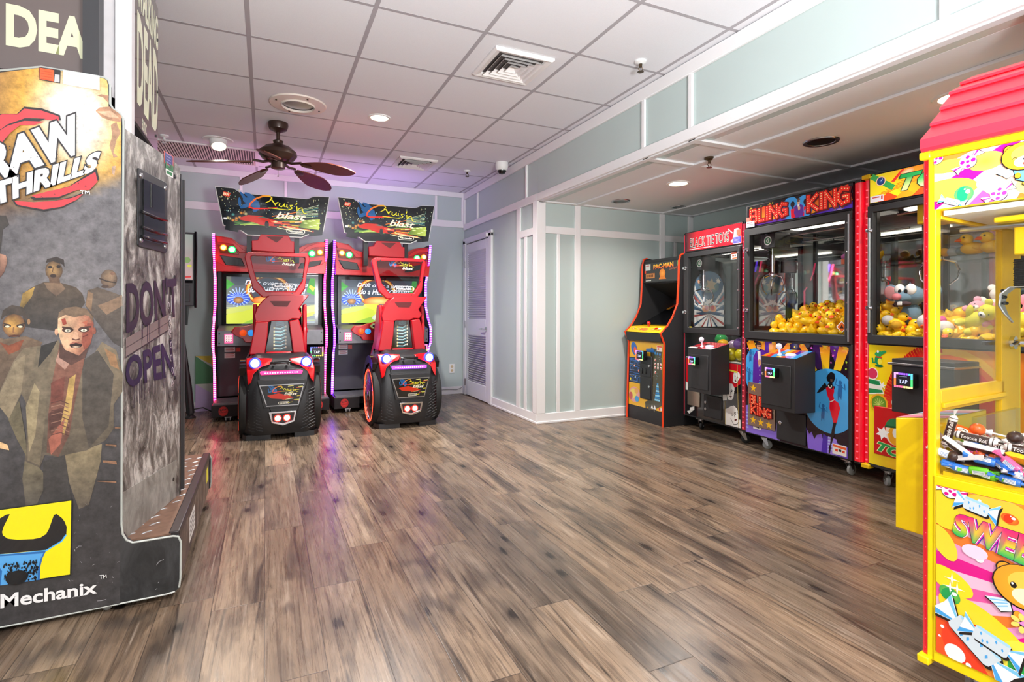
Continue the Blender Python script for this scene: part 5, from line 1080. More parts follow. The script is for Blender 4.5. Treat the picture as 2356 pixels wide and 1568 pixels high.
a.poly([(cy_-.16, 1.16), (cy_-.06, 1.19), (cy_, 1.22), (cy_+.06, 1.19), (cy_+.16, 1.16), (cy_+.06, 1.165), (cy_, 1.18), (cy_-.06, 1.165)], '#f0f0ee'); a.poly([(cy_-.17, 1.09), (cy_, 1.105), (cy_+.17, 1.09), (cy_+.1, 1.07), (cy_, 1.08), (cy_-.1, 1.07)], '#2a4868'); a.setclip(None); a.build('reflection_print', 'print_gloss', b)
# balls behind the lower window
BG = 'coloured balls behind the lower window'
def ball(x, y, z, r_, c, label):
    nm = 'ball_'+c.strip('#'); mat(nm, c, .18, coat=.6)
    o = MB().ell((0, 0, 0), r_, nu=24, nv=16).build('toy_ball', nm); o.location = MBT @ Vector((x, y, z)); tag(o, label, 'ball', BG)
for x, y, z, r_, c, l in ((.62, .075, .825, .055, '#8a5ab8', 'glossy purple ball at the right end of the lower window'), (.535, .065, .735, .058, '#e8d028', 'yellow ball resting lowest, right of the control box'), (.648, .065, .738, .055, '#e0c81c', 'yellow ball at the right edge under the purple ball'), (.50, .12, .80, .052, '#c8a8c8', 'pale pink ball behind the yellow one'), (.375, .12, .80, .055, '#f0b818', 'orange-yellow ball peeking over the control box'), (.30, .17, .845, .058, '#2f9a50', 'green ball at the back, left of the orange one'), (.42, .24, .73, .055, '#e8e0d0', 'cream ball at the back of the deck behind the control box'), (.64, .19, .86, .045, '#38a858', 'green ball behind the purple one at the top right'), (.17, .10, .735, .058, '#2a6ab0', 'blue ball near the left end of the lower window'), (.075, .075, .735, .055, '#3a9ac8', 'light blue ball in the left corner of the lower window'), (.27, .08, .735, .056, '#c83a30', 'red ball low behind the control box')): ball(x, y, z, r_, c, l)

# ----------------------------------------------------------------- the yellow crane
TL, TR = (3.514, 2.168), radians(-92.5); w, d = .95, .80
t = cabinet('toy_crane_machine', 'yellow and red crane machine with plush toys, half hidden behind the candy machine', TL, TR, w, d, 1.978, (.90, .955, 1.737, 1.778), 'yellow')
MTY = frame_of(TL, TR)
door(t, .0, w-.01, .90, 1.775, .032, w-.06, .955, 1.735)
litube(t, -.022, .03, .13, 1.95, .016, 'tube_red', 'yellow_metal')
MB().box(-.04, .012, -.01, .04, 1.955, 1.982).build('corner_cap', 'yellow_metal', t, bevel=.004); MB().box(-.04, .012, -.012, .04, .098, .125).build('corner_cap', 'yellow_metal', t, bevel=.004)
MB().box(.06, w-.06, .25, .34, 1.76, 1.775).build('canopy_light', 'canopy_lamp', t); MB().box(.012, w-.012, .03, d-.02, .90, .912).build('prize_deck', 'deck_white', t)
MB().lathe((.014, -.013, 1.3), (0, 0, 1), [(.010, -.33), (.010, .40)], 12).build('door_rod', 'steel', t)
a = Art((0, -.001, 0)); z0, z1 = 1.795, 1.968; a.setclip([(.01, z0), (w-.01, z0), (w-.01, z1), (.01, z1)])
a.grid(.01, z0, w-.01, z1, 12, 4, lambda u, v: mix('#f8e020', '#e02818', max(0, min(1, (u-.1)*3+(v-z0)*.8-.2))))
for i in range(7): a.line([(.02+.03*i, z0+.03+.012*i), (.14+.05*i, z0+.05+.012*i)], .004, '#d87818'); a.poly([(.06+.1*i, z0), (.12+.1*i, z0+.05), (.2+.1*i, z0)], '#f09a20' if i % 2 else '#e84a1c')
a.line([(.02, 1.965), (.155, 1.865)], .034, '#38a850'); a.ell(.078, 1.922, .030, .030, '#e8c8a0'); a.ell(.078, 1.922, .024, .024, '#2a58a8', '#16306a'); a.line([(.078, 1.922), (.09, 1.935)], .004, '#a8d0f0')
a.poly([(.14, 1.905), (.20, 1.965), (.22, 1.965), (.16, 1.90)], '#e8302a'); a.poly([(.18, 1.92), (.21, 1.94), (.20, 1.91)], '#38a850'); a.ell(.235, 1.945, .04, .018, '#f0d8b0', '#e08a40', .2); a.setclip(None)
a.text('TOYS', .42, 1.885, .46, .10, lambda u, v: mix('#f0f4a0', '#1f9a4c', min(1, v*1.6)), .04, .3, .0, out='#123a20', ow=.03, drop=('#f4f8e8', (.0, .0)))
a.rect(.012, 1.797, .095, 1.837, '#d8d4e0'); a.rect(.025, 1.822, .07, 1.829, '#c04848'); a.rect(.08, 1.81, .09, 1.83, '#c04848'); a.build('header_art', 'backlit', t, label='yellow and red header art with green lettering')
a = Art((0, .003, 0)); X0, X1, Z0, Z1 = .002, w-.03, .135, .893; a.setclip([(X0, Z0), (X1, Z0), (X1, Z1), (X0, Z1)])
a.grid(X0, Z0, X1, Z1, 24, 20, lambda u, v: mix('#f8e016', '#f4861c', max(0, min(1, (u-.02)*2.5+abs(v-.55)*.3-.1))))
for r_, c in ((.44, '#f4a01c'), (.40, '#f8c030'), (.36, '#f07018'), (.33, '#ee3018')): a.ell(.45, .50, r_*.82, r_, c)
rr = random.Random(2)
for i in range(34):
    q = radians(95+2.6*i); R_ = .405; a.poly([(.45+(R_+du)*.82*cos(q+dq), .50+(R_+du)*sin(q+dq)) for dq, du in ((0, -.035), (.05, -.03), (.045, .03), (.01, .036))], rr.choice(['#d81810', '#e02818', '#c81408']))
a.poly([(.45+.30*.82*cos(q), .50+.30*sin(q)) for q in [radians(100+8*i) for i in range(9)]]+[(.45+.265*.82*cos(q), .50+.265*sin(q)) for q in [radians(172-8*i) for i in range(10)]], '#f8a870')
# little green reptile, berries, ribbon box, lime
a.ell(.062, .80, .022, .032, '#1f8a50'); a.ell(.066, .838, .026, .016, '#2a9a58', rot=.2); a.ell(.092, .848, .022, .009, '#2a9a58', rot=.4); a.ell(.06, .852, .007, .008, '#f4f4f0'); a.ell(.072, .79, .013, .02, '#f0e040'); a.line([(.045, .785), (.03, .78), (.025, .81)], .01, '#1f8a50'); a.ell(.068, .762, .026, .008, '#186a40'); a.line([(.05, .818), (.085, .815)], .008, '#d83020')
for x, y, r_ in ((.027, .71, .030), (.169, .546, .02)): a.ell(x, y, r_+.006, r_+.008, '#f8e8d8'); a.ell(x, y, r_, r_*1.1, '#e85a80', '#c8103c', off=(-.3, .3))
a.poly([(.0, .68), (.075, .672), (.098, .59), (.0, .575)], '#f4f0e0'); a.poly([(.0, .674), (.072, .666), (.092, .597), (.0, .582)], '#1f8a50'); a.poly([(.0, .645), (.08, .638), (.086, .612), (.0, .615)], '#eceae0'); a.star(.088, .64, .028, '#f4f4f0', .3, 6, .35)
a.ell(.067, .525, .056, .062, '#f0a81c'); a.ell(.067, .525, .045, .05, '#8ab038', '#5a8a20')
for i in range(7): q = radians(30+25*i); a.line([(.067, .515), (.067+.035*cos(q), .515+.042*sin(q))], .003, '#c8d870')
a.setclip(None); a.build('front_art', 'print_gloss', t)
pd = MB().box(.039, .60, -.004, .004, .205, .508).build('prize_flap', 'red_gloss', t, bevel=.006)
a = Art((0, -.0045, 0)); 
a.ell(.165, .36, .055, .075, '#fbd8c0'); a.ell(.172, .345, .045, .06, '#f4a81c'); a.ell(.172, .36, .018, .03, '#f4f4f0'); a.poly(arc(.17, .39, .058, 0, pi, 12, .06), '#1f7a48'); a.poly([(.105, .385), (.235, .395), (.235, .405), (.11, .398)], '#165a34'); a.star(.095, .345, .045, '#f4f4f4', .2, 6, .5); a.ell(.14, .262, .02, .012, '#402818')
a.text('TOYS', .20, .24, .28, .06, '#1f9a4c', .05, .3, -.14, out='#e8f0a8', ow=.04); a.build('flap_art', 'print_gloss', pd)
MB().box(.285, .60, -.22, .004, .53, .835).build('control_box', 'black_speckle', t, bevel=.004)
MB().box(.27, .61, -.235, -.005, .80, .812).build('control_shelf', 'steel', t, bevel=.002); reader(t, .38, -.24, .72, .10)
for x, y, tr in ((.09, .06, .9), (w-.1, .1, 0.), (.10, d-.1, .3), (w-.1, d-.1, .5)): caster(t, x, y, turn=tr)
m = MB().cyl((.02, .25, 1.74), (w-.02, .25, 1.74), .008); m.cyl((.02, .6, 1.74), (w-.02, .6, 1.74), .008).build('gantry_rail', 'steel', t)
claw(t, .33, .12, 1.69, m='yellow_metal', drop=.24, wide=.17, emblem='#2a4a8a', spread=.11, turn=.9)
MB().box(.04, w-.04, .45, .72, 1.452, 1.459).build('glass_shelf', 'acrylic', t)
r = random.Random(5); G2 = 'ducks and plush in the yellow crane'
for i in range(5): duck(MTY, .30+i*.105, .53, 1.460, (0, 0, TR-2.4+r.uniform(-.4, .4)), 1.35, 'yellow rubber duck on the upper shelf of the yellow crane', 'ducks on the yellow crane shelf')
bed = lambda x, y: .915+max(0, y-.06)*.2
MB().px([(.06, .913), (d-.03, .913), (d-.03, bed(0, d-.03)-.002)], .03, w-.03).build('sloping_bed', 'duck_yellow', t)
for x, y, z in settle(74, .02, w-.02, .02, .60, bed, RD, 8): duck(MTY, x, y, z-.040, (r.uniform(-.5, .5), r.uniform(-.4, .4), r.uniform(0, 6.3)), r.uniform(1.02, 1.22), 'yellow rubber duck in the pile at the bottom of the yellow crane', G2)
def plushball(x, y, z, r_, c, name, label):
    nm = 'plush_'+c.strip('#'); mat(nm, c, .8, bump=.5, bscale=260); o = MB().ell((0, 0, 0), (r_, r_*.9, r_*.85)).build(name, nm); o.location = MTY @ Vector((x, y, z)); tag(o, label, 'toy')
plushball(.30, .07, 1.045, .052, '#d8d8d4', 'plush_ball', 'pale grey plush ball on the duck pile right of the mouse'); plushball(.085, .06, 1.05, .038, '#c8c4c0', 'plush_ball', 'small grey plush ball on the duck pile under the mouse'); plushball(.14, .05, 1.02, .032, '#d8a020', 'toy_ball', 'shiny golden ball on the duck pile in the yellow crane')
plushball(.40, .06, 1.01, .05, '#ece8e4', 'plush_ball', 'white spotted plush on the duck pile at the right'); plushball(.36, .10, 1.055, .03, '#e05a9a', 'plush_ball', 'small pink plush on the duck pile in the yellow crane')
for x, c, l in ((.14, '#f0b030', 'orange'), (.19, '#b8c4cc', 'grey'), (.24, '#88a8b8', 'blue-grey')): plushball(x, .53, 1.49, .035, c, 'plush_ball', 'small %s plush on the upper shelf of the yellow crane' % l)
# the plush mouse
mat('plush_blue', '#6a8494', .85, bump=.5, bscale=220); mat('plush_pink', '#c88a8a', .8, bump=.4, bscale=220); mat('plush_white', '#f0eee8', .6); mat('plush_nose', '#d87a80', .6)
o = thing('plush_mouse', 'grey-blue plush mouse with big eyes, pink ears and two teeth in the yellow crane', 'plush toy', MTY @ Vector((.165, .155, 1.06)), TR)
MB().ell((0, 0, .03), (.055, .05, .07)).build('body', 'plush_blue', o); h = MB().ell((0, -.01, .145), (.085, .07, .062)).ell((-.01, -.065, .13), (.05, .05, .036), Matrix.Rotation(.3, 3, 'Z')); h.tube([(0, -.02, .2), (.01, -.03, .225)], [.012, .002], 6).build('head', 'plush_blue', o)
for s in (-1, 1):
    e = MB().ell((s*.12, .0, .165), (.048, .014, .055), Matrix.Rotation(s*.4, 3, 'Y')).build('ear', 'plush_blue', o); MB().ell((s*.122, -.009, .165), (.038, .010, .045), Matrix.Rotation(s*.4, 3, 'Y')).build('inner_ear', 'plush_pink', e)
    e = MB().ell((s*.033, -.060, .180), (.030, .024, .036)).build('eye', 'plush_white', o); MB().ell((s*.018, -.084, .170), (.010, .006, .012)).build('pupil', 'eye_black', e)
MB().ell((-.015, -.118, .135), (.026, .022, .022)).build('nose', 'plush_nose', o); MB().ell((0, -.085, .092), (.05, .03, .018)).build('mouth', mat('plush_mouth', '#4a3438', .8).name, o); MB().box(-.014, .014, -.118, -.108, .082, .106).build('teeth', 'plush_white', o, bevel=.004)

# plush bears further along the same crane, seen through the candy machine's glass
def plush_bear(x, y, z, c, word, rot, sc):
    nm = 'fur_'+c.strip('#'); mat(nm, c, .85, bump=.5, bscale=220)
    o = thing('plush_bear', '%s plush bear on the heap at the right of the yellow crane' % word, 'plush toy', MTY @ Vector((x, y, z)), group='plush bears in the yellow crane'); o.rotation_euler = (rot[0], rot[1], rot[2]+TR); o.scale = (sc,)*3
    b = MB().ell((0, 0, .05), (.045, .04, .055)).ell((0, -.005, .125), (.042, .038, .038))
    for s in (-1, 1): b.ell((s*.036, 0, .158), (.018, .010, .018)).ell((s*.05, -.015, .07), (.016, .016, .034), Matrix.Rotation(s*.7, 3, 'Y')).ell((s*.03, -.04, .012), (.02, .034, .018))
    b.build('body', nm, o); MB().ell((0, -.040, .115), (.018, .014, .014)).build('muzzle', 'plush_white', o)
    e = MB().ell((0, -.054, .119), (.006, .004, .005), nu=8, nv=6); e.ell((-.015, -.036, .135), .004, nu=8, nv=6).ell((.015, -.036, .135), .004, nu=8, nv=6).build('face', 'eye_black', o)
for x, y, z, c, word, rot, sc in ((.50, .09, 1.02, '#e8e048', 'yellow-green', (.3, .9, .2), 1.1), (.62, .12, 1.04, '#f0a8b8', 'pink', (-.2, -.8, .3), 1.0), (.74, .09, 1.03, '#f2d838', 'bright yellow', (.2, 1.2, 0), 1.2), (.86, .12, 1.03, '#b8a0d0', 'lilac', (.1, -.3, .4), 1.0), (.56, .22, 1.07, '#e8e4dc', 'off-white', (-.3, .2, .5), 1.1), (.70, .25, 1.08, '#e88a9a', 'rose', (0, .5, -.4), 1.0)): plush_bear(x, y, z, c, word, rot, sc)

# ================================================================= THE BIG GREY SHOOTER CABINET ON THE LEFT
def scratched(name, a, b, c):
    m, N, L, P = newmat(name)
    tc = N.new('ShaderNodeTexCoord'); mp = N.new('ShaderNodeMapping'); mp.inputs['Scale'].default_value = (14, 14, 6); L.new(tc.outputs['Object'], mp.inputs[0])
    n1 = N.new('ShaderNodeTexNoise'); n1.inputs['Scale'].default_value = 1.; n1.inputs['Detail'].default_value = 9; n1.inputs['Roughness'].default_value = .72; n1.inputs['Distortion'].default_value = .6; L.new(mp.outputs[0], n1.inputs['Vector'])
    r = N.new('ShaderNodeValToRGB'); e = r.color_ramp.elements
    while len(e) < 3: e.new(.5)
    for q, (p_, col) in zip(e, ((.38, a), (.5, b), (.62, c))): q.position = p_; q.color = (*lin(col), 1)
    L.new(n1.outputs['Fac'], r.inputs[0]); L.new(r.outputs[0], P.inputs['Base Color']); P.inputs['Roughness'].default_value = .4
    return m
scratched('scratched_metal', '#3c3634', '#7f7975', '#d2cdc9'); scratched('worn_black', '#222222', '#2e2e2f', '#3c3c3d'); scratched('smooth_metal', '#77746f', '#918e89', '#a8a5a0')
scratched('worn_brown', '#3a302b', '#54473f', '#85776c'); mat('diamond_plate', '#8a6a58', .4, .35, noise=.5, nscale=30); mat('lip_black', '#2c2526', .4); mat('pale_edge', '#b9beb9', .3); mat('sign_grey', '#6a5f5d', .15, coat=.5); mat('post_white', '#f4f2f4', .4)
TWD = (-.80, 2.375, 0)
t = thing('shooter_arcade_machine', 'large grey shooter arcade cabinet with horror-crowd side art on the left', 'arcade machine', TWD)
edge = [(0.0917,1.9459),(0.251,1.9422),(0.2702,1.9411),(0.2817,1.9338),(0.2869,1.9158),(0.287,1.8497),(0.2961,1.8322),(0.3169,1.8181),(0.3261,1.8021),(0.3275,1.7737),(0.3247,1.1221),(0.3236,0.3203),(0.3276,0.2831),(0.3394,0.2587),(0.358,0.2459),(0.3914,0.2464),(0.4848,0.2479),(0.5017,0.2433),(0.5102,0.222),(0.509,0.0836),(0.5049,0.0515),(0.4922,0.0377),(0.4601,0.0332),(0.101,0.0256)]
zb_ = edge[-1][1]; outl = [(-.55, 1.70), (-.30, 1.80), (-.12, 1.88)]+edge+[(-.55, zb_)]
for nm, y in (('side_panel', 0), ('far_side_panel', 1.265)):
    sp_ = MB().py(outl, y, y+.025).build(nm, 'worn_black', t)
    MB().tube([(u, y+.002, v) for u, v in outl], .0038, 6, True).build('edge_molding', 'pale_edge', sp_)
    if nm == 'side_panel': side = sp_
# --- printed side art
G0 = (.185, 1.78)
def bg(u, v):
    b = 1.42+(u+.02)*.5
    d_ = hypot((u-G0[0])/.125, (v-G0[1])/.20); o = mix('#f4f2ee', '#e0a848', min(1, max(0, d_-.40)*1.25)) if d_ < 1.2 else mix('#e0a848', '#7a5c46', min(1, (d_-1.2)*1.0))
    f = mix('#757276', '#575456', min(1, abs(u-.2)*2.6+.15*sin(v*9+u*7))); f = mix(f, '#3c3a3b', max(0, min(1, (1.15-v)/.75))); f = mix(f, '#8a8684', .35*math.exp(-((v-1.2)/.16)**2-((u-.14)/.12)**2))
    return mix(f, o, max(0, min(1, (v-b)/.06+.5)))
a = Art((0, -.0008, 0))
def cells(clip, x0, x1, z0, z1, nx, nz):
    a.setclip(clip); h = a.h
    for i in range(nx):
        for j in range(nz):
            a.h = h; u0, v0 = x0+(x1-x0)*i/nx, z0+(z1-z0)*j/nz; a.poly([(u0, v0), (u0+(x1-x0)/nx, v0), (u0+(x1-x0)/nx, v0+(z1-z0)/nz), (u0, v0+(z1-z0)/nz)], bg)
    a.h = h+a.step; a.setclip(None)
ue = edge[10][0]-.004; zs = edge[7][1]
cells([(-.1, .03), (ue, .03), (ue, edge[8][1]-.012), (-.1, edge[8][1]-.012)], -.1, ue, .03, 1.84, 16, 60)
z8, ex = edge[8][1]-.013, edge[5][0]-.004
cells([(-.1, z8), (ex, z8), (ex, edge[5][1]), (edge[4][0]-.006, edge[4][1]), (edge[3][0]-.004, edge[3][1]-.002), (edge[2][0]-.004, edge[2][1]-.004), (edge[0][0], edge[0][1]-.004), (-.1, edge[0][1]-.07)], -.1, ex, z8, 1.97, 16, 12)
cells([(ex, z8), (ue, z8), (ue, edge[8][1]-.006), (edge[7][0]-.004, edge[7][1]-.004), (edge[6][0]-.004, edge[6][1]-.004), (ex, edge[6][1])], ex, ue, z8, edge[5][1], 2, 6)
a.setclip(None)
# worn torn patches by the right edge
for P, c in (([(0.245,1.816),(0.2571,1.8304),(0.2857,1.8375),(0.3105,1.8213),(0.323,1.8081),(0.3189,1.7872),(0.2899,1.7879),(0.2653,1.7942)], '#b88a6c'), ([(0.249,1.8714),(0.2611,1.8785),(0.2836,1.8773),(0.2816,1.8519),(0.2652,1.8692)], '#b08468'), ([(0.2899,1.7728),(0.3064,1.7854),(0.319,1.7468),(0.3066,1.7198),(0.2984,1.6733),(0.3108,1.6598),(0.2984,1.6532),(0.286,1.6969),(0.2941,1.7332)], '#a88266'), ([(0.2491,1.8141),(0.2899,1.8231),(0.3147,1.8018),(0.2817,1.7992)], '#d8b090'), ([(0.2923,1.6223),(0.3047,1.6262),(0.3006,1.588),(0.2944,1.5973)], '#c0a088')): a.poly(P, c)
# generic crowd figures
def shade(P, c, c2, ax='v'):
    k = 1 if ax == 'v' else 0; lo = min(p[k] for p in P); hi = max(p[k] for p in P); a.poly(P, lambda u, v: mix(c, c2, ((v if k else u)-lo)/(hi-lo)))
shade([(0.0355,1.1108),(0.0435,1.158),(0.068,1.1795),(0.101,1.1987),(0.1473,1.1972),(0.1903,1.182),(0.2078,1.1606),(0.2166,1.1281),(0.1992,1.0954),(0.1776,1.0198),(0.0518,1.0427)], '#3c3a3a', '#5a4c3e')
shade([(0.0355,1.1108),(0.0435,1.158),(0.0762,1.1823),(0.068,1.1479),(0.0436,1.1056)], '#7a6438', '#b8944a'); shade([(0.101,1.1961),(0.1473,1.1972),(0.1602,1.176),(0.1347,1.1488),(0.1094,1.175)], '#6a5648', '#8a7058')
a.ell(*[(0.1282,1.2395)][0], .024, .034, '#b8925c', '#5c4838', off=(-.3, .1)); a.poly([(0.1051,1.2652),(0.1092,1.2787),(0.1345,1.2878),(0.1557,1.278),(0.1579,1.2512),(0.1515,1.2617),(0.126,1.2714)], '#38302c'); a.poly([(0.1157,1.1964),(0.1135,1.2177),(0.1431,1.2185),(0.1452,1.1945)], '#6a5240')
for P in ([(0.1177,1.2508)], [(0.1409,1.2533)]): a.ell(*P[0], .006, .005, '#2a2220')
a.ell(*[(0.1261,1.2207)][0], .009, .006, '#3a2a24'); a.line([(0.1261,1.2501),(0.124,1.234),(0.1295,1.2326)], .003, '#6a5038')
shade([(0.2166,1.1172),(0.2231,1.1718),(0.2518,1.1833),(0.306,1.1622),(0.3266,1.1514),(0.3269,0.9619),(0.2972,0.9848),(0.2343,1.0846)], '#45413f', '#6a5c50'); a.poly([(0.252,1.1175),(0.2878,1.1343),(0.3243,1.1569),(0.3266,1.118),(0.2789,1.0845)], '#8a705a'); a.poly([(0.2175,1.1172),(0.2253,1.1691),(0.2386,1.1611),(0.2343,1.0955)], '#8a6f56')
a.ell(*[(0.2854,1.2144)][0], .025, .034, '#a08468', '#5a4a3e', off=(.1, .5)); a.line([(0.2562,1.2163),(0.2787,1.2059),(0.3059,1.2011)], .005, '#3c302a'); a.ell(*[(0.2742,1.1865)][0], .011, .006, '#4a3a32'); a.ell(*[(0.2967,1.2341)][0], .007, .006, '#7a5a48')
shade([(-0.0163,1.0072),(-0.0044,1.0018),(0.0519,1.0112),(0.0972,0.9892),(0.0643,0.9163),(0.0078,0.8145),(-0.016,0.8057)], '#4e4238', '#7a6450'); a.poly([(-0.0163,0.9917),(0.0076,0.9496),(0.0357,0.9644),(0.0478,1.0008),(0.0075,0.9808)], '#8a4a30')
a.ell(*[(0.0202,1.0482)][0], .030, .040, '#e0ac58', '#6e4c36', off=(-.35, .1)); a.poly([(-0.0145,1.064),(-0.0086,1.1002),(0.0153,1.1185),(0.0436,1.1109),(0.0559,1.0742),(0.0579,1.0479),(0.0477,1.0794),(0.0194,1.0873),(-0.0046,1.0795)], '#4a4038'); a.ell(*[(0.06,1.061)][0], .004, .010, '#b08860')
for P in ([(0.0034,1.0447)], [(0.0376,1.0439)]): a.ell(P[0][0], P[0][1]+.002, .010, .006, '#3a2a22'); a.ell(*P[0], .006, .0035, '#f0e8c8')
a.line([(-0.0065,1.0547),(0.0114,1.0493)], .004, '#3a2a20'); a.line([(0.0275,1.0482),(0.0498,1.0543)], .004, '#3a2a20'); a.line([(0.0075,1.0109),(0.0215,1.0143),(0.0356,1.0115)], .005, '#5a3024'); a.line([(0.0203,1.043),(0.0187,1.0248),(0.0255,1.0231)], .004, '#8a6040')
shade([(-0.0168,1.2914),(-0.0009,1.2869),(0.0031,1.2664),(-0.0048,1.2298),(-0.0167,1.2087)], '#5a3a30', '#c09078'); shade([(-0.017,1.4205),(-0.0012,1.4217),(0.0068,1.3912),(-0.009,1.3745),(-0.0168,1.281)], '#4a4440', '#38322e')
# the foreground figure in a torn jacket
shade([(0.053,0.6115),(0.0941,0.5466),(0.1144,0.5138),(0.0825,0.4275),(0.0533,0.4244),(0.0438,0.5229)], '#55504a', '#7a7058'); shade([(0.1601,0.5922),(0.2661,0.6198),(0.2624,0.5575),(0.2285,0.4059),(0.1998,0.3947),(0.1725,0.491)], '#5e564c', '#8e8064'); shade([(0.1,0.5761),(0.1601,0.5922),(0.1788,0.4286),(0.1004,0.3644)], '#3a3838', '#454240')
shade([(0.1412,0.9956),(0.0934,0.977),(0.0466,0.9707),(0.0201,0.9268),(-0.016,0.8251),(-0.0159,0.7735),(0.0091,0.7273),(0.041,0.8142),(0.0527,0.7835),(0.0552,0.6711),(0.0507,0.5818),(0.0906,0.5546),(0.1047,0.5983),(0.1359,0.5873),(0.2219,0.601),(0.2764,0.6314),(0.3008,0.6716),(0.3006,0.7585),(0.3266,0.8044),(0.3278,0.8679),(0.3081,0.9558),(0.2655,0.9868),(0.2402,0.9422),(0.2088,0.9199),(0.1595,0.9447)], '#5a5248', '#847660')
for P, c in (([(-0.016,0.8177),(0.0236,0.9267),(0.0524,0.9481),(0.041,0.8216),(0.009,0.7317),(-0.0159,0.7735)], '#8e8068'), ([(0.0816,0.9697),(0.1352,0.9912),(0.1114,0.8932),(0.1057,0.7269),(0.0906,0.5621),(0.0577,0.584),(0.0597,0.7755),(0.07,0.8799)], '#756a58'), ([(0.2088,0.9199),(0.2528,0.9574),(0.3004,0.8692),(0.2853,0.6809),(0.2282,0.6081),(0.2092,0.7185)], '#504a44'), ([(0.0934,0.977),(0.1376,0.9942),(0.1208,0.9535),(0.0852,0.9018)], '#2e2c2a'), ([(0.0527,0.7686),(0.0759,0.8496),(0.0901,0.8187),(0.0786,0.6689),(0.0623,0.6105)], '#9a8c6e'), ([(0.2719,0.9647),(0.3055,0.9401),(0.3173,0.8842),(0.2913,0.9011)], '#a07a56'), ([(-0.0157,0.6557),(0.0046,0.6433),(0.0092,0.6236),(-0.0157,0.6336)], '#e8c090'), ([(0.0068,0.7275),(0.0353,0.7922),(0.0529,0.6563),(0.0553,0.5962),(0.0298,0.6586)], '#6a624e')): a.poly(P, c)
shade([(0.1449,0.9833),(0.2213,0.966),(0.2089,0.8889),(0.1868,0.7666),(0.1722,0.6601),(0.1419,0.5866),(0.1095,0.6054),(0.114,0.7414),(0.1258,0.8621)], '#6a4a40', '#8a5c4c'); 
for P, c in (([(0.1719,0.8598),(0.1903,0.8743),(0.1782,0.7518),(0.1576,0.6614),(0.1454,0.6855),(0.1598,0.7685)], '#c0a060'), ([(0.121,0.8472),(0.1596,0.8681),(0.1549,0.7841),(0.1211,0.7712)], '#7a463c'), ([(0.1142,0.6504),(0.1599,0.7225),(0.1479,0.6318),(0.1214,0.5965)], '#a06050'), ([(0.1473,0.968),(0.1779,0.921),(0.1596,0.8911),(0.1329,0.9227)], '#b89080'), ([(0.114,0.7414),(0.1574,0.761),(0.1478,0.7006),(0.1165,0.6805)], '#5a3a34')): a.poly(P, c)
for k in range(9): a.line([(u, v+.014*k) for u, v in [(0.1213,0.6649),(0.1478,0.6715),(0.1722,0.657)]], .003, '#9a7464' if k % 2 else '#5a3a34')
fc = [(0.1403,1.0739),(0.1441,1.09),(0.1689,1.1008),(0.2166,1.0998),(0.2365,1.0818),(0.2414,1.0517),(0.2397,1.0162),(0.2309,0.9781),(0.2169,0.9539),(0.1994,0.9403),(0.1756,0.9422),(0.1584,0.9637),(0.1468,0.9962),(0.1391,1.0311)]; fx_ = [p[0] for p in fc]; a.poly(fc, lambda u, v: mix('#f0c8a0', '#a05a48', max(0, min(1, (u-min(fx_))/(max(fx_)-min(fx_))*1.1))))
a.poly([(0.1403,1.0712),(0.1424,1.0927),(0.1603,1.1088),(0.1904,1.1138),(0.221,1.1053),(0.2387,1.0791),(0.2396,1.0572),(0.2277,1.0791),(0.2167,1.0835),(0.1862,1.0759),(0.1603,1.0846),(0.1454,1.0739)], '#7a6450'); a.ell(*[(0.1358,1.0247)][0], .005, .012, '#d8a888'); a.ell(*[(0.2432,1.0271)][0], .005, .012, '#9a5a48')
a.poly([(0.2167,1.0519),(0.2396,1.0572),(0.2344,0.9862),(0.2169,0.9566),(0.2059,0.9868),(0.2102,1.0248)], '#98503f'); a.poly([(0.1456,0.9881),(0.1606,0.9609),(0.1994,0.9392),(0.2278,0.9727),(0.2169,0.9321),(0.1778,0.9065),(0.1435,0.9346)], '#5a3e36')
for P in ([(0.1677,1.0286)], [(0.2133,1.0291)]): a.ell(P[0][0], P[0][1]+.003, .016, .010, '#4a2a22'); a.ell(*P[0], .009, .005, '#f4ecd8'); a.ell(*P[0], .003, .004, '#8a8a78')
a.line([(0.1519,1.0417),(0.1733,1.0371),(0.1819,1.0306)], .006, '#4a3026'); a.line([(0.1993,1.0314),(0.2167,1.0399),(0.2343,1.0419)], .006, '#4a3026'); a.poly([(0.1871,1.0251),(0.1941,1.025),(0.2002,0.9978),(0.1798,0.9982)], '#e0b090'); a.line([(0.1798,0.9993),(0.1906,0.9953),(0.2015,0.9989)], .004, '#5a3024')
a.ell(*[(0.1907,0.9774)][0], .018, .011, '#2a1414'); a.line([(0.1743,0.9821),(0.1907,0.9872),(0.2103,0.9813)], .004, '#b06a58'); a.poly([(0.1799,0.9712),(0.1907,0.9677),(0.2037,0.9706),(0.1907,0.9742)], '#c8b098'); a.poly([(0.1497,1.0685),(0.1604,1.0739),(0.1647,1.0523),(0.154,1.047)], '#b04a38'); a.poly([(0.208,1.0574),(0.2255,1.0655),(0.2211,1.0464)], '#c06a50'); a.line([(0.2102,1.0058),(0.2256,1.0137)], .004, '#6a2a22')
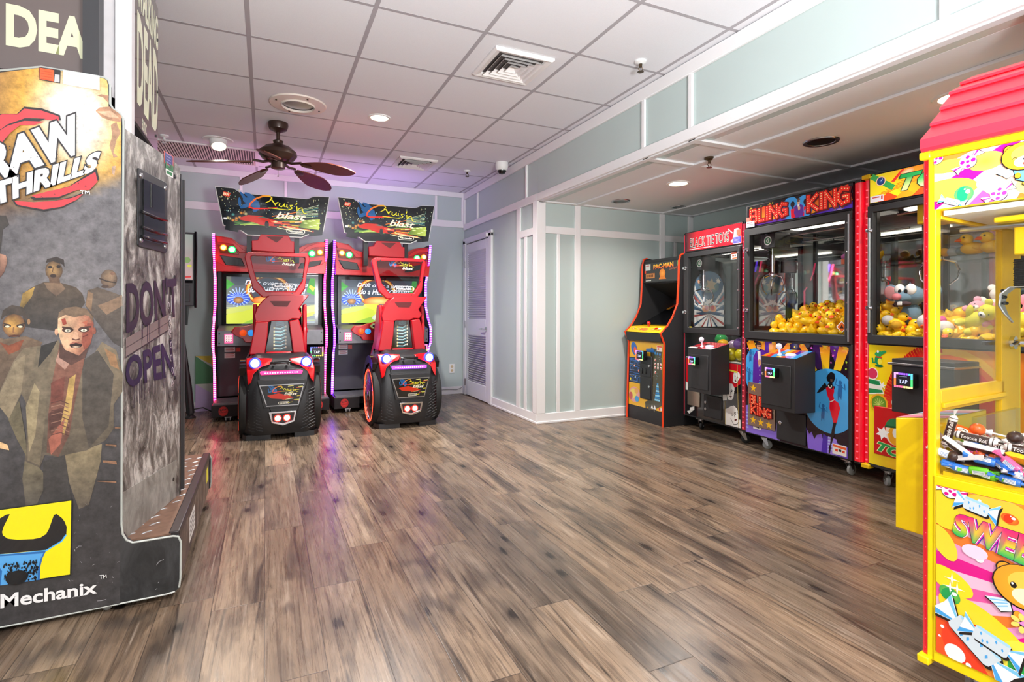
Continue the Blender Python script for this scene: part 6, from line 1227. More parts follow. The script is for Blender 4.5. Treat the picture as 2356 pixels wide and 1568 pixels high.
# scrapes along the lower right
rr = random.Random(8)
for i in range(26): u = rr.uniform(.16, .44); v = rr.uniform(.06, .42); a.line([(u, v), (u+rr.uniform(-.006, .008), v+rr.uniform(.002, .008))], .0012, rr.choice(['#8a8a8c', '#6c6c70', '#b8b8b8'])) if (u < .31 or v < .2) else None
for P in ([(0.4338,0.151),(0.4405,0.1629),(0.4562,0.1678)], [(0.2537,0.0579),(0.2662,0.0562),(0.2807,0.058)], [(0.1942,0.258),(0.2003,0.2645),(0.2084,0.263)]): a.line(P, .0018, '#a8a8ac')
for P in ([(0.2777,0.6136),(0.3092,0.6053),(0.3092,0.612),(0.2776,0.6188)], [(0.2694,0.5532),(0.3114,0.5406),(0.3093,0.5538),(0.2694,0.5609)], [(0.253,0.4864),(0.3094,0.4739),(0.3094,0.4801),(0.253,0.489)], [(0.3048,0.6726),(0.3218,0.6695),(0.3218,0.6763),(0.3048,0.6777)]): a.poly(P, '#8e6a52')
a.build('crowd_side_art', 'print_grunge', side)
# crisp lettering and logos on top
def seat(b, name):
    # the lettering sits on the finished print
    for i, v in enumerate(b.v): b.v[i] = Vector((v.x, -.0008-a.h-.0002+v.y, v.z))
    b.build(name, 'print_gloss', side)
b = Art()
Q = lambda P: quadmap(P)
red = '#f0444c'; dk = '#2a2628'
for P in ([(-0.039,1.743),(-0.0104,1.7624),(0.0296,1.7677),(0.0479,1.7905),(0.0928,1.7919),(0.1405,1.779),(0.1432,1.7648),(0.1233,1.7618),(0.074,1.764),(0.0296,1.744),(-0.0031,1.7179),(-0.0389,1.6963)], [(-0.0389,1.6543),(-0.0247,1.6983),(0.0041,1.726),(0.048,1.7491),(0.1023,1.7548),(0.0741,1.7386),(0.037,1.7332),(0.0114,1.7034),(-0.0103,1.6675),(-0.0317,1.6365)], [(0.0227,1.4728),(0.0745,1.4726),(0.1314,1.4824),(0.1779,1.4963),(0.2115,1.5151),(0.1937,1.4928),(0.1507,1.4636),(0.1009,1.4498),(0.0559,1.4557),(0.0301,1.4602)], [(0.0689,1.4951),(0.1122,1.5136),(0.17,1.5348),(0.2454,1.5955),(0.2527,1.5629),(0.2294,1.5297),(0.1936,1.5262),(0.1391,1.4957),(0.0783,1.4883)]):
    cx_ = sum(p[0] for p in P)/len(P); cz_ = sum(p[1] for p in P)/len(P); b.poly([(cx_+(u-cx_)*1.05, cz_+(v-cz_)*1.22) for u, v in P], dk); b.poly(P, red)
b.text('RAW', 0, 0, 1, 1, '#e8e8ea', .055, 0, fn=Q([(-0.0546,1.5196),(0.2252,1.6691),(0.1872,1.796),(-0.053,1.6478)]), out=dk, ow=.035)
b.text('THRILLS', 0, 0, 1, 1, '#e8e8ea', .055, 0, fn=Q([(-0.0314,1.4493),(0.2454,1.5995),(0.2655,1.6767),(-0.0386,1.5258)]), out=dk, ow=.04)
for i in range(40):
    u, v = rr.uniform(.0, .22), rr.uniform(1.47, 1.66); b.poly([(u, v), (u+rr.uniform(.002, .007), v+.002), (u+.002, v+rr.uniform(.002, .005))], '#3a3638')
b.text('TM', 0, 0, 1, 1, '#f2f2f4', .02, 0, fn=Q([(0.2027,1.5133),(0.2315,1.514),(0.2294,1.5267),(0.2027,1.5261)]))
seat(b, 'maker_logo'); b = Art()
b.poly([(0.0869,1.9362),(0.0888,1.9414),(0.1452,1.9415),(0.1468,1.9369),(0.1453,1.8952),(0.0888,1.8971)], '#2a2a2c'); b.poly([(0.0888,1.939),(0.1287,1.9383),(0.1276,1.8984),(0.0896,1.8997)], '#f06030'); [b.line([(u, v-.009*i) for u, v in [(0.0926,1.9291),(0.123,1.9285)]], .002, '#c84a28') for i in range(4)]; b.poly([(0.1306,1.9241),(0.1437,1.9242),(0.1438,1.8974),(0.1291,1.8977)], '#c8c8c8'); seat(b, 'orange_sticker'); b = Art()
b.poly([(0.1538,1.9441),(0.2577,1.9418),(0.2578,1.8904),(0.1538,1.8943)], '#f8f6f6')
b.text("McDONALD'S", 0, 0, 1, 1, '#e0b0a0', .0, 0, fn=Q([(0.1635,1.9273),(0.2167,1.9273),(0.2167,1.9342),(0.1635,1.9342)]))
seat(b, 'white_sticker'); b = Art()
b.poly([(-0.0589,0.4275),(0.1819,0.4321),(0.1776,0.1665),(-0.0585,0.1703)], '#1c2418'); b.poly([(-0.0589,0.4241),(0.1791,0.429),(0.1756,0.1694),(-0.0585,0.1731)], '#ffe812')
b.poly([(0.0123,0.4074),(0.0031,0.4074),(-0.0153,0.3959),(-0.0371,0.3717),(-0.0514,0.2743),(-0.0151,0.276),(0.0785,0.2703),(0.1132,0.2669),(0.1523,0.2906),(0.165,0.3083),(0.1665,0.338),(0.1601,0.359),(0.1522,0.3727),(0.1383,0.3883),(0.1305,0.386),(0.1169,0.3388),(0.1092,0.3228),(0.0938,0.3132),(0.0746,0.3116),(0.033,0.3165),(0.0069,0.3249),(-0.006,0.3387),(-0.0079,0.35),(-0.0042,0.3662)], '#1e1e20')
b.line([(-0.0297,0.2749),(0.0219,0.2701),(0.1093,0.2656),(0.1523,0.2906),(0.1649,0.3108)], .005, '#50b0f0'); b.poly([(-0.037,0.2753),(0.1093,0.2646),(0.0997,0.2408),(0.0939,0.2124),(0.0928,0.1675),(-0.0368,0.1704)], '#2a6ab0'); b.poly([(-0.0333,0.2708),(0.1016,0.2577),(0.0939,0.2395),(0.0882,0.2087),(0.0863,0.1688),(-0.0113,0.1698),(-0.0077,0.218)], '#58a8e8')
P0 = [(-0.0077,0.242),(0.092,0.2374),(0.0832,0.1695),(-0.0002,0.1704)]; qm = quadmap(P0)
for i in range(150):
    u = rr.random(); v = rr.random(); x, z = qm(u, v*(.98)); b.ell(x, z, rr.uniform(.001, .0035), rr.uniform(.002, .006), '#101418', n=7)
b.ell(*[(0.0332,0.1905)][0], .030, .024, '#101418')
seat(b, 'wrench_badge'); b = Art()
b.text('Mechanix', 0, 0, 1, 1, '#f4f4f4', .025, 0, fn=Q([(-0.0119,0.0908),(0.2545,0.0852),(0.2544,0.13),(-0.0119,0.1397)])); b.text('TM', 0, 0, 1, 1, '#f4f4f4', .01, 0, fn=Q([(0.261,0.1363),(0.2819,0.1346),(0.281,0.1476),(0.2602,0.1492)])); seat(b, 'brand_lettering'); b = Art(); b.text('606-01180-01', 0, 0, 1, 1, '#e8e8e8', .01, 0, fn=Q([(0.4466,0.035),(0.4836,0.0333),(0.4836,0.0381),(0.4466,0.0398)]))
seat(b, 'part_number_print')
# --- bodywork
MB().py([(-.55, .05), (.30, .05), (.30, 1.72), (.20, 1.86), (.05, 1.90), (-.55, 1.70)], .03, 1.262).build('cabinet_body', 'worn_black', t)
zd = [(0.3914,0.2528)][0][1]
dk_ = MB().box(.30, .475, .02, 1.27, .05, zd); dk_.m = 1
for i in range(14):
    for j in range(2+(i > 3)):
        R_ = Matrix.Rotation(radians(35), 3, 'Z'); dk_.ell((.335+.055*j+.012*(i % 2), .07+i*.085, zd), (.022, .0045, .004), R_, 10, 6)
dk_.build('step_plate', ['diamond_plate', 'steel'], t); MB().box(.468, .503, .022, 1.268, zd-.03, zd+.006).build('step_lip', 'lip_black', t, bevel=.004)
MB().box(.470, .499, .022, 1.268, .045, zd-.03).build('step_riser', 'worn_brown', t)
c_ = Art((.4995, 0, 0), (0, 1, 0)); c_.rect(.35, .08, .55, .19, '#e8e6e4'); [c_.rect(.37, .10+.02*i, .53, .108+.02*i, '#707070') for i in range(4)]; c_.rect(1.10, .12, 1.20, .2, '#e8e030'); c_.rect(.0, .05, .12, .11, '#d8d0cc'); c_.build('riser_stickers', 'print', t)
c_ = MB().box(.24, .32, .04, .10, .03, .055); c_.m = 1; c_.ell((.275, .035, .022), (.018, .012, .022)); c_.build('leveling_foot', ['steel', 'grey_rubber'], t)
# angled metal door with graffiti (its own frame: x along the door, z up)
dl = bpy.data.objects.new('graffiti_door', None); COL.objects.link(dl); dl.parent = t; dl.location = (-.4699-TWD[0], 2.4141-TWD[1], 0); dl.rotation_euler = (0, 0, radians(90-13.26))
MB().py([(-.03, zd), (.49, zd), (.488, 1.755), (.44, 1.768), (-.03, 1.772)], 0, .03).build('door_sheet', 'scratched_metal', dl)
MB().py([(-0.0239,0.4309),(0.4481,0.4223),(0.4413,0.2576),(0.0151,0.2493),(-0.0232,0.2797)], -.002, 0).build('kick_plate', 'smooth_metal', dl)
wp = [(0.0753,1.6443),(0.0802,1.6528),(0.32,1.6538),(0.3398,1.6504),(0.3388,1.3574),(0.3215,1.3475),(0.0885,1.3471),(0.0766,1.3529)]; MB().py(wp, -.006, .0).build('speaker_recess', 'black_plastic', dl, bevel=.004)
wi = [(0.1075,1.6159),(0.2958,1.6189),(0.297,1.3795),(0.1086,1.3763)]; m = MB().py(wi, -.012, -.004); x0, x1 = wi[0][0], wi[1][0]
for z in (wi[0][1]-.13, wi[0][1]-.19, wi[0][1]-.225): m.tube([(x0-.015, -.012, z), ((x0+x1)/2, -.016, z-.004), (x1+.015, -.012, z)], .006, 8)
m.tube([(x0+.06, -.012, wi[0][1]-.005), (x0+.06, -.012, wi[0][1]-.10)], .005, 8).build('handle_pocket', 'black_gloss', dl)
for P in [(0.0973,1.6271),(0.3139,1.6272),(0.0984,1.375),(0.3152,1.3763)]: MB().lathe((P[0], -.006, P[1]), (0, -1, 0), [(.011, 0), (.009, .004), (0, .006)], 12).build('bolt', 'steel', dl)
g = Art((0, -.003, 0)); blk = '#2a1a34'
g.text("DON'T", 0, 0, 1, 1, blk, .03, 0, fn=Q([(-0.0074,1.0135),(0.4627,1.0742),(0.4366,1.2538),(-0.0082,1.2087)])); g.text('OPEN', 0, 0, 1, 1, '#261440', .03, 0, fn=Q([(-0.0109,0.8103),(0.4225,0.8071),(0.3894,0.9734),(-0.0114,0.9262)]))
for i in range(26):
    P = [(0.0016,1.016),(0.389,1.0546),(0.0025,0.8056),(0.3588,0.8146)]; f = rr.random(); k = rr.choice((0, 2)); u = P[k][0]*(1-f)+P[k+1][0]*f; v = P[k][1]*(1-f)+P[k+1][1]*f; g.line([(u, v+.02), (u, v-rr.uniform(.02, .09))], rr.uniform(.002, .006), blk)
g.build('graffiti', 'print', dl)
g = Art((0, -.0034, 0)); q = [(-0.0117,0.9968),(0.3574,1.0852),(0.3578,1.0151),(-0.0114,0.9262)]; g.poly(q, lambda u, v: mix('#8a7a78', '#6a5c5e', (v-1.0)/.3)); g.line([(q[0][0]*.5+q[3][0]*.5, q[0][1]*.5+q[3][1]*.5), (q[1][0]*.5+q[2][0]*.5, q[1][1]*.5+q[2][1]*.5)], .004, '#5a4c4e'); g.line([q[3], q[2]], .006, '#3a3034')
for i in range(20):
    P = [(0.3573,1.1219),(0.3985,0.7556)]; f = i/19; u = P[0][0]*(1-f)+P[1][0]*f+.008*(i % 2); v = P[0][1]*(1-f)+P[1][1]*f; g.line(arc(u, v, .009, 0, 2*pi, 8, .014)[:-1], .004, '#2c2228' if i % 3 else '#d8d0d8', True)
g.line([(0.3805,1.1693),(0.3856,1.0952)], .004, '#e8e4e8'); g.build('plank_and_chain_print', 'print', dl); g = Art((0, -.001, 0))
P = [(0.3131,1.7874),(0.4086,1.7891),(0.4089,1.7401),(0.3159,1.7361)]; g.poly(P, '#f0604a'); cx_ = sum(p[0] for p in P)/4; cz_ = sum(p[1] for p in P)/4; g.poly([(cx_+(u-cx_)*.88, cz_+(v-cz_)*.88) for u, v in P], '#2a2878'); [g.line([(cx_-.025, cz_+.02-.012*i), (cx_+.022, cz_+.02-.012*i)], .003, '#8a88c8') for i in range(4)]
P = [(0.3294,1.7344),(0.4062,1.7372),(0.4065,1.691),(0.3321,1.6891)]; g.poly(P, '#f0f0ee'); (x0, z0), (x1, z1) = P[0], P[2]; g.rect(x0, z0-.018, x1, z0, '#1f7a40'); g.rect(x0+.008, z1+.006, x1-.01, z1+.02, '#1f7a40'); g.rect(x0, z1+.03, x0+.015, z1+.055, '#1f7a40'); g.rect(x0+.045, z1+.03, x1, z1+.055, '#1f7a40'); g.text('1,000', (x0+x1)/2+.004, z1+.042, .035, .02, '#303030', .01); g.build('door_decals', 'print', dl)
for P in [(0.4367,1.2503),(0.439,0.7983)]+[(0.4256,0.3444)]+[(0.4386,1.7033)]: MB().lathe((P[0]-.01, 0, P[1]), (0, -1, 0), [(.010, 0), (.009, .003), (0, .004)], 10).build('bolt', 'black_metal', dl)
MB().box(.488, .496, -.002, .05, zd, 1.73).build('door_edge', 'black_metal', dl)
MB().cyl((.432, .60, zd), (.432, .60, 1.72), .020, n=16).build('grab_pole', 'dark_grey', t); MB().box(.36, .40, .56, .70, zd, 1.74).build('screen_bay', 'black_metal', t)
# lit header sign above
sg = bpy.data.objects.new('header_sign', None); COL.objects.link(sg); sg.parent = t
MB().box(-.50, .195, .06, .72, 1.90, 2.60).box(.19, .315, .13, .70, 1.86, 2.60).build('sign_box', 'black_metal', sg)
MB().box(-.55, .20, .03, .06, 1.93, 2.60).build('front_sheet', 'sign_grey', sg)
s_ = Art((0, .0295, 0)); s_.text('DEA', 0, 0, 1, 1, '#c9cbaa', .045, 0, fn=Q([(-.813+.8, 2.012), (-.583+.8, 2.006), (-.583+.8, 2.153), (-.813+.8, 2.157)])); s_.build('front_lettering', 'backlit', sg)
PX = [p[0] for p in [(0.2068,2.0502),(0.2546,2.0602)]+[(0.2409,2.0845),(0.2896,2.0948)]+[(0.2854,2.1029),(0.3369,2.1138)]]
MB().box(PX[0], PX[1], .0, .06, 1.90, 2.60).build('frame_post', 'dark_grey', sg)
m = MB(); rows = [[(PX[2]+(PX[3]-PX[2])*sin(q), .12-.06*cos(q), z) for q in [i*pi/2/6 for i in range(7)]] for z in (1.90, 2.60)]; m.loft(rows, caps=False).build('corner_diffuser', mat('smoky_acrylic', '#c2c0c2', .2, noise=.3, nscale=8, coat=.5).name, sg)
MB().box(PX[4], PX[5], .08, .13, 1.72, 2.60).build('end_post', 'post_white', sg)
MB().box(.315, .325, .135, .70, 1.86, 2.56).build('side_sheet', 'sign_grey', sg)
s_ = Art((.3255, .125, 0), (0, 1, 0)); 
s_.text('DEAD', .345, 2.135, .46, .38, '#eef0d0', .03, 0); s_.text('WALKING', .345, 2.43, .46, .16, '#eef0d0', .03, 0); s_.text('amc', .26, 1.89, .10, .05, '#d8d8c0', .02); s_.build('side_lettering', 'backlit', sg)
for y, z in ((.60, 1.93), (.63, 2.15), (.63, 2.4)): MB().lathe((.326, .05+y, z), (1, 0, 0), [(.008, 0), (.007, .003), (0, .004)], 10).build('bolt', 'black_metal', sg)

# ================================================================= KIOSK BEHIND IT
k = thing('touchscreen_kiosk', 'slim dark touchscreen kiosk at the back wall, mostly hidden by the grey cabinet', 'kiosk', (-.80, 6.40, 0))
MB().box(-.30, .135, .0, .05, 1.15, 1.905).build('housing', 'dark_grey', k, bevel=.006); MB().box(.135, .155, -.02, .06, 1.13, 1.915).build('side_rail', 'black_gloss', k, bevel=.004)
a = Art((0, -.001, 0)); a.vgrad(-.28, 1.42, .118, 1.885, '#c8b0b0', '#a8b8b0'); a.ell(.07, 1.62, .03, .03, '#8ab070'); a.ell(.09, 1.56, .02, .015, '#d8e060'); a.poly([(.02, 1.45), (.11, 1.46), (.10, 1.44), (.02, 1.43)], '#d05050'); a.ell(-.1, 1.6, .12, .1, '#8aa0a0', '#a8b0b0'); a.build('screen', 'backlit', k)
MB().box(-.12, .095, -.008, 0, 1.19, 1.36).build('speaker_grille', 'black_plastic', k, bevel=.003); MB().box(-.28, .118, -.006, 0, 1.385, 1.41).build('bezel_bar', 'black_gloss', k)
MB().px([(.02, .95), (.02, 1.15), (.16, 1.15), (.05, .95)], -.02, .07).build('bracket', 'black_metal', k)
MB().tube([(.045, .0, .80), (.065, -.01, .55), (.085, -.02, .30), (.105, -.03, .05)], [.008, .020, .035, .038], 10).lathe((.105, -.03, 0), (0, 0, 1), [(.05, 0), (.05, .012), (.03, .03), (.03, .05)], 16).build('stand_leg', 'black_plastic', k)
tag(MB().tube([(-.752, 6.36, .80), (-.735, 6.34, .45), (-.71, 6.32, .18), (-.70, 6.33, .02), (-.66, 6.36, .09), (-.58, 6.36, .10), (-.50, 6.37, .05), (-.44, 6.40, .01)], .006).build('power_cable', 'rubber'), 'thin black power cable looping from the kiosk stand to the pink-lit racing cabinet', 'cable')

# ================================================================= MAZE CABINET
mat('orange_molding', '#f0441c', .3, coat=.3)
PCL, PCR = (3.435, 4.603), radians(-90)
t = thing('upright_arcade_machine', 'black upright arcade cabinet with orange edging and yellow maze art, standing by the alcove wall', 'arcade machine', (*PCL, 0), PCR); w = .575
prof = [(.012, 0), (.014, .18), (.030, .79), (-.018, .893), (.054, .950), (.132, 1.056), (.186, 1.179), (.20, 1.388), (.206, 1.598), (.226, 1.650), (.268, 1.664)]
back = [(.74, 1.60), (.80, 1.45), (.80, 0)]
for x in (0, w-.02):
    s_ = MB().px(prof+back, x, x+.02).build('side_panel', 'black_speckle', t); MB().tube([(x+.01, y-.004, z) for y, z in prof], .011, 8).build('edge_molding', 'orange_molding', s_)
MB().box(.02, w-.02, .06, .78, .0, .80).box(.02, w-.02, .62, .78, .8, 1.6).px([(.22, 1.64), (.74, 1.60), (.74, 1.57), (.22, 1.60)], .02, w-.02).build('cabinet_body', 'black_plastic', t)
MB().px([(.212, 1.40), (.215, 1.61), (.26, 1.62), (.26, 1.40)], .02, w-.02).build('marquee_box', 'black_metal', t)
a = Art((0, .2115, 0)); a.rect(.022, 1.41, w-.022, 1.605, '#26282a'); a.text('PAC-MAN', .325, 1.565, .30, .05, lambda u, v: mix('#f04a14', '#f8d838', v), .045, 0, .03, out='#6a2008', ow=.02)
a.rect(.055, 1.445, .20, 1.50, '#8a4a1c'); a.rect(.06, 1.45, .195, 1.495, '#c88038'); [a.rect(.07+.018*i, 1.46, .082+.018*i, 1.485, '#5a2c10') for i in range(6)]; a.rect(.055, 1.42, .14, 1.428, '#d8d8d0')
a.ell(.315, 1.49, .045, .045, '#f0a030', '#d87818'); a.poly([(.26, 1.43), (.37, 1.43), (.35, 1.46), (.28, 1.46)], '#d87818'); a.text('Galaga', .47, 1.53, .11, .03, '#a86048', .0, .4, .1); a.rect(.05, 1.53, .13, 1.595, '#d8dcd8'); a.rect(.06, 1.575, .11, 1.582, '#c04848'); a.rect(.035, 1.50, .06, 1.53, '#e84828'); a.rect(.53, 1.55, .55, 1.60, '#3a9a50'); a.build('marquee_art', 'print_gloss', t, label='dark title panel with orange lettering')
MB().px([(.26, 1.405), (.66, 1.25), (.66, 1.22), (.26, 1.39)], .02, w-.02).build('speaker_panel', 'black_speckle', t)
MB().px([(.19, .955), (.655, 1.176), (.65, 1.19), (.185, .97)], .02, w-.02).build('screen_bezel', 'black_gloss', t)
sl = hypot(.465, .221); a = Art((0, .1880, .9705), (1, 0, 0), (0, .465, .221)); a.rect(.10, .03, w-.10, sl-.03, '#1c2422')
for k_, (x0, x1) in enumerate(((.022, .072), (w-.072, w-.022))):
    for i, c in enumerate(('#e84a20', '#f0b830', '#f0e040', '#f0a030', '#e84a20')): a.rect(x0, sl*i/5, x1, sl*(i+1)/5, c)
a.build('screen_art', 'print_gloss', t)
MB().px([(-.014, .895), (.05, .950), (.19, .958), (.19, .89)], .02, w-.02).build('control_panel', 'yellow_metal', t)
a = Art((0, -.0142, .8955), (1, 0, 0), (0, .064, .055)); 
for x in (.10, .16, .40, .48): a.ell(x, .05, .03, .016, '#f0d050', '#d88a18')
a.ell(.28, .045, .05, .02, '#e07818'); a.poly([(.2, .02), (.26, .05), (.22, .06)], '#c83818'); a.build('panel_art', 'print_gloss', t)
MB().px([(-.008, .81), (-.022, .89), (.06, .89), (.06, .80), (.03, .795)], .02, w-.02).build('panel_lip', 'black_plastic', t, bevel=.004)
MB().cyl((.29, .06, .945), (.29, .06, .975), .008).ell((.29, .06, .985), .019).build('joystick', 'red_gloss', t)
for x, m in ((.44, 'red_gloss'), (.49, 'white_plastic'), (.13, 'yellow_paint')): MB().lathe((x, .03, .932), (0, -.3, 1), [(.017, 0), (.017, .008), (0, .012)], 14).build('push_button', m, t)
MB().px([(.018, .10), (.032, .80), (.06, .80), (.06, .10)], .02, w-.02).build('front_panel', 'black_plastic', t); MB().box(.02, w-.02, .018, .06, 0, .10).build('kick_board', 'black_plastic', t)
a = Art((0, .017, .10), (1, 0, 0), (0, .014, .70)); X0, X1 = .022, w-.022; a.rect(X0, .04, X1, .70, '#f4b824')
a.rect(X0, .27, .21, .53, '#182848')
for (x0, z0, x1, z1) in ((.03, .50, .20, .515), (.04, .46, .09, .49), (.11, .455, .15, .485), (.165, .455, .20, .49), (.04, .40, .07, .44), (.09, .40, .16, .435), (.17, .39, .20, .43), (.03, .35, .11, .375), (.13, .345, .19, .37), (.05, .295, .085, .33), (.10, .29, .15, .32), (.165, .285, .20, .33)): a.line([(x0, z0), (x1, z0), (x1, z1), (x0, z1)], .005, '#2c7ad0', True)
for i in range(44): a.ell(.032+.014*(i % 13), .285+.057*(i//11), .0022, .0026, '#f0e8b8', n=6)
for x, z, c in ((.05, .305, '#f0d828'), (.11, .445, '#f4b8a8'), (.17, .505, '#f0f0f0'), (.18, .40, '#f08a70'), (.13, .33, '#a8c8f0')): a.ell(x, z, .011, .012, c)
a.ell(.10, .62, .045, .07, '#2a6ac0', rot=.4); a.ell(.12, .60, .025, .04, '#e8583c', rot=.3); a.ell(.16, .55, .03, .025, '#f0d0a0', rot=.6); a.line([(.12, .54), (.19, .52)], .012, '#20201c')
a.ell(.12, .15, .09, .08, '#f0a8a0'); a.ell(.10, .16, .05, .05, '#f8e070'); a.ell(.16, .11, .035, .03, '#48a0d8'); a.ell(.06, .13, .03, .04, '#d05a5a'); a.ell(.15, .19, .03, .03, '#f0b060')
P = [(.385, .66), (.35, .62), (.36, .60), (.42, .64), (X1-.02, .62), (X1-.01, .10), (.46, .06), (.44, .02), (.40, .05), (.36, .02), (.33, .06), (.30, .03), (.29, .10), (.38, .14)]; a.poly(P, '#4a4434'); a.poly([(.29, .63), (.40, .64), (.42, .60), (.30, .60)], '#2a70b8')
for i in range(3): a.ell(.43+.035*i, .595-.004*i, .013, .016, '#5aa8e0', '#2a5a98')
for z, xs in ((.53, (.435,)), (.49, (.435, .475, .515)), (.455, (.435, .475, .515)), (.41, (.44,))):
    for x in xs: a.rect(x-.011, z-.012, x+.011, z+.012, '#f0e8e0'); a.rect(x-.006, z-.012, x+.006, z+.004, '#d83828')
for i in range(8): zz = .30-.022*i; ww = .012+.0042*i; a.poly([(.475-ww, zz-.012), (.475+ww, zz-.012), (.475+ww*.9, zz+.006), (.475-ww*.9, zz+.006)], '#8ad0f0' if i % 2 else '#2a88c8')
for x in (.40, .44): a.poly([(x-.02, .05), (x+.02, .05), (x, .09)], '#f0f0f0')
for i in range(30): a.ell(rr.uniform(.39, .54), rr.uniform(.1, .58), .002, .002, rr.choice(['#f0f0f0', '#f0a060', '#a0e0f0']), n=5)
for x, c in ((.50, '#e84030'), (.525, '#f0f0f0')): a.rect(x, .05, x+.016, .075, c)
a.rect(.455, .615, .535, .672, '#f0e4dc'); a.rect(.46, .655, .53, .668, '#f05a30'); a.rect(.47, .63, .49, .645, '#e8482a'); a.build('front_art', 'print_gloss', t)
cdoor = MB().box(.215, .40, .008, .03, .225, .66).build('coin_door', 'black_plastic', t, bevel=.012, seg=3)
m = MB().box(.225, .39, .002, .01, .455, .58).box(.225, .39, .002, .01, .235, .445).build('door_plate', 'black_plastic', cdoor, bevel=.008)
for x in (.25, .31): MB().box(x-.018, x+.018, -.006, .004, .48, .535).build('coin_slot', 'black_gloss', cdoor, bevel=.003)
for z in (.565, .36): MB().lathe((.37, .002, z), (0, -1, 0), [(.013, 0), (.012, .006), (0, .008)], 14).build('door_lock', 'chrome', cdoor)
reader(t, .285, -.02, .665, .115)

# ================================================================= CANDY CRANE, RIGHT FOREGROUND
SWL, SWR = (1.718, .884), radians(-84.55); MSW = frame_of(SWL, SWR); w, d = .66, .62
t = thing('candy_crane_machine', 'yellow candy crane machine with a red shingled roof, nearest on the right', 'crane machine', (*SWL, 0), SWR)
m = MB()
for x in (-.010, w-.035):
    for y in (.0, d-.035): m.box(x, x+.035 if x > 0 else .010, y, y+.035 if y > 0 else y+.03, .115, 1.555)
m.build('corner_posts', 'yellow_paint', t, bevel=.003)
MB().box(.0, w, .012, d-.01, .115, .600).box(0, w, .0, d, .612, .640).box(0, w, .0, d, .115, .148).box(.0, .012, .0, .02, .14, .62).build('base_cabinet', 'yellow_paint', t, bevel=.003)
MB().box(.0, w, .006, d-.006, 1.388, 1.54).build('header_box', 'yellow_paint', t); MB().box(-.012, w, -.006, d, 1.536, 1.557).build('eaves_bar', 'yellow_paint', t, bevel=.003)
MB().box(-.028, .0, -.012, .045, 1.535, 1.557).build('corner_cap', 'yellow_paint', t, bevel=.004); MB().box(-.030, .0, -.014, .045, .100, .122).build('corner_cap', 'yellow_paint', t, bevel=.004)
o = MB().cyl((-.014, .020, .122), (-.014, .020, 1.535), .0135, n=16).build('light_tube', 'tube_red', t); k = MB().ell((0, 0, 0), (.0018, .0018, .0022), nu=6, nv=4).build('diode', 'led_dot', o)
for i in range(34):
    q = k if i == 0 else k.copy()
    if i: COL.objects.link(q)
    q.location = (-.016, .008, .14+i*.041)
# roof of overlapping courses
h0, h1, mid = 1.557, 1.835, .31
L_ = [(-.02, h0-.002)]; n = 5; st = [(-.02, 1.563), (.165, 1.748), (.31, 1.835)]
def rp(f): return (-.02+.185*f/.62, 1.575+.178*f/.62) if f < .62 else (.165+.145*(f-.62)/.38, 1.753+.085*(f-.62)/.38)
for i in range(n):
    a0, b0 = rp(i/n); a1, b1 = rp((i+1)/n); L_ += [(a0-.008, b0+(.006 if i else -.012)), (a0-.008, b0+.014), (a1, b1+.006)]
prof = L_+[(2*mid-y, z) for y, z in reversed(L_)]
MB().px(prof, -.018, w+.018).build('shingled_roof', 'red_roof', t, bevel=.002)
MB().box(.0, w, .0, d, 1.555, 1.575).build('roof_base', 'red_roof', t)
MB().box(.008, w-.03, .004, .008, .64, 1.39).build('side_glass', 'glass', t); MB().box(w-.01, w-.006, .03, d-.03, .64, 1.39).build('back_pane', 'glass', t); MB().box(.03, w-.03, d-.012, d-.008, .64, 1.39).build('far_glass', 'glass', t)
# front wall (the end towards the back of the room): door window above, low window below
f = MB().box(-.006, .012, .03, .475, .818, .878).box(-.006, .012, .455, .60, .64, 1.39).box(-.006, .012, .03, .475, 1.365, 1.39).box(.012, .02, .03, .47, .828, .842); fd = f.build('front_door', 'yellow_metal', t, bevel=.002)
MB().box(.0, .004, .03, .46, .64, .82).build('low_window', 'acrylic', fd); MB().box(.0, .004, .03, .46, .87, 1.37).build('door_glass', 'glass', fd)
MB().lathe((.012, .53, 1.0), (1, 0, 0), [(.022, 0), (.022, .012), (.012, .014), (.012, .05), (0, .05)], 16).tube([(.03, .53, 1.0), (.034, .46, .995)], [.009, .005], 8).build('door_lock', 'chrome', fd)
b = MB().px([(.166, .40), (.457, .40), (.457, .775), (.166, .775)], -.165, -.028); b.b.free()
b = MB().py([(-.165, .40), (-.165, .757), (-.028, .778), (-.028, .40)], .166, .457).build('control_box', 'yellow_paint', t, bevel=.003)
MB().box(-.03, .0, .18, .44, .42, .60).build('box_mount', 'yellow_metal', b)
a = Art((-.165, .457, .758), (0, -1, 0), (.137, 0, .021)); a.rect(0, 0, .29, .138, '#f0a8b8'); [a.poly([(.04*i, 0), (.04*i+.02, 0), (.04*i+.03, .138), (.04*i, .138)], ['#40b060', '#f8d8e0', '#e85a8a', '#60c0f0'][i % 4]) for i in range(7)]; a.build('control_panel_art', 'print', b)
MB().lathe((-.10, .24, .77), (0, 0, 1), [(.02, 0), (.008, .006), (.006, .04), (.016, .045), (.016, .06), (0, .07)], 14).build('joystick', 'black_gloss', b)
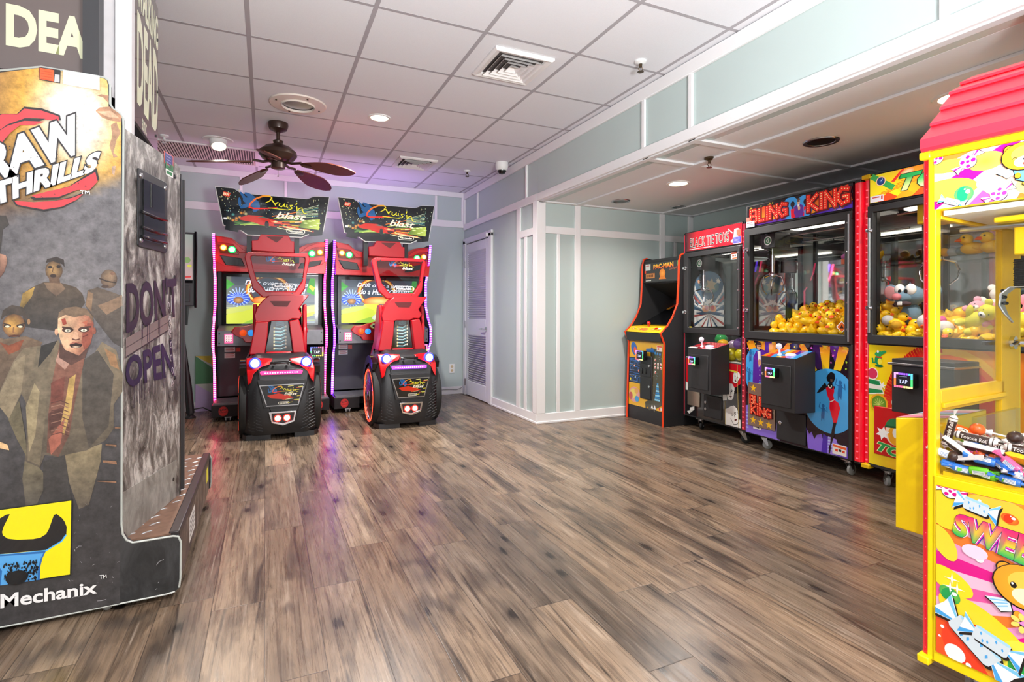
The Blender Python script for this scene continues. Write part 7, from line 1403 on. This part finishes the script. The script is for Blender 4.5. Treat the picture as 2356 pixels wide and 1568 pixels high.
# header art
a = Art((0, -.0008, 0)); X0, X1, Z0, Z1 = .004, w-.004, 1.390, 1.534; a.rect(.006, Z0, w-.01, Z1, '#f4a8c8'); a.setclip([(.006, Z0), (w-.01, Z0), (w-.01, Z1), (.006, Z1)]); 
def sunburst(a, cx_, cz_, R_, n, ph=0):
    cs = ['#ec98c8', '#e0108c', '#f2c0da', '#ea58a4', '#f0b8d4', '#ee7c30']; a.rays(cx_, cz_, R_, n, cs, ph, 1.02)
sunburst(a, .30, 1.62, .6, 44, .1)
for x, z, rx, rz_, c in ((.035, 1.44, .07, .03, '#f8d038'), (.04, 1.505, .05, .018, '#f8d838'), (.12, 1.50, .04, .025, '#f8a838'), (.17, 1.44, .06, .04, '#f8c0a0'), (.24, 1.42, .06, .03, '#f8e068'), (.33, 1.45, .08, .05, '#f8b060')): a.ell(x, z, rx, rz_, c, mix(c, '#ffffff', .15))
def sweetie(a, x, z, s, ro, c1, c2):
    R = lambda P: [(x+s*(u*cos(ro)-v*sin(ro)), z+s*(u*sin(ro)+v*cos(ro))) for u, v in P]
    for sg_ in (-1, 1):
        a.poly(R([(sg_*.8, .1), (sg_*2.0, .75), (sg_*1.9, .1), (sg_*2.0, -.65), (sg_*.8, -.1)]), '#1a1a1c'); a.poly(R([(sg_*.8, .12), (sg_*1.95, .8), (sg_*1.8, .1), (sg_*1.95, -.55), (sg_*.8, -.05)]), '#fdf4f8'); a.poly(R([(sg_*.9, .1), (sg_*1.9, .5), (sg_*1.85, .2), (sg_*.9, 0)]), c1)
    a.ell(*R([(0, -.1)])[0], s, s*.95, '#1a1a1c'); a.ell(x, z, s, s*.95, c2)
    for u, v, q in ((-.5, .4, .28), (.4, .5, .25), (0, 0, .22), (-.4, -.5, .26), (.55, -.3, .3)): a.ell(*R([(u, v)])[0], s*q, s*q*.9, c1, rot=ro)
def toffee(a, P0, P1, wd, c='#d4e2ec'):
    dx, dz = P1[0]-P0[0], P1[1]-P0[1]; L = hypot(dx, dz); ux, uz = dx/L, dz/L; nx, nz = -uz, ux
    R = lambda u, v: (P0[0]+ux*u*L+nx*v*wd, P0[1]+uz*u*L+nz*v*wd)
    for off, cc in (((.012*wd/.03, -.018*wd/.03), '#121418'), ((0, 0), None)):
        T = lambda P: [(R(u, v)[0]+off[0]*.25, R(u, v)[1]+off[1]*.25) for u, v in P]
        for s0, s1 in ((.24, 0.), (.76, 1.)):
            a.poly(T([(s0, .16), (s1, .85), (s1*.9+s0*.1, .25), (s1, -.85), (s0, -.16)]), cc or '#f4f8fc'); 
            if not cc: a.poly(T([(s0, .14), (s1, .8), (s1*.95+s0*.05, .5), (s0, .05)]), '#7ac8f0'); a.poly(T([(s0, -.14), (s1, -.8), (s1*.95+s0*.05, -.4), (s0, -.05)]), '#48a8ec')
        a.poly(T([(.22, .38), (.26, .5), (.74, .5), (.78, .38), (.78, -.38), (.74, -.5), (.26, -.5), (.22, -.38)]), cc or c)
    a.poly([R(u, v) for u, v in ((.22, .4), (.26, .5), (.74, .5), (.78, .4), (.74, .3), (.26, .3))], '#a8dcf8')
    for u, v in ((.32, .1), (.45, -.2), (.56, .15), (.68, -.1), (.38, -.3)): a.poly([R(u, v+.12), R(u+.03, v), R(u+.02, v-.14), R(u-.01, v)], '#48a8ec')
def jelly(a, x, z, rx, rz_, c, ro=0.):
    a.ell(x, z, rx, rz_, mix(c, '#f8f040', .55), mix(c, '#f8e838', .2), ro); a.ell(x-rx*.15, z, rx*.55, rz_*.9, c, c, ro); a.ell(x+rx*.4, z+rz_*.25, rx*.24, rz_*.26, '#fdfdfd'); a.ell(x+rx*.1, z+rz_*.6, rx*.1, rz_*.1, '#fdfdfd')
jelly(a, .074, 1.421, .022, .022, '#20b070'); a.ell(.121, 1.442, .02, .02, '#d8f0c0'); jelly(a, .188, 1.468, .02, .02, '#e83a20'); sweetie(a, .083, 1.507, .019, .7, '#e0189a', '#fdf4f8'); sweetie(a, .148, 1.408, .018, .5, '#e83a9a', '#fdf4f8'); toffee(a, (.018, 1.418), (.078, 1.392), .016); sweetie(a, .012, 1.532, .016, .4, '#d8188a', '#fdf4f8')
def teddy(a, x, z, s, flip=1, suit='#68b8e8', laugh=True, body=True):
    """plain cartoon teddy with small wings"""
    X = lambda u, v: (x+flip*s*u, z+s*v); E = lambda u, v, ru, rv, c, c2=None, ro=0: a.ell(*X(u, v), s*ru, s*rv, c, c2, ro*flip)
    if body:
        for c, g in (('#141416', .04), (None, 0)):
            a.poly([X(-.50-g, -.55), X(-1.25-g, -.75-g), X(-.95, -.95-g), (X(-.75, -1.15-g)), X(-.30, -.95)], c or '#dff0fc')
        for q in range(3): a.line([X(-.55, -.65-.1*q), X(-1.1+.12*q, -.82-.09*q)], s*.05, '#8ac8f0')
        a.poly([X(-.55, -.35), X(.55, -.40), X(.70, -1.35), X(.2, -1.6), X(-.35, -1.35)], '#141416'); a.poly([X(-.50, -.38), X(.5, -.4), X(.66, -1.32), X(.2, -1.54), X(-.32, -1.3)], suit)
        E(-.25, -1.1, .17, .2, '#141416'); E(-.24, -1.08, .14, .17, '#f0a028'); E(.15, -1.62, .2, .13, '#141416'); E(.15, -1.6, .17, .10, '#f0a028')
    for s_ in (-1, 1): E(s_*.62, .58, .30, .28, '#141416'); E(s_*.62, .58, .25, .23, '#f0a028'); E(s_*.60, .56, .14, .13, '#8a3a18')
    E(0, .05, 1.03, .86, '#141416'); E(0, .07, .98, .82, '#f8b830', '#f0a028'); E(.15, .18, .7, .52, '#fccb50'); E(.12, -.28, .55, .34, '#fdeacc')
    for u in (-.38, .48):
        if laugh: a.line([X(u-.12, -.05), X(u, .03), X(u+.12, -.03)], s*.045, '#3a2418')
        else: E(u, .05, .10, .12, '#101010'); E(u-.03, .10, .035, .045, '#ffffff')
    E(.12, -.12, .13, .10, '#303034'); E(.08, -.08, .04, .03, '#ffffff'); a.line([X(.12, -.2), X(.12, -.34)], s*.03, '#3a2418'); E(.12, -.40, .11, .12, '#d83a2a')
teddy(a, .196, 1.492, .042); teddy(a, .46, 1.475, .05, -1, '#f088c0', False)
a.setclip(None); a.build('header_art', 'print_gloss', t, label='pastel header art with sweets and a teddy')
MB().box(.055, .58, -.001, .004, 1.376, 1.388).build('header_strip', 'acrylic', t, bevel=.002)
# lower side art
a = Art((0, -.0008, 0)); X0, X1, Z0, Z1 = .013, w-.05, .147, .614; a.rect(X0, Z0, X1, Z1, '#f8b840'); a.setclip([(X0, Z0), (X1, Z0), (X1, Z1), (X0, Z1)]); sunburst(a, .36, .40, .8, 52, .03)
for x, z, rx, rz_, c, ro in ((.04, .56, .05, .06, '#f8d828', 0), (.15, .60, .10, .05, '#f8901c', 0), (.14, .57, .08, .05, '#fcc838', 0), (.03, .46, .025, .05, '#fcd830', .5), (.045, .36, .055, .03, '#fce020', -.4), (.07, .28, .06, .035, '#fcd820', -.7), (.12, .26, .11, .05, '#fcdc28', -.5), (.04, .20, .06, .06, '#f8501c', 0), (.11, .19, .09, .07, '#f83818', -.6), (.19, .16, .08, .05, '#fc8a28', -.5), (.20, .22, .05, .05, '#f8e848', 0), (.22, .19, .05, .06, '#28b048', .5), (.33, .22, .12, .07, '#fcc828', 0), (.45, .30, .12, .1, '#f870b0', 0), (.5, .5, .1, .1, '#fcd040', 0)): a.ell(x, z, rx, rz_, mix(c, '#ffffff', .08), c, ro)
for x, z, r_ in ((.057, .166, .030), (.087, .150, .008), (.028, .225, .006), (.022, .196, .004), (.11, .60, .005), (.11, .445, .012)): a.ell(x, z, r_*.8, r_*.75, '#fdfdfd', rot=-.5)
jelly(a, .045, .322, .026, .020, '#10a050', -.6); jelly(a, .172, .572, .018, .013, '#e83818', -.3); a.ell(.10, .46, .028, .018, '#f4d8f0')
for x, z in ((.050, .366), (.046, .343), (.062, .345)): a.star(x, z, .018, '#fdfdfd', 0, 4, .18)
sweetie(a, .046, .607, .020, -.1, '#d8108a', '#fdf4f8'); toffee(a, (.056, .592), (.150, .573), .034)
# lettering with the rainbow fill
rain = lambda u, v: mix('#18b060', '#f8e030', min(1, v*2.2)) if v < .45 else mix('#f8e030', '#f02078', min(1, (v-.45)*2.6))
qf = quadmap([(.050, .492), (.250, .455), (.262, .54), (.060, .553)])
for ow_, c in ((.10, '#2a2a9a'), (.075, '#e020a8'), (.045, '#fbe8f8')): a.text('SWEET', 0, 0, 1, 1, c, .03+ow_, 0, fn=qf)
a.text('SWEET', 0, 0, 1, 1, rain, .045, 0, fn=qf, out='#3a1430', ow=.012); qf = quadmap([(.12, .40), (.30, .37), (.30, .44), (.12, .47)]); qf = quadmap([(.31, .46), (.52, .44), (.53, .53), (.32, .55)])
for ow_, c in ((.10, '#2a2a9a'), (.075, '#e020a8')): a.text('LAND', 0, 0, 1, 1, c, .03+ow_, 0, fn=qf)
a.text('LAND', 0, 0, 1, 1, rain, .045, 0, fn=qf)
teddy(a, .205, .405, .066, 1, '#f890d8', False)
for q in range(7): an = q*.9; a.ell(.20+.018*cos(an), .318+.016*sin(an), .009, .006, '#fce070', rot=an)
toffee(a, (.022, .292), (.178, .158), .052); toffee(a, (.072, .262), (.200, .222), .040); toffee(a, (.25, .20), (.42, .25), .05); sweetie(a, .48, .36, .03, .4, '#d8108a', '#fdf4f8')
a.setclip(None); a.build('side_art', 'print_gloss', t, label='bright side art with rainbow lettering, teddy and sweets')
lightmat('canopy_dim', '#fff6e6', .9)
# inside: gantry, scoop claw, candy tray
MB().box(.02, w-.03, .02, d-.02, .640, .652).build('candy_tray', 'yellow_metal', t); MB().box(.02, w-.03, .02, d-.02, 1.372, 1.386).build('inner_top', 'white_plastic', t); MB().box(.10, w-.08, .26, .36, 1.366, 1.372).build('canopy_light', 'canopy_dim', t)
m = MB().cyl((.03, .10, 1.335), (w-.04, .10, 1.335), .007); m.cyl((.03, .50, 1.335), (w-.04, .50, 1.335), .007); m.build('gantry_rail', 'steel', t)
g = MB().box(.128, .26, .16, .40, 1.26, 1.355).box(.11, .28, .08, .52, 1.345, 1.36).build('claw_carriage', 'yellow_paint', t, bevel=.004)
MB().lathe((.127, .25, 1.375), (1, 0, 0), [(0, 0), (.02, 0), (.02, .006), (.012, .008), (.012, .02), (.02, .022), (.02, .03), (0, .03)], 18).build('pulley', 'white_plastic', g)
n = 110; MB().tube([(.118+.014*cos(i*.75), .25+.014*sin(i*.75), 1.255-.085*i/n) for i in range(n)], .0032, 5).build('coiled_cable', 'rubber', g)
mat('scoop_metal', '#c4cace', .3, .9)
MB().cyl((.17, .25, 1.27), (.17, .25, 1.17), .010).cyl((.17, .25, 1.195), (.17, .25, 1.155), .03).build('claw_hub', 'steel', g)
for i in range(3):
    an = radians(186+120*i); u = Vector((cos(an), sin(an), 0)); s_ = Vector((-sin(an), cos(an), 0)); B = MB(); base = Vector((.17, .25, 1.175)); rows = []
    for j, (o_, z, hw) in enumerate(((.03, .0, .020), (.07, .0, .032), (.09, -.02, .034), (.095, -.055, .030), (.085, -.08, .018), (.07, -.105, .005))):
        rows.append([base+u*o_+s_*(hw*q)+Vector((0, 0, z)) for q in (-1, -.5, 0, .5, 1)])
    B.loft(rows, caps=False); c_ = B.build('scoop_finger', 'scoop_metal', g); so = c_.modifiers.new('thick', 'SOLIDIFY'); so.thickness = .004
    m = MB()
    for j in range(3):
        for q in (-1, 0, 1): m.ell(base+u*(.088-.002*j)+s_*(.013*q+(.006 if j % 2 else 0))+Vector((0, 0, -.012-.018*j)), (.005, .005, .005), nu=8, nv=6)
    m.build('scoop_holes', 'black_metal', c_)
# candy: every sweet a thing
mat('wrap_brown', '#38201a', .3, coat=.4); mat('wrap_white', '#f2ecea', .35); mat('wrap_blue', '#2c7ade', .25, coat=.4); mat('wrap_green', '#6cc828', .25, coat=.4); mat('wrap_pink', '#f0609a', .25, coat=.4); mat('wrap_orange', '#f0641c', .3, coat=.3); mat('wrap_yellow', '#f4c41c', .3, coat=.3); mat('wrap_red', '#d8242c', .3, coat=.3); mat('stick_white', '#f6f4f0', .5)
CG = 'wrapped sweets in the candy crane'
def candy_bar(L=.075, r_=.0095, ends='wrap_white', m_='wrap_brown', txt='Tootsie Roll'):
    t_ = thing('chocolate_roll', 'dark brown wrapped roll with white lettering and white ends', 'candy', group=CG)
    MB().cyl((-L/2, 0, 0), (L/2, 0, 0), r_, n=14).build('roll', m_, t_); e = MB()
    for s in (-1, 1): e.cyl((s*L/2, 0, 0), (s*(L/2+.006), 0, 0), r_*1.01, r_*.5, 12).loft([[(s*(L/2+.004), -.004, 0), (s*(L/2+.004), .004, 0)], [(s*(L/2+.022), -.012, .003), (s*(L/2+.022), .012, -.003)]], caps=False).cyl((s*(L/2-.008), 0, 0), (s*(L/2-.002), 0, 0), r_*1.03, n=14)
    e.build('wrapper_end', ends, t_); a = Art((0, 0, 0))
    for k, an in enumerate((0, pi/2, pi, -pi/2)):
        b = Art((0, -sin(an)*(r_+.0008)*1.0, cos(an)*(r_+.0008)), (1, 0, 0), (0, cos(an), sin(an))); b.text(txt, 0, 0, L*.72, r_*1.0, '#f4ecea', .012); b.h = 0
        n0 = len(a.v); a.v += b.v; a.c += b.c; a.f += [tuple(i+n0 for i in f_) for f_ in b.f]
    a.build('wrapper_print', 'print', t_); return t_
def flat_bar():
    t_ = thing('chocolate_bar', 'flat brown wrapped chocolate bar with white lettering', 'candy', group=CG)
    MB().box(-.040, .040, -.011, .011, -.006, .006).build('bar', 'wrap_brown', t_, bevel=.003); e = MB()
    for s in (-1, 1): e.loft([[(s*.038, -.0115, 0), (s*.038, .0115, 0)], [(s*.055, -.013, .002), (s*.055, .013, -.002)]], caps=False)
    e.box(-.0402, .0402, -.0113, -.0085, -.0062, .0062).box(-.0402, .0402, .0085, .0113, -.0062, .0062).build('wrapper_end', 'wrap_white', t_); a = Art((0, 0, .0068), (1, 0, 0), (0, 1, 0)); a.text('Tootsie Roll', 0, 0, .068, .011, '#f4ecea', .015); a.build('wrapper_print', 'print', t_); return t_
def taffy(col, word):
    t_ = thing('wrapped_taffy', '%s twist-wrapped chewy sweet' % word, 'candy', group=CG)
    MB().lathe((-.02, 0, 0), (1, 0, 0), [(0, 0), (.009, .001), (.0105, .006), (.0105, .034), (.009, .039), (0, .04)], 12).build('sweet', col, t_); e = MB()
    for s in (-1, 1): e.loft([[(s*.018, .005*cos(q), .005*sin(q)) for q in [i*pi/4 for i in range(9)]], [(s*.026, .003*cos(q), .003*sin(q)) for q in [i*pi/4 for i in range(9)]], [(s*.040, .013*cos(q)*(1+.2*(i % 2)), .006*sin(q)+.003*(i % 2)) for i, q in enumerate([i*pi/4 for i in range(9)])]], caps=False)
    e.build('wrapper_twist', col, t_); a = Art((0, -.0108, 0)); a.rect(-.012, -.005, .012, .005, '#f0f4f8'); [a.rect(-.010, -.003+.003*i, .010, -.002+.003*i, '#5a8ac8') for i in range(3)]; a.build('wrapper_print', 'print', t_); return t_
def lolly(col, word):
    t_ = thing('lollipop', '%s wrapped lollipop with a white stick' % word, 'candy', group=CG)
    MB().ell((0, 0, 0), (.017, .017, .016)).build('pop', col, t_); MB().cyl((.012, 0, 0), (.075, 0, 0), .0022, n=8).build('stick', 'stick_white', t_); MB().lathe((.012, 0, 0), (1, 0, 0), [(.010, 0), (.005, .006), (.009, .016)], 12).build('wrapper', 'wrap_white', t_); return t_
def packet(col, word, txt=None):
    t_ = thing('candy_packet', '%s square candy packet with pinched ends' % word, 'candy', group=CG)
    MB().loft([[(-.026, -.015, 0), (-.026, .015, 0), (-.026, .015, .001), (-.026, -.015, .001)], [(-.018, -.016, -.006), (-.018, .016, -.006), (-.018, .016, .007), (-.018, -.016, .007)], [(.018, -.016, -.006), (.018, .016, -.006), (.018, .016, .007), (.018, -.016, .007)], [(.026, -.015, 0), (.026, .015, 0), (.026, .015, .001), (.026, -.015, .001)]], closed=True).build('packet', col, t_)
    a = Art((0, 0, .0075), (1, 0, 0), (0, 1, 0)); a.ell(0, 0, .012, .007, '#f4e8d8'); a.line([(-.008, -.003), (.0, .003), (.008, -.002)], .003, '#3a2018'); a.build('packet_print', 'print', t_); return t_
PRO = [candy_bar(), flat_bar(), candy_bar(.05, .0085), taffy('wrap_blue', 'blue'), taffy('wrap_green', 'green'), taffy('wrap_pink', 'pink'), lolly('wrap_orange', 'orange'), lolly('wrap_brown', 'dark brown'), packet('wrap_orange', 'orange'), packet('wrap_yellow', 'yellow'), packet('wrap_red', 'red'), taffy('wrap_white', 'white')]
wts = [5, 4, 4, 4, 4, 3, 2, 2, 2, 2, 2, 3]; r = random.Random(21); used = set()
heap = lambda x, y: .654+.040*math.exp(-((y-.16)/.13)**2)+.018*math.exp(-((x-.1)/.1)**2)
MB().loft([[(x, y, heap(x, y)+.0) for x in [.022+i*.0305 for i in range(20)]] for y in [.022+j*.0288 for j in range(20)]], caps=False).build('tray_bed', 'wrap_brown', t)
def put(i, x, y, z, rot, sc=1.):
    p = MSW @ Vector((x, y, z)); e = (rot[0], rot[1], rot[2]+SWR)
    if i not in used: used.add(i); o = PRO[i]; o.location = p; o.rotation_euler = e; o.scale = (sc,)*3
    else: clone(PRO[i], p, e, sc)
for k, (x, y, z) in enumerate(settle(150, .022, .42, .016, .50, lambda x, y: heap(x, y), .0175, 31, 90)):
    i = r.choices(range(12), wts)[0]; put(i, x, y, z-.004, (r.uniform(-.5, .5), r.uniform(-.35, .35), r.uniform(-.9, .9) if r.random() < .7 else r.uniform(0, 6.3)), r.uniform(.95, 1.15))
zt_ = .715
for i, x, y, z, rot in ((1, .045, .05, zt_, (-.9, .55, -.1)), (0, .075, .07, zt_+.035, (0, .1, .05)), (1, .10, .055, zt_+.01, (-.8, .08, 0)), (0, .02, .06, zt_+.045, (0, -1.35, .2)), (3, .035, .03, .672, (.2, .12, 0)), (3, .062, .026, .668, (0, .1, .2)), (4, .10, .026, .672, (.3, -.1, .1)), (4, .115, .03, .665, (0, .1, -.2)), (3, .165, .024, .664, (0, .12, 0)), (5, .165, .03, .705, (0, .6, -.2)), (0, .18, .09, .735, (0, .1, .3)), (9, .175, .05, .715, (-.9, .1, .0)), (8, .03, .11, .755, (.5, .3, .3)), (6, .06, .13, .765, (0, .2, .5)), (7, .145, .12, .760, (0, -.4, .6)), (2, .135, .035, .665, (0, .05, 0)), (11, .02, .03, .70, (0, .3, .4)), (11, .19, .03, .68, (0, .2, .4))): put(i, x, y, z, rot, 1.1)
MB().box(.05, .062, .12, .44, .652, .80).box(.05, .20, .115, .12, .652, .66).build('prize_chute', 'acrylic', t)
for x, y, tr in ((.08, .07, .6), (w-.08, .08, 0.), (.08, d-.08, .3), (w-.08, d-.08, .5)): caster(t, x, y, 'steel', 'grey_rubber', tr)
assert len(used) == len(PRO)
